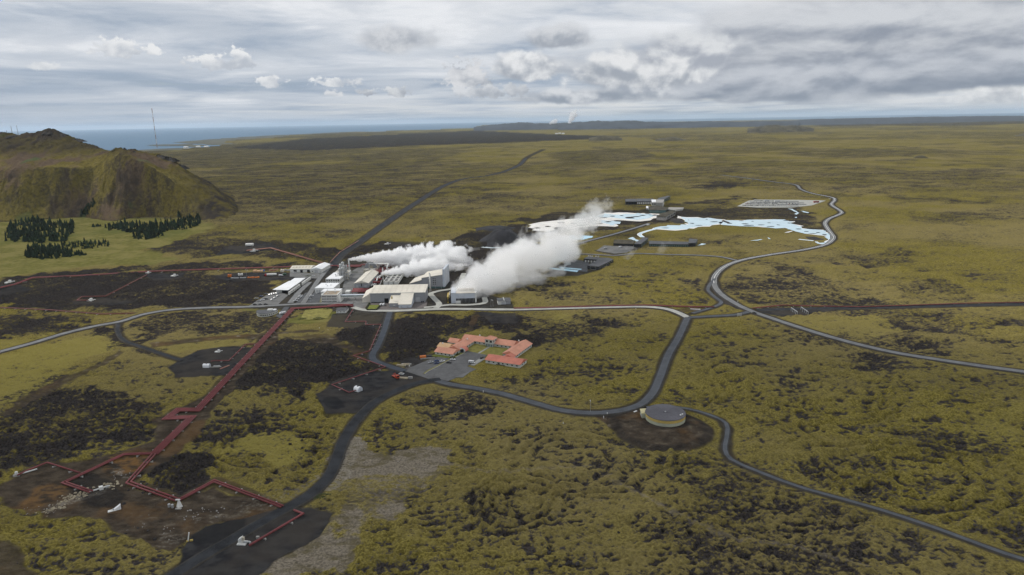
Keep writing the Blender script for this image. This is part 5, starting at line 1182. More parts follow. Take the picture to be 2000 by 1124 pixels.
t = thing('workshop', 'cream roofed white workshop with skylights and three dark doors', 'workshop', (-292.5, 880, 0), RAD(-1))
walls(t, 0, 0, 27, 22, 5.0, M_WHITE); MB().gable(0, 0, 27, 22, 5.0, 7.2, 'x', 0.5).build('roof', M_CREAM, t)
for k in range(6): MB().prism([(2 + k * 4.2, 4), (4 + k * 4.2, 4), (4 + k * 4.2, 7), (2 + k * 4.2, 7)], [5.9, 5.9, 6.5, 6.5], [6.2, 6.2, 6.8, 6.8]).build('skylight', M_BEIGE, t)
for x0, x1 in ((4.6, 8.6), (13.4, 16.6), (22.4, 26)): one('box', x0, -0.12, 0.0, x1, 0.2, 3.6).build('dark_door', M_DOOR, t)
t = thing('gabled_shed', 'white gabled shed between the workshop and the street', 'shed', (-264.3, 876, 0), RAD(-5))
walls(t, 0, 0, 15, 33, 5.0, M_WHITE); MB().gable(0, 0, 15, 33, 5.0, 7.6, 'y', 0.4).build('roof', M_WROOF, t); one('box', 5.5, -0.12, 0, 9.5, 0.2, 4).build('shed_door', M_PANEL, t); window(t, 2.6, 0, 1.6, 1.4, 1.2)

t = thing('canopy_building', 'long white roofed canopy building with parapet walls beside the car lot', 'building', (-277, 768, 0), RAD(-2))
one('box', 3, 7, -0.4, 16, 42, 4.0).build('wall', M_WHITE, t); one('box', 9, 2.2, -0.3, 17.5, 7, 3.8).build('open_bay', M_DOOR, t); one('box', 2.2, 2.0, -0.3, 9, 7, 3.9).build('bay_wall', M_WHITE, t)
MB().prism([(-0.8, 0), (18.6, -3.0), (18.6, 44), (3, 44)], 4.05, 4.55).build('roof', M_WROOF, t); one('box', 4, 44.2, -0.4, 17, 62, 3.6).build('rear_wall', M_WHITE, t); one('box', 3.6, 44.1, 3.6, 17.4, 62.4, 4.0).build('rear_roof', M_WROOF, t)
one('box', 20.0, -8, -0.4, 20.9, 32, 3.4).build('parapet_wall', M_WHITE, t); one('box', 20.0, 38, -0.4, 20.9, 72, 3.4).build('parapet_wall', M_WHITE, t); one('box', 18.6, 0, -0.3, 20, 32, 2.6).build('planted_strip', M_TURF, t); one('box', 17.6, 44, -0.3, 20, 70, 3.2).build('lean_to', M_DKROOF, t)
for k in range(5): window(t, 20.9, 2 + k * 6, 0.9, 2.2, 1.3, 'right')

t = thing('curved_building', 'grey roofed half round building with a curved white wall below the road', 'building', (-254.5, 684, 0))
n = 18; arc = [(10.4 * math.cos(math.pi + math.pi * i / n), 15.5 * math.sin(math.pi + math.pi * i / n)) for i in range(n + 1)]
MB().prism(arc, -0.4, 3.3).build('wall', M_MOTEL, t, smooth=False); MB().prism([(x * 1.03, y * 1.03) for x, y in arc], 3.3, 3.55, 0).build('roof', M_DKROOF, t); 
for i in range(n):
    a, b = arc[i], arc[i + 1]; m_ = ((a[0] + b[0]) / 2 * 1.004, (a[1] + b[1]) / 2 * 1.004); wq = window(t, m_[0], m_[1], 1.0, 1.3, 1.2); wq.rotation_euler.z = math.atan2(b[1] - a[1], b[0] - a[0])
one('box', 1, -5, 3.5, 6, -1.5, 5.0).build('roof_cabin', M_WHITE, t); one('box', 6.6, -4.4, 3.5, 9.6, -1.2, 4.6).build('roof_unit', M_WROOF, t)
t = thing('small_house', 'small white house with grey pitched roof beside the zigzag red pipe', 'house', (-182, 678, 0), RAD(-2))
walls(t, 0, 0, 10, 11, 2.7, M_WHITE); MB().gable(0, 0, 10, 11, 2.7, 4.0, 'x', 0.5).build('roof', M_DKROOF, t)
for xx in (1.6, 4.6, 8.2): window(t, xx, 0, 0.9, 0.9, 0.9)

# ------------------------------------------------------------------ motel
t = thing('motel', 'rambling motel with salmon pink sheet roofs round a green courtyard', 'motel', (-22.4, 520.5, 0), RAD(-26))
def wing(x0, y0, x1, y1, ax, eave=2.8, rise=2.4, roof=None, wins=(), hip=0.0, name='wing_wall'):
    w = walls(t, x0, y0, x1, y1, eave, M_MOTEL, name=name)
    MB().gable(x0, y0, x1, y1, eave, eave + rise, ax, 0.7, hip=hip).build('roof', roof or (M_SALMON if ax == 'x' else M_SALMON_Y), t)
    for f, a, b, n_ in wins:
        for k in range(n_):
            q = a + (b - a) * (k + 0.5) / n_
            if f == 'front': window(t, q, y0, 1.0, 1.5, 1.1)
            elif f == 'right': window(t, x1, q, 1.0, 1.5, 1.1, 'right')
            elif f == 'left': window(t, x0, q, 1.0, 1.5, 1.1, 'left')
wing(0, 0, 30.4, 13, 'x', 2.9, 2.6, M_REDROOF, [('front', 1, 30, 7), ('right', 3, 11, 2)])
one('box', 9.6, -0.14, -0.4, 17.5, 0.1, 0.5).build('basement_opening', M_DOOR, t)
one('box', 11.6, -0.12, 0.1, 12.6, 0.05, 2.1).build('door', M_DOOR, t)
wing(10, 13.4, 18, 21, 'y', 2.6, 2.0, M_REDROOF)
wing(6, 19, 18, 51, 'y', 2.9, 3.0, None, [('right', 21, 49, 9), ('left', 22, 36, 4)])
wing(-44, 39, 5.6, 50.5, 'x', 2.9, 3.0, None, [('front', -42, -20, 5), ('front', -11, 5, 4)])
wing(-43, 14, -32, 38.6, 'y', 2.8, 2.6, None, [('right', 16, 37, 5)])
wing(-49, 1.5, -32, 13.6, 'x', 2.7, 2.4, None, [('front', -48, -33, 4), ('right', 3, 12, 2)])
wing(-54, 13.8, -43.4, 24, 'x', 2.7, 2.2, M_PEACH)
wing(-52, 28, -43.4, 37, 'x', 2.7, 2.6, None)
one('box', -19.2, 36.4, -0.4, -12.4, 43, 3.2).build('tower_base', M_GREYW, t)
tw = one('box', -19.6, 36, 3.2, -12.0, 43.4, 7.2).build('tower_wall', M_MOTEL, t)
MB().gable(-19.6, 36, -12.0, 43.4, 7.2, 9.6, 'x', 0.7, hip=4.2).build('tower_roof', M_SALMON, t)
for k in range(2): window(t, -17.7 + k * 3.8, 36, 4.3, 2.3, 2.0); window(t, -12.0, 38 + k * 3.6, 4.4, 1.9, 1.7, 'right')
for k in range(4): window(t, -18.5 + k * 1.7, 36.4, 0.2, 1.2, 2.5, mat=M_TEAL)
n = 12; arc = [(-30.5 + 3.6 * math.cos(math.pi * i / n), 2.9 * math.sin(math.pi * i / n) + 1.4) for i in range(n + 1)]
MB().add([(x, 14.6, z) for x, z in arc] + [(x, 20, z) for x, z in arc], [(i, i + 1, n + 2 + i, n + 1 + i) for i in range(n)]).build('entrance_vault', M_REDROOF, t, smooth=True)
MB().add([(x, 14.62, z) for x, z in arc] + [(-26.9, 14.62, -0.4), (-34.1, 14.62, -0.4)], [tuple(range(n, -1, -1)) + (n + 2, n + 1)]).build('entrance_front', M_WHITE, t)
one('box', -32.4, 14.5, 0, -28.8, 14.66, 3.0).build('entrance_door', M_GLASS, t)
for xx, yy, zz in ((-50, 16, 5.0), (-36, 34, 5.2), (-30, 46, 5.6), (8, 46, 5.6)): roof_box(t, xx, yy, zz, 0.9, 1.0, M_WHITE, 'chimney')
mt = Matrix.Translation((-22.4, 520.5, 0)) @ Matrix.Rotation(RAD(-26), 4, 'Z')
def mloc(pts): return [tuple((mt @ Vector((x, y, 0)))[:2]) for x, y in pts]
sheet('courtyard_lawn', mloc([(-31.5, 20), (-9, 17), (4, 14.5), (5.8, 38.8), (-12, 38.8), (-12, 36.2), (-19.8, 36.2), (-19.8, 38.8), (-31.5, 38.8)]), 0.40, LAWN_Y, pts=False)
sheet('courtyard_path', mloc([(-17.0, 17.5), (-15.2, 17.3), (-14.6, 36.2), (-16.4, 36.2)]), 0.46, PAVE, pts=False)
sheet('motel_lawn', mloc([(-50, -3.5), (-30, -2.5), (-27, 14), (-31.9, 13), (-31.9, 1.4), (-49, 1.4)]), 0.40, LAWN, pts=False)
tag(strip('parking_divider', spline(S([(828, 731.5), (836, 725.5), (852, 717.5), (872, 706.5), (905, 691)])), [-0.9, -0.6, 0.6, 0.9], [0.3, 0.62, 0.62, 0.3], [KERB, LAWN_Y], [0, 1, 0]), kind='structure')
sheet('ramp_paving', [(919, 714), (938, 700), (948, 702), (926, 715)], 0.44, PAVE)

# ------------------------------------------------------------------ tank
t = thing('water_tank', 'round yellow banded tank with a flat grey roof on a bare earth mound', 'tank', (TANK[0], TANK[1], 0))
R_ = 12.6
MB().cyl(0, 0, 0.8, 3.7, R_, 64).build('wall', M_TANK, t); MB().cyl(0, 0, 3.7, 5.6, R_ + 0.12, 64).build('yellow_band', M_TANKY, t)
rf = MB().cyl(0, 0, 5.6, 6.0, R_ + 0.3, 64, R_ + 0.1).build('roof', M_TANKR, t)
for k in range(16):
    a = 2 * math.pi * k / 16; o = one('box', 0.4, -0.06, 6.0, R_ - 0.2, 0.06, 6.08).build('roof_seam', M_TANKR, rf); o.rotation_euler.z = a
MB().cyl(0, 0, 6.0, 6.5, 0.5, 10).build('roof_hatch', M_STEEL, rf)
for x, y in ((8.4, -5.6), (9.8, -4.6)): one('box', x - .4, y - .4, 6.0, x + .4, y + .4, 6.7).build('roof_vent', M_WHITE, rf)
one('box', -R_ - 2.2, 1.0, 0.6, -R_ + 1.2, 7.5, 4.6).build('valve_house', M_TANK, t)
MB().prism([(-R_ - 2.6, 0.5), (-R_ + 1.4, 3.5), (-R_ + 3.0, 8.8), (-R_ - 2.4, 8.0)], 4.6, 5.0).build('valve_house_roof', M_YELLOW, t)
one('box', -R_ - 2.3, 2.2, 0.8, -R_ - 2.1, 4.4, 3.4).build('valve_house_door', M_STEEL, t)

# ------------------------------------------------------------------ lagoon buildings
t = thing('clinic_hotel', 'dark grey L shaped flat roofed hotel beside two blue pools', 'hotel', site(1147, 527))
e = RAD(61.5); t.rotation_euler.z = e - math.pi / 2
def L2(u, v, z=4.2):
    x, y = site(u, v, z); v_ = Matrix.Rotation(-t.rotation_euler.z, 3, 'Z') @ Vector((x - t.location.x, y - t.location.y, 0)); return (v_.x, v_.y)
foot = [L2(*p) for p in ((1147.5, 519.5), (1169, 522), (1198, 508), (1190, 505), (1145, 503), (1140, 506.5), (1167, 508.5))]
MB().prism(foot, -0.4, 4.2).build('wall', M_BLACKW, t); MB().prism([(x * 1.01, y * 1.01) for x, y in foot], 4.2, 4.7).build('roof', M_DKROOF, t)
for k in range(6):
    f0, f1 = foot[1], foot[2]; q = (k + 0.6) / 6.4; x = f0[0] + (f1[0] - f0[0]) * q; y = f0[1] + (f1[1] - f0[1]) * q; wq = window(t, x, y, 0.8, 3.5, 2.2); wq.rotation_euler.z = math.atan2(f1[1] - f0[1], f1[0] - f0[0])
for k in range(4):
    f0, f1 = foot[5], foot[6]; q = (k + 0.7) / 4.8; x = f0[0] + (f1[0] - f0[0]) * q; y = f0[1] + (f1[1] - f0[1]) * q; wq = window(t, x, y, 0.6, 2.0, 2.2, mat=M_WHITE); wq.rotation_euler.z = math.atan2(f1[1] - f0[1], f1[0] - f0[0])
f0, f1 = foot[0], foot[1]; wq = window(t, (f0[0] + f1[0]) / 2, (f0[1] + f1[1]) / 2, 0.4, 8, 3.0, mat=M_GLASS); wq.rotation_euler.z = math.atan2(f1[1] - f0[1], f1[0] - f0[0])

def slab(name, label, cat, pts, h, wmat, rmat, bands=0, bmat=None, edge='front'):
    P = S(pts); c = P[0]; t = thing(name, label, cat, c)
    Q = [(x - c[0], y - c[1]) for x, y in P]
    if sum(Q[i][0] * Q[(i + 1) % len(Q)][1] - Q[(i + 1) % len(Q)][0] * Q[i][1] for i in range(len(Q))) < 0: Q = Q[::-1]
    MB().prism(Q, -0.4, h).build('wall', wmat, t)
    cx = sum(q[0] for q in Q) / len(Q); cy_ = sum(q[1] for q in Q) / len(Q)
    MB().prism([(cx + (x - cx) * 1.02, cy_ + (y - cy_) * 1.02) for x, y in Q], h, h + 0.5).build('roof', rmat, t)
    if bands:
        # windows on the longest side that looks at the camera
        best = None
        for i in range(len(Q)):
            a, b = Q[i], Q[(i + 1) % len(Q)]; L = math.dist(a, b); nrm = ((b[1] - a[1]) / L, -(b[0] - a[0]) / L)
            if nrm[1] < -0.25 and (best is None or L > best[0]): best = (L, a, b)
        L, a, b = best; an = math.atan2(b[1] - a[1], b[0] - a[0])
        for k in range(bands):
            q = (k + 0.5) / bands
            wq = window(t, a[0] + (b[0] - a[0]) * q, a[1] + (b[1] - a[1]) * q, h * 0.18, L / bands * 0.62, h * 0.62, mat=bmat or M_GLASS, frame=False); wq.rotation_euler.z = an
    return t
slab('lagoon_wing', 'dark western wing of the lagoon baths with a row of tall glass bays', 'building', [(1222, 400), (1243, 400), (1243, 394.6), (1221, 395)], 6.5, M_BLACKW, M_DKROOF, 4, M_GLASS)
slab('lagoon_gallery', 'white panelled gallery of the lagoon baths between dark wing and stone block', 'building', [(1244, 400), (1276, 400), (1276, 394.4), (1244, 394.4)], 6.8, M_BLACKW, M_DKROOF, 9, M_WHITE)
slab('lagoon_annex', 'dark long rear wing of the lagoon baths reaching back over the moss', 'building', [(1283, 397), (1296, 396), (1309, 389), (1303, 388.5), (1286, 393)], 6.5, M_BLACKW, M_DKROOF, 3, M_TEAL)
slab('lagoon_block', 'pale stone block at the middle of the lagoon baths', 'building', [(1281, 406.5), (1294, 406.5), (1297, 400), (1282, 400)], 11.0, M_CONC, M_CONC, 3, M_WHITE)
slab('lagoon_lobby', 'white lobby with tall glass door left of the pale stone block', 'building', [(1273, 402.6), (1281, 402.6), (1281, 397.5), (1272, 397.5)], 8.0, M_WHITE, M_WROOF, 2, M_GLASS)
slab('bath_house', 'teal glazed bath house at the edge of the milky lagoon', 'building', [(1269, 416.6), (1283, 416.6), (1300, 417), (1305, 412), (1285, 408), (1266, 409.5)], 6.0, M_TEAL, M_TURF, 9, M_GLASS)
slab('sauna_building', 'stone walled turf roofed building above the lagoon terrace', 'building', [(1282, 430), (1300, 431), (1303, 429.6), (1319, 420.5), (1314, 418.5), (1292, 424)], 7.0, M_CONC, M_TURF, 5, M_GLASS)
slab('lagoon_store', 'low pale store on the dark bank left of the bath house', 'building', [(1262, 410), (1274, 411), (1275, 406.6), (1262, 406)], 3.0, M_CONC, M_WROOF, 3, M_GLASS)
slab('terrace_block', 'pale terrace of stacked stone units behind the bath house', 'terrace', [(1305, 412.6), (1318, 413.4), (1334, 411), (1335, 408.5), (1306, 408)], 2.6, M_CONC, M_CONC, 6, M_WHITE)
slab('retreat_hotel', 'long black retreat hotel wing with small blue windows on the lava', 'hotel', [(1268, 482), (1345, 483), (1346, 478), (1268, 476)], 3.8, M_BLACKW, M_DKROOF, 18, M_TEAL)
slab('retreat_entrance', 'black entrance wing of the retreat hotel with slanting roof', 'hotel', [(1238, 484), (1252, 484.5), (1266, 472.5), (1256, 471)], 5.5, M_BLACKW, M_DKROOF, 4, M_TEAL)
slab('retreat_spa', 'low black spa wing left of the retreat entrance', 'hotel', [(1198, 480.5), (1236, 481.6), (1240, 474.5), (1200, 473)], 3.4, M_BLACKW, M_TURF, 7, M_GLASS)
slab('retreat_end_block', 'square black block ending the retreat hotel beside a small pond', 'hotel', [(1344, 482.5), (1358, 482), (1362, 475), (1346, 473.5)], 5.2, M_BLACKW, M_DKROOF, 2, M_TEAL)

# ------------------------------------------------------------------ pipelines
SUP = {}
def offset_line(P, d):
    """parallel polyline with mitred corners"""
    out = []; n = len(P)
    for i in range(n):
        def nrm(a, b):
            L = math.dist(a, b) or 1; return ((b[1] - a[1]) / L, -(b[0] - a[0]) / L)
        n0 = nrm(P[i - 1], P[i]) if i else None; n1 = nrm(P[i], P[i + 1]) if i < n - 1 else None
        if n0 is None: m_, k = n1, 1.0
        elif n1 is None: m_, k = n0, 1.0
        else:
            mx, my = n0[0] + n1[0], n0[1] + n1[1]; L = math.hypot(mx, my)
            if L < 0.2: m_, k = n0, 1.0
            else: m_ = (mx / L, my / L); k = 1 / max(0.4, m_[0] * n0[0] + m_[1] * n0[1])
        out.append((P[i][0] + m_[0] * d * k, P[i][1] + m_[1] * d * k))
    return out
for lab, pts, k_, dia, spc in PIPES:
    P = S(pts, 1.0); o0 = P[0]; faded = 'pink' in lab
    t = thing('pipeline', lab, 'pipeline', (o0[0], o0[1], 0), group='red pipelines over the lava')
    Q = [(x - o0[0], y - o0[1]) for x, y in P]
    for q in range(k_):
        d = (q - (k_ - 1) / 2) * spc
        MB().tube([(x, y, 1.15 if min(P[0][1], P[-1][1]) < 760 else 2.1) for x, y in offset_line(Q, d)], dia / 2, 8).build('pipe', M_PINK if faded else M_RED, t, smooth=True)
    W_ = k_ * spc + 0.8; key = (k_, spc)
    if key not in SUP: SUP[key] = MB().box(-0.3, -W_ / 2, -1.0, 0.3, W_ / 2, 0.62).box(-0.35, W_ / 2, -0.8, 0.35, W_ / 2 + 0.5, 0.9).mesh('support', M_CONC)
    cnt = 0
    for a, b in zip(Q[:-1], Q[1:]):
        L = math.dist(a, b); st = 12.0 if max(P[0][1], P[-1][1]) < 760 else 30.0; n = int(L / st)
        for i in range(n):
            if cnt > 60: break
            f = (i + 0.5) / n; an = math.atan2(b[1] - a[1], b[0] - a[0])
            link('support', SUP[key], t, (a[0] + (b[0] - a[0]) * f, a[1] + (b[1] - a[1]) * f, 0), an); cnt += 1

# ------------------------------------------------------------------ wells
def barrel_hut(label, u, v, rz, L, w, h, name='barrel_hut'):
    x, y = site(u, v); t = thing(name, label, 'hut', (x, y, 0), rz); n = 12
    arc = [(-w / 2 * math.cos(math.pi * i / n), h * 0.45 + h * 0.55 * math.sin(math.pi * i / n)) for i in range(n + 1)]
    arc = [(-w / 2, -0.3)] + arc + [(w / 2, -0.3)]; m = len(arc)
    MB().add([(-L / 2, a, z) for a, z in arc] + [(L / 2, a, z) for a, z in arc], [(i, m + i, m + i + 1, i + 1) for i in range(m - 1)]).build('vault', M_WROOF, t)
    MB().add([(-L / 2, a, z) for a, z in arc], [tuple(range(m))]).build('end_wall', M_WHITE, t); MB().add([(L / 2, a, z) for a, z in arc], [tuple(range(m - 1, -1, -1))]).build('end_wall', M_BLUEW, t)
    one('box', -0.4, -0.5, h - 0.1, 0.5, 0.3, h + 0.35).build('roof_hatch', M_DKROOF, t); one('box', L / 2 - 0.02, -0.6, 0, L / 2 + 0.08, 0.6, 2.0).build('door', M_PANEL, t)
    return t
barrel_hut('white barrel roofed well hut at the end of the zigzag red pipe', 699.5, 763.5, RAD(-35), 4.8, 4.4, 3.4)
t = barrel_hut('white box hut on the dark gravel pad left of the wide red pipes', 404, 717.5, RAD(-4), 5.2, 3.4, 3.0)
t = thing('wellhead', 'tall white cone shaped wellhead silencer where two red pipes meet', 'wellhead', site(351, 990))
MB().cyl(0, 0, -0.2, 3.6, 2.2, 4, 0.9).build('skirt', M_WHITE, t); MB().cyl(0, 0, 3.6, 5.2, 0.7, 10, 0.6).build('neck', M_WHITE, t); one('box', -2.0, -0.4, 4.6, 0.9, 0.4, 5.3).build('head_pipe', M_WPIPE, t)
one('box', -1.4, -3.4, -0.2, 2.4, -2.0, 0.5).build('slab', M_CONC, t); MB().cyl(-4.0, -1.2, -0.2, 2.4, 0.8, 10).build('drum', M_STEEL, t); MB().cyl(-6.6, -0.2, -0.2, 2.2, 0.8, 10).build('drum', M_STEEL, t)
t = thing('wellhead', 'white L shaped wellhead on the dark gravel at the lowest red pipe end', 'wellhead', site(475, 1062), RAD(-6))
one('box', -3.0, -2.0, -0.3, 2.2, 2.0, 0.7).build('slab', M_WHITE, t); MB().prism([(-2.3, -1.3), (-0.2, -1.3), (-0.2, 1.2), (-2.3, 1.2)], 0.7, [3.2, 4.6, 4.6, 3.2]).build('upright', M_WHITE, t); one('box', -0.2, -0.7, 2.4, 1.0, 0.7, 4.2).build('valve', M_BEIGE, t)
MB().tube([(0.4, 0, 1.2), (2.6, 0, 1.2), (3.8, 0.6, 1.2)], 0.45).build('spool', M_STEEL, t); MB().cyl(4.6, -0.6, -0.2, 1.8, 0.6, 10).build('drum', M_STEEL, t); one('box', 5.6, 4.6, -0.2, 7.4, 5.8, 1.6).build('crate', M_CONC, t)
t = thing('wellhead', 'white ramp shaped well cover left of the tall cone wellhead', 'wellhead', site(222, 998), RAD(30))
one('box', -3.2, -1.3, -0.3, 1.4, 1.5, 0.5).build('slab', M_WHITE, t); MB().prism([(0.2, -1.1), (4.2, -1.1), (4.2, 1.2), (0.2, 1.2)], -0.2, [1.0, 3.4, 3.4, 1.0]).build('ramp', M_WROOF, t); one('box', -0.4, -0.4, 0.5, 0.3, 0.4, 1.5).build('valve', M_STEEL, t)
t = thing('wellhead', 'white well valve and pipe on a pale stony ridge', 'wellhead', site(192, 958), RAD(38))
MB().tube([(-6, 0, 0.8), (7, 0.3, 0.8)], 0.55).build('pipe', M_WPIPE, t, smooth=True); one('box', 0.6, -1.2, -0.2, 3.0, 1.3, 2.2).build('valve_box', M_WHITE, t); one('box', 4.4, -0.7, -0.2, 6.2, 0.7, 1.3).build('valve', M_STEEL, t)
t = thing('wellhead', 'small white well block at the far left foreground edge', 'wellhead', site(33, 930), RAD(20))
one('box', -1.6, -1.0, -0.2, 1.6, 1.0, 1.0).build('slab', M_CONC, t); one('box', -0.6, -0.6, 1.0, 0.6, 0.6, 2.6).build('valve', M_WHITE, t); MB().tube([(0.6, 0, 0.7), (9, 3.6, 0.7)], 0.4).build('spool', M_WPIPE, t)
t = thing('signpost', 'leaning white post with yellow feet beside the dark gravel ramp', 'post', site(367, 1058), RAD(10))
MB().tube([(0, 0, -0.3), (0.9, 0.4, 4.4)], 0.28).build('post', M_WHITE, t); one('box', 0.8, -0.2, -0.2, 2.2, 0.5, 0.7).build('foot', M_BRASS, t); one('box', -0.6, -0.3, -0.2, 0.3, 0.3, 0.5).build('foot', M_BRASS, t)
for lab, u, v, s in [('white well cluster on dark gravel at the tip of the faded pink pipeline', 495, 491.5, 1.5), ('white wellhead in the black lava field at the thin branch pipe', 177, 588, 1.2), ('white wellhead at the left end of the long red pipeline', 18, 553, 1.4), ('white well block on the pad below the long red pipeline', 340, 540, 1.2), ('pale well block on dark gravel behind the plant', 756, 478, 1.3), ('pale capped well in the middle of the gravel pad left of the wide pipes', 426, 688, 0.8), ('small grey valve cabinet where the long pipelines cross', 289, 534, 1.0)]:
    t = thing('wellhead', lab, 'wellhead', site(u, v), RAD(rnd.uniform(-20, 20)))
    one('box', -3.2 * s, -1.6 * s, -0.3, 2.2 * s, 1.6 * s, 0.9 * s).build('slab', M_WHITE, t); one('box', -0.2 * s, -0.9 * s, 0.9 * s, 1.8 * s, 0.9 * s, 2.6 * s).build('valve', M_WHITE, t); MB().tube([(1.5 * s, 0, 1.2 * s), (4.5 * s, 1.2 * s, 1.2 * s)], 0.4 * s).build('spool', M_WPIPE, t)
t = thing('storage_tank', 'short white horizontal tank on the far dark gravel behind the pink pipeline', 'tank', site(488, 482)); MB().tube([(-6, 0, 3), (-5.2, 0, 3), (5.2, 0, 3), (6, 0, 3)], 2.6, 14).build('shell', M_WHITE, t, smooth=True)
for s in (-4, 4): one('box', s - 0.5, -1.5, -0.3, s + 0.5, 1.5, 1.4).build('saddle', M_CONC, t)

for o in [q for q in col.objects if q.name.startswith('wellhead') and q.parent is None][:4]: o.scale = (0.8, 0.8, 0.8)
# pale stones dumped round the wells
def rubble(name, label, pts, n, spread, smin, smax, mat, seed):
    r = random.Random(seed); mb = MB()
    for _ in range(n):
        u, v = r.choice(pts); x, y = site(u, v); x += r.gauss(0, spread); y += r.gauss(0, spread); s = r.uniform(smin, smax)
        V = []
        for i in range(6):
            a = i / 6 * 6.283; V.append((x + s * math.cos(a) * r.uniform(.7, 1.2), y + s * math.sin(a) * r.uniform(.7, 1.2), -0.15))
        for i in range(6):
            a = i / 6 * 6.283 + 0.3; V.append((x + s * 0.62 * math.cos(a) * r.uniform(.6, 1.2), y + s * 0.62 * math.sin(a) * r.uniform(.6, 1.2), s * r.uniform(.35, .8)))
        mb.add(V, [(i, (i + 1) % 6, 6 + (i + 1) % 6, 6 + i) for i in range(6)] + [tuple(range(6, 12))])
    o = mb.build(name, mat); tag(o, label, 'stones', kind='stuff'); return o
M_STONE = paint('pale_stone', (0.36, 0.31, 0.22), 0.9, 0.2, 0.4); M_STONEG = paint('grey_pale_stone', (0.30, 0.28, 0.26), 0.9, 0.2, 0.4)
rubble('rubble', 'pale stones heaped along the ridge by the white valve', [(130, 975), (140, 970), (150, 966), (160, 968), (172, 962), (205, 950), (215, 946), (120, 985), (110, 992), (100, 998), (218, 952)], 150, 2.2, 0.25, 1.0, M_STONE, 5)
rubble('rubble', 'light stones scattered below the brown well yard', [(275, 1028), (282, 1026), (90, 995), (70, 997), (320, 1040), (240, 930), (232, 926), (370, 1005), (390, 1000), (420, 1002)], 110, 3.2, 0.2, 0.65, M_STONEG, 6)
rubble('rubble', 'loose white pebbles beside the bend of the gravel road', [(690, 872), (694, 860), (684, 890), (672, 910), (664, 930), (650, 950), (800, 900), (760, 930), (740, 1000)], 150, 5.5, 0.12, 0.42, M_STONEG, 7)
rubble('boulders', 'dark lava boulders strewn through the foreground moss', [(950, 1005), (1000, 985), (1020, 1010), (930, 990), (1340, 900), (1480, 905), (860, 800), (620, 860), (300, 945), (340, 940), (1650, 1040), (1700, 960), (1850, 880), (1880, 940), (1200, 1060), (1100, 1100), (150, 860), (60, 880), (230, 1050), (100, 1080)], 420, 9.0, 0.35, 1.3, LAVA_MAT, 8)

# ------------------------------------------------------------------ vehicles
CAR_COL = {'white': (0.66, 0.67, 0.68), 'silver': (0.36, 0.37, 0.38), 'black': (0.015, 0.015, 0.018), 'red': (0.34, 0.02, 0.02), 'blue': (0.03, 0.06, 0.16), 'grey': (0.11, 0.115, 0.12), 'green': (0.03, 0.10, 0.05)}
CAR_MAT = {k: paint('car_paint_' + k, v, 0.3, 0.04, 0.8, spec=0.5) for k, v in CAR_COL.items()}
M_TYRE = paint('tyre_rubber', (0.015, 0.015, 0.015), 0.9, 0.2, 2.0)
def body_profile(L, W, prof, hw):
    """cross sections along the car: (x, half width factor, z bottom, z top)"""
    mb = MB(); V = []; n = len(prof)
    for x, k, z0, z1 in prof:
        w = W / 2 * k; zm = z0 + (z1 - z0) * 0.55
        V += [(x * L, -w * 0.92, z0), (x * L, -w, zm), (x * L, -w * hw, z1), (x * L, w * hw, z1), (x * L, w, zm), (x * L, w * 0.92, z0)]
    F = []
    for i in range(n - 1):
        for j in range(6): F.append((i * 6 + j, i * 6 + (j + 1) % 6, (i + 1) * 6 + (j + 1) % 6, (i + 1) * 6 + j))
    F += [tuple(range(5, -1, -1)), tuple(range((n - 1) * 6, n * 6))]
    return mb.add(V, F)
BODY = {}
def car_meshes(kind, colr):
    key = (kind, colr)
    if key in BODY: return BODY[key]
    if kind == 'van': L, W, H_ = 5.4, 2.0, 2.4; prof = [(-.5, .92, .45, 2.3), (.28, 1, .4, 2.35), (.36, .98, .4, 1.9), (.42, .95, .4, 1.25), (.5, .86, .5, .95)]
    else: L, W, H_ = 4.5, 1.8, 1.5; prof = [(-.5, .86, .5, .88), (-.42, .98, .35, .98), (.18, 1, .32, .96), (.42, .96, .34, .86), (.5, .8, .48, .7)]
    b = body_profile(L, W, prof, 0.9).mesh('body', CAR_MAT[colr], True)
    if kind == 'van': g = body_profile(L, W, [(-.44, .94, 1.45, 2.0), (.26, 1.01, 1.45, 2.05), (.37, .99, 1.3, 1.92), (.405, .9, 1.25, 1.5)], 0.98).mesh('windows', M_GLASS)
    else: g = body_profile(L, W, [(-.38, .84, .9, .98), (-.27, .84, .92, 1.42), (.03, .84, .92, 1.46), (.2, .84, .92, 1.0)], 0.82).mesh('windows', M_GLASS)
    rf = None if kind == 'van' else body_profile(L, W, [(-.27, .72, 1.40, 1.47), (.03, .72, 1.42, 1.5)], 0.95).mesh('roof_panel', CAR_MAT[colr], True)
    wm = MB(); n = 10; r_ = 0.34
    wm.add([(r_ * math.cos(6.283 * i / n), y, r_ + r_ * math.sin(6.283 * i / n)) for y in (-0.12, 0.12) for i in range(n)], [(i, n + i, n + (i + 1) % n, (i + 1) % n) for i in range(n)] + [tuple(range(n)), tuple(range(2 * n - 1, n - 1, -1))])
    BODY[key] = (L, W, b, g, rf, wm.mesh('wheel', M_TYRE)); return BODY[key]
def car(label, u, v, ang, colr, kind='car', z=0.36, group='cars parked round the plant', cat='car', parts=True, name=None):
    L, W, b, g, rf, wm = car_meshes(kind, colr); x, y = site(u, v, z)
    t = thing(name or ('parked_' + kind if parts else 'parked_car'), label, cat, (x, y, z), RAD(ang), group)
    link('body', b, t); link('windows', g, t)
    if rf: link('roof_panel', rf, t)
    for sx in (-0.31, 0.31):
        for sy in (-1, 1): link('wheel', wm, t, (sx * L, sy * W * 0.46, 0))
    return t
G_ = 'cars at the motel'
car('white car nearest the motel entrance on the motel car park', 884.5, 703.5, -8, 'white', z=0.32, group=G_)
car('white car beside the dark cars on the motel car park', 864, 707, 20, 'white', z=0.32, group=G_)
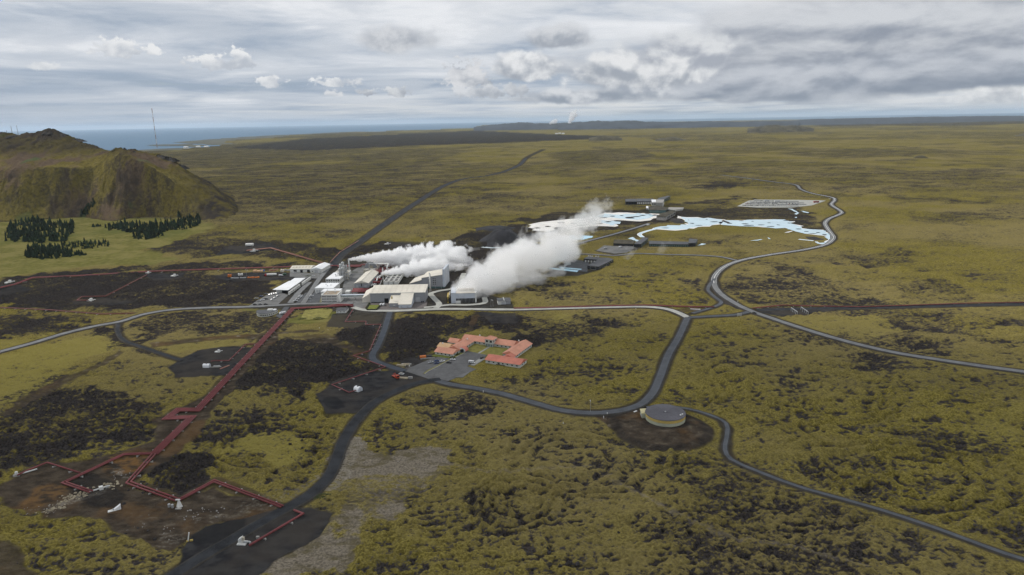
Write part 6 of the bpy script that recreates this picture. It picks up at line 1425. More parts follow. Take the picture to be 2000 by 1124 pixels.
car('dark blue car at the middle of the motel car park row', 853, 706, 15, 'blue', z=0.32, group=G_)
car('blue car standing crosswise in front of the motel car park row', 852.5, 710.5, 30, 'blue', z=0.32, group=G_)
car('grey car at the left end of the motel car park row', 842, 709, 40, 'silver', z=0.32, group=G_)
car('black car alone across the divider on the motel car park', 877, 709.5, -12, 'black', z=0.32, group=G_)
car('white pickup van at the top of the motel ramp', 921.5, 710, -25, 'white', 'van', z=0.46, group=G_)
car('black car tucked beside the red roofed motel wing', 941, 700.5, 60, 'black', z=0.3, group=G_)
k = 0
for row, (a, b, n, an, cols, lab) in enumerate([
    ((527.5, 576.5), (541, 574), 4, 62, ['white', 'white', 'white', 'white'], 'back row below the canopy roof'),
    ((532, 586), (543, 579), 3, 58, ['white', 'white', 'silver'], 'right hand row of the canopy car park'),
    ((501, 584), (520, 575.5), 3, 10, ['silver', 'blue', 'grey'], 'left edge of the canopy car park'),
    ((506, 589), (520, 585), 3, 20, ['silver', 'white', 'black'], 'middle of the canopy car park'),
    ((498, 596), (519, 595.4), 3, 5, ['black', 'grey', 'black'], 'dark front row of the canopy car park')]):
    for i in range(n):
        f = i / max(1, n - 1); k += 1
        car('%s car, number %s from the left, %s' % (cols[i], ('one', 'two', 'three', 'four')[i], lab), a[0] + (b[0] - a[0]) * f, a[1] + (b[1] - a[1]) * f, an, cols[i])
for i, (u, v, c_) in enumerate([(577.5, 588.5, 'white'), (580.8, 585.5, 'white'), (583.5, 583.5, 'silver'), (586, 580.5, 'white'), (587.5, 578.5, 'white')]):
    car('%s car, %s in the slanting line on the street verge' % (c_, ('nearest', 'second', 'middle', 'fourth', 'farthest')[i]), u, v, 20, c_, z=0.52)
for i, (u, v, c_, lab) in enumerate([(604.5, 584.5, 'silver', 'silver car on the green bays in front of the office'), (609, 578.7, 'white', 'white car at the back of the green bays by the office'), (606, 582.4, 'grey', 'dark grey car between two pale cars on the green bays')]): car(lab, u, v, 15, c_, z=0.36)
car('white car by the garage doors of the low white hall', 620.5, 573.5, 70, 'white', z=0.36)
car('white van, right of the pair below the half round building', 556, 613, 60, 'white', 'van', z=0.3, cat='van'); car('white van, left of the pair below the half round building', 550.5, 614, 60, 'white', 'van', z=0.3, cat='van')
car('white van on the left in front of the turbine hall doorway', 744.6, 597, 80, 'white', 'van', z=0.38, cat='van'); car('white van on the right in front of the turbine hall doorway', 749.8, 597, 80, 'white', 'van', z=0.38, cat='van')
car('white car parked in front of the workshop', 577, 533, 10, 'white', z=0.32); car('white car at the corner of the workshop yard', 612, 540.5, 10, 'white', z=0.32)
car('white van in the material yard left of the workshop', 549, 540, 15, 'white', 'van', z=0.1, cat='van'); car('green van behind the white van in the material yard', 556, 538, 15, 'green', 'van', z=0.1, cat='van')
car('dark car driving on the main road at the junction', 1473.5, 612.3, -45, 'black', z=0.55, group='cars on the road', name='driving_car')
car('pale car on the far main road near the tourist car park', 1621, 389.3, -25, 'white', z=0.55, group='cars on the road', name='driving_car')
car('white van on the lagoon terrace road', 1266, 441, 20, 'white', 'van', z=0.7, group='cars near the lagoon', cat='van')
for i, u in enumerate((1149.5, 1153, 1156.5, 1164, 1168.5)): car('white car, %s in the row behind the dark L shaped hotel' % ('first', 'second', 'third', 'fourth', 'last')[i], u, 501.5 + i * 0.25, 75, 'white', z=0.2, group='cars near the lagoon')
car('silver van on the grey lot left of the black retreat hotel', 1183, 486.8, 0, 'silver', 'van', z=0.3, group='cars near the lagoon', cat='van'); car('white van in front of the black spa wing', 1212, 484, 25, 'white', 'van', z=0.3, group='cars near the lagoon', cat='van')
# the tourist car park: cars too small to show parts, each still its own object
FAR = {}
for c_ in ('white', 'silver', 'black', 'grey', 'blue', 'red'):
    mb = body_profile(4.6, 1.9, [(-.5, .86, .4, .88), (-.42, 1, .1, .98), (.42, 1, .1, .88), (.5, .8, .4, .7)], 0.9); q = len(mb.f)
    g = body_profile(4.6, 1.9, [(-.4, .84, .9, .98), (-.28, .84, .92, 1.46), (.05, .84, .92, 1.5), (.24, .84, .92, 1.0)], 0.82); mb.add(g.v, g.f, 1); FAR[c_] = mb.mesh('parked_car', [CAR_MAT[c_], M_GLASS])
r = random.Random(3)
for ri, (a, b, n) in enumerate((((1474, 392.6), (1535, 393.8), 20), ((1465, 395.2), (1556, 396.8), 32), ((1460, 397.2), (1560, 398.6), 34), ((1457, 399.2), (1562, 400.6), 36), ((1452, 401.8), (1545, 403.4), 28))):
    for i in range(n):
        if r.random() < 0.12: continue
        f = i / (n - 1); x, y = site(a[0] + (b[0] - a[0]) * f, a[1] + (b[1] - a[1]) * f, 0.5); c_ = r.choice(['white', 'white', 'silver', 'silver', 'black', 'grey', 'blue', 'red'] if i % 7 == 0 else ['white', 'white', 'silver', 'grey', 'black', 'silver'])
        o = link('parked_car', FAR[c_], None, (x + r.uniform(-.4, .4), y + r.uniform(-.6, .6), 0.48), RAD(70 + r.uniform(-4, 4)))
        tag(o, 'tiny %s car, %s of the %s, far tourist car park' % (c_, ('left part', 'middle', 'right part')[min(2, int(f * 3))], ('back row', 'second row', 'middle row', 'fourth row', 'front row')[ri]), 'car', 'cars in the far tourist car park')
for lab, u, v, c_ in (('dark red coach at the right end of the far tourist car park', 1594, 396.2, 'red'), ('white coach at the top of the far tourist car park', 1518, 394.6, 'white'), ('white coach near the left of the far tourist car park', 1497, 394, 'white')):
    x, y = site(u, v, 0.5); t = thing('coach', lab, 'bus', (x, y, 0.5), RAD(4)); one('box', -6, -1.3, 0.5, 6, 1.3, 3.4).build('body', CAR_MAT[c_], t); one('box', -5.6, -1.36, 1.7, 5.9, 1.36, 2.7).build('windows', M_GLASS, t)
    for s in (-3.6, 3.9): one('box', s - 0.5, -1.33, 0, s + 0.5, 1.33, 0.9).build('wheel', M_TYRE, t)
M_TRUCK = paint('truck_red', (0.36, 0.055, 0.025), 0.5, 0.1, 0.5)
t = thing('lorry', 'red lorry with a loading crane parked on the dark gravel yard', 'lorry', site(773, 739), RAD(-52)); t.location.z = 0.1
one('box', 1.4, -1.25, 0.9, 3.8, 1.25, 3.1).build('cab', M_TRUCK, t); one('box', 3.78, -1.05, 1.9, 3.86, 1.05, 2.8).build('windscreen', M_GLASS, t); one('box', -4.2, -1.25, 0.95, 1.2, 1.25, 1.35).build('flatbed', M_TRUCK, t); one('box', 0.6, -0.5, 1.35, 1.25, 0.5, 2.9).build('crane_base', M_ORANGE, t); MB().tube([(0.9, 0, 2.9), (-1.2, 0.1, 3.6), (-4.0, 0.2, 2.2)], 0.22).build('crane_arm', M_TRUCK, t)
for sx in (-3.2, -1.9, 2.8):
    for sy in (-1, 1): link('wheel', car_meshes('car', 'red')[5], t, (sx, sy * 1.1, 0.0), None, (1.5, 1.5, 1.5))

# ------------------------------------------------------------------ yard clutter
def clutter(name, label, cat, u, v, rz, boxes, z=0.05):
    t = thing(name, label, cat, site(u, v), RAD(rz))
    for nm, b, mat in boxes: one('box', *b).build(nm, mat, t)
    return t
clutter('container', 'orange and black open skip at the corner of the motel car park', 'skip', 827, 699.5, 12, [('tub', (-2.8, -1.4, -.2, 2.2, 1.4, 1.9), M_ORANGE), ('dark_tub', (2.4, -1.2, -.2, 7, 1.8, 1.6), M_BLACKW), ('wall', (-2.6, -3.2, -.2, 9, -2.8, 1.0), M_CONC)])
clutter('timber_pile', 'pale stack of timber and rubble beside the motel car park', 'timber', 786, 714.5, -6, [('plank_stack', (-4.5, -1.4, -.2, 3, 1, .8), M_STONE), ('plank_stack', (0, 0.6, -.2, 5.4, 2.4, 1.1), M_STONE), ('beam', (-1.5, 2.6, -.2, 6.5, 3.2, .6), M_WHITE), ('post', (5.8, -2, -.2, 6.5, -1.3, 1.2), M_WHITE)])
clutter('concrete_slabs', 'bent pale concrete slab between lorry and car park', 'slab', 792, 739.5, -10, [('slab', (-5.5, -1.4, -.2, 2, 1.4, .7), M_STONE), ('upright', (2, -0.2, -.2, 5.5, 1.0, 1.5), M_CONC)])
clutter('pallet', 'grey pallets behind the red lorry', 'pallet', 784, 731, -20, [('pallet', (-2, -1.4, -.2, 2, 1.4, .5), M_STEEL), ('sack', (-1, -.8, .5, .8, .8, 1.2), M_CONC)])
for i, (u, v, rz, L, w, h, mat, lab) in enumerate([
    (505, 531.5, 4, 13, 5, 2.6, M_PEACH, 'peach coloured heap of pipe sections in the material yard'), (513, 531, 4, 6, 3, 2.6, M_BLUEP, 'blue container beside the peach heap in the material yard'), (535, 529.5, 35, 12, 3, 2.0, M_PINK, 'slanted stack of rust red pipes in the material yard'), (552, 531, 5, 4, 6, 3.0, M_CREAM, 'cream container left of the workshop'), (562, 529.5, -8, 8, 3, 2.0, M_STEEL, 'grey scrap rack next to the workshop'),
    (449, 541, 5, 4, 4, 3.2, M_ORANGE, 'orange machine at the left end of the material yard'), (470, 538, 25, 6, 3, 2.5, M_WHITE, 'white cabin in the left part of the material yard'), (489, 543, 15, 7, 3, 1.2, M_ORANGE, 'left of two orange pipe stacks at the yard edge'), (500, 543, 15, 9, 3, 1.4, M_ORANGE, 'right of two orange pipe stacks at the yard edge'), (519, 539.5, 5, 4, 3, 2.4, M_BLACKW, 'black tipper body next to the white tank trailer'), (459, 544, 0, 10, 2, 1.0, M_STEEL, 'low grey rack along the yard edge'), (475, 543.5, 5, 8, 2, 1.0, M_STEEL, 'low grey rack left of the orange pipe stacks')]):
    t = thing('stored_load', lab, 'stored goods', site(u, v), RAD(rz))
    for q in range(3): one('box', -L / 2 + q * L / 3, -w / 2 + 0.3 * (q % 2), -0.2, -L / 2 + (q + 0.88) * L / 3, w / 2 - 0.2 * q, h * (1, .75, .9)[q]).build('bundle', mat, t)
t = thing('tank_trailer', 'long white tank trailer in the material yard', 'trailer', site(531, 539.5), RAD(8)); MB().tube([(-6, 0, 2.1), (-5.4, 0, 2.1), (5.4, 0, 2.1), (6, 0, 2.1)], 1.5, 12).build('tank', M_WHITE, t, smooth=True); one('box', -8.6, -1.2, 0.5, -6.4, 1.2, 3.0).build('cab', CAR_MAT['red'], t); one('box', -6, -1.1, 0.4, 6, 1.1, 0.9).build('chassis', M_BLACKW, t)
for s in (-3.5, 3.2, 4.6):
    for sy in (-1, 1): link('wheel', car_meshes('car', 'red')[5], t, (s, sy * 1.1, -0.1), None, (1.5, 1.5, 1.5))
clutter('laydown_stack', 'grey pipe lengths stacked beside the white box hut', 'stored pipes', 425, 717, 8, [('bundle', (-3.5, 1.2, -.2, 1.5, 2.0, .6), M_STEEL), ('bundle', (-6.0, -1.2, -.2, 3.0, -.3, .6), M_CONC)])
clutter('laydown_stack', 'orange pipe lengths lying beside the wide red pipes', 'stored pipes', 439, 718, 62, [('bundle', (-4.5, -.5, -.2, 4.5, .5, .5), M_PINK)])
clutter('info_board', 'grey information boards at the main road junction', 'sign', 1444, 619, 5, [('board', (-2.2, -.15, 1.0, 2.2, .15, 3.6), M_STEEL), ('leg', (-1.8, -.1, -.3, -1.5, .1, 1.0), M_STEEL), ('leg', (1.5, -.1, -.3, 1.8, .1, 1.0), M_STEEL)])
clutter('concrete_block', 'pale concrete pipe crossing block with red edge near the junction', 'block', 1357, 605.5, -18, [('block', (-4.5, -2, -.3, 5.5, 1.5, 1.0), M_CONC), ('red_edge', (-4.6, 1.5, -.3, 4.0, 1.9, 1.7), M_RED)])
clutter('concrete_culvert', 'low white culvert wall beside the tank access track', 'culvert', 1244, 808, 38, [('wall', (-6, -.4, -.3, 6, .4, 1.0), M_CONC), ('box', (-2, .4, -.3, 1, 1.6, 1.4), M_WHITE)])
for i, (u0, v0, u1, v1) in enumerate([(1545, 608, 1557, 616.5), (1564, 606.5, 1578, 616.5)]):
    a, b = site(u0, v0), site(u1, v1); L = math.dist(a, b); t = thing('busbar_row', ('left', 'right')[i] + ' row of thin white busbars on the dark substation pad', 'busbar', a, math.atan2(b[1] - a[1], b[0] - a[0]))
    MB().tube([(0, 0, 3.6), (L, 0, 3.6)], 0.3, 6).build('bar', M_STEEL, t)
    for q in range(5): one('box', q * L / 4 - 0.18, -0.18, -0.3, q * L / 4 + 0.18, 0.18, 3.6).build('post', M_STEEL, t)
LAMP = MB().tube([(0, 0, -0.2), (0, 0, 7.6), (1.4, 0, 8.0)], 0.11, 6).mesh('pole', M_STEEL); HEAD = one('box', 1.2, -0.2, 7.85, 2.2, 0.2, 8.1).mesh('lamp_head', M_WHITE)
for i, (u, v, lab) in enumerate([(482, 540, 'lamp post in the middle of the material yard'), (587, 538, 'lamp post in front of the workshop'), (622, 545, 'lamp post on the street beside the workshop yard'), (575, 577, 'lamp post on the verge right of the canopy building'), (607, 590, 'lamp post at the street corner by the green bays'), (963, 600, 'lamp post left of the ribbed roof hut'), (959, 601.5, 'lamp post on the verge before the ribbed roof hut'), (1153, 806, 'lamp post on the outside of the bend left of the tank')]):
    t = thing('lamp_post', lab, 'lamp post', site(u, v), RAD(90 * (i % 3)), 'lamp posts'); link('pole', LAMP, t); link('lamp_head', HEAD, t)
mk = MB().cyl(0, 0, -0.2, 1.5, 0.28, 8, 0.2).mesh('marker_post', M_WHITE)
for i, (u, v, lab) in enumerate([(944, 767, 'white marker post beside the road below the motel'), (1186, 810, 'left white marker post at the tank track entrance'), (1179, 817, 'second white marker post at the tank track entrance'), (1441, 590, 'white marker post beside the main road curve'), (1242, 605, 'white marker post below the pale road'), (624, 643, 'white marker on the dirt track, left of a pair'), (641, 647, 'white marker on the dirt track, right of a pair'), (1100, 829, 'single white marker post in the moss below the road bend')]):
    o = link('marker_post', mk, None, site(u, v) + (0,)); tag(o, lab, 'post', 'white marker posts')
# hedge round the forecourt lawn
t = thing('hedge', 'dark clipped hedge framing the small green lawn before the turbine hall', 'hedge', site(728, 606))
P = [(site(u, v)[0] - t.location.x, site(u, v)[1] - t.location.y) for u, v in [(722, 593.5), (715, 604), (718, 607), (736, 606.5), (742, 599), (743, 595)]]
for a, b in zip(P[:-1], P[1:]):
    L = math.dist(a, b); o = MB().box(-.4, -.7, -.2, L + .4, .7, 1.5).build('hedge_run', HEDGE, t); o.location = (a[0], a[1], 0); o.rotation_euler.z = math.atan2(b[1] - a[1], b[0] - a[0])

# ------------------------------------------------------------------ masts
t = thing('radio_mast', 'very tall thin red and white radio mast standing before the sea', 'mast', site(307, 289))
h = 362.0
for k in range(9):
    MB().cyl(0, 0, h * k / 9 - (2 if k == 0 else 0), h * (k + 1) / 9, 2.6, 6).build('mast_section', M_PINK if k % 2 == 0 else M_WHITE, t)
for a in range(3): MB().tube([(0, 0, h * 0.6), (120 * math.cos(a * 2.1), 120 * math.sin(a * 2.1), 0)], 0.25, 4).build('guy_wire', M_STEEL, t)
for i, (u, v0, v1, lab) in enumerate([(24, 262, 246, 'left lattice mast on the hill top'), (35, 261, 245, 'right lattice mast on the hill top'), (14, 263, 255, 'short pole left of the lattice masts on the hill')]):
    x, y, z = at_depth(u, v0, 1815); zt = at_depth(u, v1, 1815)[2]; t = thing('lattice_mast', lab, 'mast', (x, y, z - 4))
    H_ = zt - z + 4
    for a in range(3): MB().tube([(0.9 * math.cos(a * 2.094), 0.9 * math.sin(a * 2.094), 0), (0.25 * math.cos(a * 2.094), 0.25 * math.sin(a * 2.094), H_)], 0.22, 5).build('leg', M_STEEL, t)
    for q in range(6): MB().cyl(0, 0, H_ * (q + .5) / 6, H_ * (q + .5) / 6 + 0.25, 0.95 - 0.1 * q, 3).build('brace', M_STEEL, t)

# ------------------------------------------------------------------ conifers
M_NEEDLE = paint('spruce_needles', (0.020, 0.036, 0.020), 0.95, 0.42, 0.07); M_BARK = paint('bark', (0.06, 0.045, 0.035), 0.95, 0.2, 1.0)
def spruce(mb, x, y, z, h, r_, rg, m=0):
    lay = 6; b = z + h * 0.06
    for k in range(lay):
        f = k / lay; rr = r_ * (1 - f) ** 0.8 * rg.uniform(.8, 1.15); zt = b + h * 0.94 * (f + 1.9 / lay); z0 = b + h * 0.94 * f
        n = 7; a0 = rg.uniform(0, 6.28)
        V = [(x, y, min(zt, z + h))]
        for i in range(n * 2):
            a = a0 + 6.283 * i / (2 * n); q = rr * (1.0 if i % 2 == 0 else 0.58) * rg.uniform(.8, 1.15); V.append((x + q * math.cos(a), y + q * math.sin(a), z0 + (0 if i % 2 == 0 else h * 0.05)))
        mb.add(V, [(0, 1 + i, 1 + (i + 1) % (2 * n)) for i in range(2 * n)], m)
HILL = bpy.data.objects['hill']
dg = bpy.context.evaluated_depsgraph_get()
def terrain_z(x, y):
    ok, p, n_, f = HILL.ray_cast((x, y, 500), (0, 0, -1)); return max(0.0, p.z if ok else 0.0)
def on_slope(u, v):
    """survey point on the hill if the sight line meets it, else on the plain"""
    d = Vector(sight(u, v)).normalized(); ok, p, n_, f = HILL.ray_cast((0, 0, CAM_H), d); x, y = site(u, v)
    if ok and p.z > 0.0 and p.y < y: return p.x, p.y, p.z
    return x, y, terrain_z(x, y) if terrain_z(x, y) < 3 else 0.0
def grove(label, poly, n, h0, h1, seed):
    r = random.Random(seed); us = [p[0] for p in poly]; vs = [p[1] for p in poly]; mb = MB(); tr = MB(); got = 0; pts = []
    for _ in range(n * 12):
        if got >= n: break
        u, v = r.uniform(min(us), max(us)), r.uniform(min(vs), max(vs))
        if poly_sd(np.array([u]), np.array([v]), [tuple(map(float, p)) for p in poly])[0] < r.uniform(-2.5, 0.5): continue
        x, y, z = on_slope(u, v); h = r.uniform(h0, h1) * (1.25 if r.random() < .12 else r.uniform(.7, 1.0)); spruce(mb, x, y, z - 0.5, h, h * r.uniform(.26, .36), r); tr.cyl(x, y, z - 1, z + h * 0.2, 0.25, 5); got += 1; pts.append((x, y))
    xs = [p[0] for p in pts]; ys = [p[1] for p in pts]
    t = thing('conifer_grove', label, 'trees', (sum(xs) / len(xs), sum(ys) / len(ys), 0)); c0 = t.location
    o = mb.build('crowns', M_NEEDLE, t); o.location = (-c0[0], -c0[1], 0); tag(o, kind='stuff'); o2 = tr.build('trunks', M_BARK, t); o2.location = (-c0[0], -c0[1], 0); tag(o2, kind='stuff'); t['kind'] = 'stuff'
    return t
grove('broad dark spruce wood at the left foot of the hill', [(10, 472), (20, 440), (60, 432), (100, 436), (145, 438), (142, 455), (130, 470), (60, 476)], 320, 9, 15, 1)
grove('long dark spruce belt along the right foot of the hill', [(202, 447), (230, 438), (300, 441), (350, 432), (388, 424), (394, 438), (365, 446), (320, 452), (262, 456)], 330, 8, 13, 2)
grove('small spruce block in front of the long belt', [(258, 466), (262, 456), (318, 453), (316, 462), (285, 469)], 110, 7, 10, 3)
grove('lower dark spruce block left of the meadow', [(50, 500), (58, 482), (92, 482), (140, 492), (142, 500), (100, 508), (62, 506)], 170, 8, 12, 4)
grove('low strip of spruce reaching into the meadow', [(108, 478), (150, 473), (214, 473), (212, 482), (170, 487), (120, 484)], 110, 5, 8, 5)
grove('dark spruce strip climbing the gully of the hill', [(156, 424), (166, 408), (176, 398), (184, 390), (187, 396), (176, 408), (168, 424)], 60, 6, 9, 6)
proto = {}
for i, (u, v, h, lab) in enumerate([(155, 498, 9, 'round dark conifer clump alone right of the lower spruce block'), (162, 499, 6, 'small conifer beside the round clump in the meadow'), (183, 444, 8, 'compact conifer alone between two woods at the hill foot'), (192, 443, 7, 'conifer right of the compact one between the woods'), (350, 424, 15, 'tall single spruce rising above the long belt'), (66, 434, 16, 'tallest spruce standing out of the left wood'), (132, 500, 6, 'low conifer at the right end of the lower block'), (97, 480, 5, 'little conifer at the tip of the low strip'), (118, 441, 14, 'spruce standing proud at the right of the left wood')]):
    x, y, z = on_slope(u, v); t = thing('spruce_tree', lab, 'tree', (x, y, z), 0, 'single conifers'); mb = MB(); r = random.Random(50 + i)
    spruce(mb, 0, 0, 0, h, h * 0.4, r)
    if 'clump' in lab or 'compact' in lab:
        for q in range(5): spruce(mb, r.uniform(-4, 4), r.uniform(-5, 5), -0.3, h * r.uniform(.6, .95), h * 0.36, r)
    mb.build('crown', M_NEEDLE, t); MB().cyl(0, 0, -1, h * 0.3, 0.3, 6).build('trunk', M_BARK, t)
def bush(label, u, v, w, h, seed):
    x, y = site(u, v); r = random.Random(seed); t = thing('shrub', label, 'shrub', (x, y, 0), 0, 'shrubs'); mb = MB()
    for _ in range(170):
        a = r.uniform(0, 6.283); q = math.sqrt(r.random()); px_, py_ = w * q * math.cos(a), w * 0.7 * q * math.sin(a); z = h * (1 - q * q) * r.uniform(.3, 1.05); s = r.uniform(.25, .6); b = r.uniform(0, 6.28)
        mb.add([(px_ + s * math.cos(b), py_ + s * math.sin(b), z), (px_ + s * math.cos(b + 2.1), py_ + s * math.sin(b + 2.1), z + s * r.uniform(.2, .9)), (px_ + s * math.cos(b + 4.2), py_ + s * math.sin(b + 4.2), z + s * r.uniform(-.2, .4))], [(0, 1, 2)])
    mb.build('foliage', M_SHRUB, t); MB().cyl(0, 0, -0.4, h * 0.5, 0.12, 5).build('stem', M_BARK, t)
M_SHRUB = paint('shrub_leaves', (0.045, 0.062, 0.018), 0.9, 0.3, 0.5)
bush('green low shrub inside the bend of the gravel road', 632, 972, 5.0, 1.8, 1)
for i, (u, v, w, lab) in enumerate([(590, 624, 5, 'dark shrub at the left end of the dry lawn'), (622, 623, 6, 'dark shrub at the lower right of the dry lawn'), (600, 605, 7, 'long dark shrub at the top of the dry lawn'), (638, 604, 4, 'dark shrub beside the small grey roofed house'), (855, 691, 3.5, 'green shrub at the left corner of the motel'), (893, 694, 3.5, 'green shrub in front of the motel entrance'), (603, 540, 6, 'green shrub on the bank between the street and the sheds'), (690, 533, 7, 'green bank of shrubs beside the slim steam stack'), (884, 700, 3, 'low green shrub on the motel front lawn'), (640, 552, 4, 'green shrub beside the two storey white building')]): bush(lab, u, v, w, 1.6, 10 + i)
# far farm and power station
for i, (u, v, lab) in enumerate([(1087, 262.3, 'tiny white shed on the far lava plain, left of three'), (1093, 261.6, 'tiny white shed on the far lava plain, middle of three'), (1100, 262, 'tiny white shed on the far lava plain, right of three'), (362, 289.5, 'white harbour shed on the far shore, left of three'), (386, 288.2, 'white harbour shed on the far shore, middle of three'), (402, 288.2, 'white harbour shed on the far shore, right of three')]):
    x, y = site(u, v); t = thing('far_shed', lab, 'shed', (x, y, 0), 0, 'far sheds'); walls(t, -18, 0, 18, 30, 8, M_WHITE, -14); MB().gable(-18, 0, 18, 30, 8, 13, 'x', 1).build('roof', M_WROOF, t)

# ------------------------------------------------------------------ steam
def steam(name, label, p0, p1, r0, r1, dens, seed, thr=0.0, bend=0.0, grow=1.0, k_noise=1.5, end_fade=0.25, squash=1.0, detail=4.0, freq=1.0, soft=0.35, erode=0.0, step=0.2):
    """drifting plume: a tapered envelope filled with billowing scatter"""
    p0 = Vector(p0); p1 = Vector(p1); ax = p1 - p0; L = ax.length
    t = tag(bpy.data.objects.new(name, None), None)
    n, seg = 20, 16; mb = MB(); V = []
    lo, hi = -r0 * 1.2, L + r1 * 0.5
    for i in range(seg + 1):
        x = lo + (hi - lo) * i / seg; f = max(0.0, min(1.0, x / L)); R_ = (r0 + (r1 - r0) * f ** grow) * 1.55
        for j in range(n): a = 2 * math.pi * j / n; V.append((x, R_ * math.cos(a), R_ * math.sin(a) * squash + bend * math.sin(f * math.pi)))
    F = [(i * n + j, i * n + (j + 1) % n, (i + 1) * n + (j + 1) % n, (i + 1) * n + j) for i in range(seg) for j in range(n)]
    F += [tuple(range(n - 1, -1, -1)), tuple(range(seg * n, (seg + 1) * n))]
    mb.add(V, F)
    m = bpy.data.materials.new('steam_' + str(seed)); m.use_nodes = True
    T = NT(m.node_tree); T.n.clear()
    co = T.node('ShaderNodeTexCoord').outputs['Object']; p = T.xyz(co)
    f = T.math('MULTIPLY', p[0], 1.0 / L, clamp=True)
    fg = T.math('POWER', f, grow) if grow != 1.0 else f
    R_ = T.mad(fg, r1 - r0, r0)
    zc = T.sub(p[2], T.mul(T.math('SINE', T.mul(f, math.pi)), bend))
    yy = T.math('DIVIDE', p[1], R_); zz = T.math('DIVIDE', zc, T.mul(R_, squash))
    u = T.mul(T.math('LOGARITHM', T.mad(f, (r1 - r0) / r0, 1.0), 2.71828), L / (r1 - r0))
    vec = T.vec(T.add(u, seed * 7.31), yy, zz)
    n1 = T.noise(vec, 0.85 * freq, detail, 0.62)
    rr = T.math('SQRT', T.add(T.mul(yy, yy), T.mul(zz, zz)))
    startd = T.smooth(p[0], -r0 * 1.1, 0.0, 0.9, 0.0)
    endd = T.smooth(p[0], L * (1 - end_fade), L + r1 * 0.4, 0.0, 0.9)
    q = T.sub(T.sub(T.sub(T.add(1.0 - thr, T.mul(T.sub(n1, 0.5), T.mul(k_noise * 2, T.mad(f, erode, 1.0)))), rr), startd), endd)
    q = T.sub(q, T.mul(T.mul(f, f), erode * 0.9))
    thin = T.mixf(f, 1.0, min(1.0, (r0 / r1) ** 0.35))
    d = T.mul(T.mul(T.smooth(q, 0.0, soft), dens), thin)
    sc_ = T.node('ShaderNodeVolumeScatter'); sc_.inputs['Color'].default_value = (0.995, 0.995, 0.995, 1); sc_.inputs['Anisotropy'].default_value = 0.0
    T.put(sc_.inputs['Density'], d)
    o_ = T.node('ShaderNodeOutputMaterial'); T.l.new(sc_.outputs[0], o_.inputs['Volume'])
    m.cycles.volume_step_rate = step
    bpy.data.objects.remove(t)
    o = mb.build(name, m); o.location = p0
    o.rotation_euler = ax.to_track_quat('X', 'Z').to_euler()
    tag(o, label, 'steam', kind='stuff')
    return o
PLUMES = [
    ('steam', 'thick white steam bank drifting right from the cooling block over the moss', (-58, 718, 12), at_depth(1188, 436, 1030), 11, 46, 0.085, 1, 0.06, 3.0, 0.6, 1.6, 0.5, 0.9, 8.0, 1.0, 0.32, 0.75, 0.12),
    ('steam', 'low grey steam skirt spreading along the ground right of the cooling block', (-45, 718, 9), at_depth(1140, 525, 880), 9, 30, 0.05, 2, 0.10, 0.0, 0.75, 1.5, 0.5, 0.8, 7.0, 1.25, 0.5, 0.4, 0.18),
    ('steam', 'thin white steam streak blowing right from the slim grey stack', (-210.4, 864, 19.5), at_depth(925, 490, 950), 1.4, 21, 0.42, 3, 0.0, 1.0, 0.9, 1.3, 0.3, 1.0, 7.0, 1.2, 0.16, 0.35, 0.10),
    ('steam', 'crisp white steam plume starting at the barrel vaulted hall', (-181, 880, 12), at_depth(948, 512, 930), 1.8, 26, 0.36, 4, 0.0, 2.0, 0.85, 1.3, 0.3, 1.0, 7.0, 1.2, 0.16, 0.35, 0.10),
    ('steam', 'billowing white steam plume rising in front of the condenser bays', (-160, 820, 10), at_depth(905, 515, 880), 1.8, 20, 0.40, 5, 0.0, 0.0, 0.8, 1.3, 0.3, 1.0, 7.0, 1.2, 0.16, 0.35, 0.10),
    ('steam', 'ragged thin steam trailing off the main bank over the milky lagoon', at_depth(1080, 478, 960), at_depth(1208, 386, 1260), 15, 27, 0.032, 6, 0.10, 0.0, 1.0, 1.7, 0.45, 1.0, 8.0, 1.4, 0.5, 0.35, 0.15),
    ('steam', 'small steam puff beside the blue pools of the dark hotel', at_depth(1098, 524, 862), at_depth(1122, 503, 868), 3, 6.5, 0.10, 7, 0.2, 0.0, 1.0, 1.7, 0.5),
    ('steam', 'faint steam wisp above the road left of the black retreat hotel', at_depth(1222, 506, 930), at_depth(1245, 480, 940), 7, 12, 0.022, 8, 0.3, 0.0, 1.0, 1.8, 0.5),
    ('steam', 'faint steam wisp in front of the long black hotel wing', at_depth(1285, 500, 960), at_depth(1308, 466, 970), 5, 12, 0.018, 9, 0.3, 0.0, 1.0, 1.8, 0.5),
    ('steam', 'small leaning steam column on the far horizon', at_depth(1112, 241, 14600), at_depth(1124, 217, 14600), 34, 95, 0.030, 10, -0.1, 0.0, 1.0, 1.2, 0.4),
    ('steam', 'low steam streak on the far horizon left of the leaning column', at_depth(1074, 241.5, 14600), at_depth(1090, 235, 14600), 24, 60, 0.026, 11, -0.1, 0.0, 1.0, 1.2, 0.4),
]
for a in PLUMES: steam(*a)

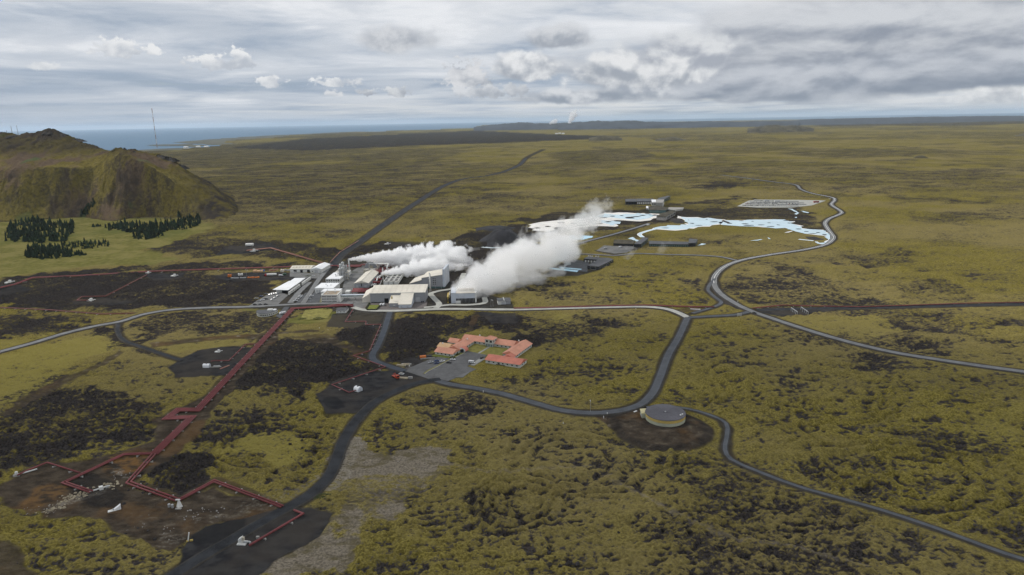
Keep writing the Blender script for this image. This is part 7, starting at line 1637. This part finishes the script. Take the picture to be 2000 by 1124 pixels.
# ------------------------------------------------------------------ haze
m = bpy.data.materials.new('haze_air'); m.use_nodes = True
T = NT(m.node_tree); T.n.clear()
pv = T.node('ShaderNodeVolumePrincipled'); pv.inputs['Color'].default_value = (0.72, 0.86, 1.0, 1); pv.inputs['Density'].default_value = HAZE if 'HAZE' in globals() else 1.4e-5
pv.inputs['Density Attribute'].default_value = ''; pv.inputs['Color Attribute'].default_value = ''; pv.inputs['Temperature Attribute'].default_value = ''
pv.inputs['Anisotropy'].default_value = 0.25
o_ = T.node('ShaderNodeOutputMaterial'); T.l.new(pv.outputs[0], o_.inputs['Volume'])
m.cycles.homogeneous_volume = True
hz = one('box', -125000, -125000, -50, 125000, 125000, 520).build('haze', m); tag(hz, kind='stuff')

# ------------------------------------------------------------------ unseen shell added among the clouds overhead to shade the near lava
def added_shade_cloud():
    n, m_ = 48, 24; V = []; F = []; r = np.random.RandomState(4)
    for i in range(m_ + 1):
        th = math.pi * i / m_
        for j in range(n):
            ph = 2 * math.pi * j / n
            d = (math.sin(th) * math.cos(ph), math.sin(th) * math.sin(ph), math.cos(th))
            k = 1 + 0.55 * (fbm(np.array([d[0] * 1.6 + d[2] * 2 + 9]), np.array([d[1] * 1.6 + d[2] * 0.7 + 9]), 1.0, 4, 77, 0.55)[0] - 0.5) * 1.6
            V.append((d[0] * 620 * k, d[1] * 330 * k, d[2] * (90 if d[2] > 0 else 30) * k))
    for i in range(m_):
        for j in range(n): F.append((i * n + j, (i + 1) * n + j, (i + 1) * n + (j + 1) % n, i * n + (j + 1) % n))
    mt_ = bpy.data.materials.new('shade_cloud_shell'); mt_.use_nodes = True; T = NT(mt_.node_tree); T.n.clear()
    tr = T.node('ShaderNodeBsdfTransparent'); tl = T.node('ShaderNodeBsdfTranslucent'); tl.inputs['Color'].default_value = (0.9, 0.9, 0.9, 1)
    mx = T.node('ShaderNodeMixShader'); mx.inputs[0].default_value = 0.46; T.l.new(tr.outputs[0], mx.inputs[1]); T.l.new(tl.outputs[0], mx.inputs[2])
    o_ = T.node('ShaderNodeOutputMaterial'); T.l.new(mx.outputs[0], o_.inputs['Surface'])
    mb = MB(); mb.add(V, F); o = mb.build('shade_cloud', mt_, smooth=True); o.location = CLOUD_AT
    tag(o, 'broad flat shell added unseen overhead to shade the near lava', 'shade_cloud', kind='stuff')
CLOUD_AT = (60 + math.sin(SUN_AZ) / math.tan(SUN_EL) * 800, 250 + math.cos(SUN_AZ) / math.tan(SUN_EL) * 800, 800)
added_shade_cloud()
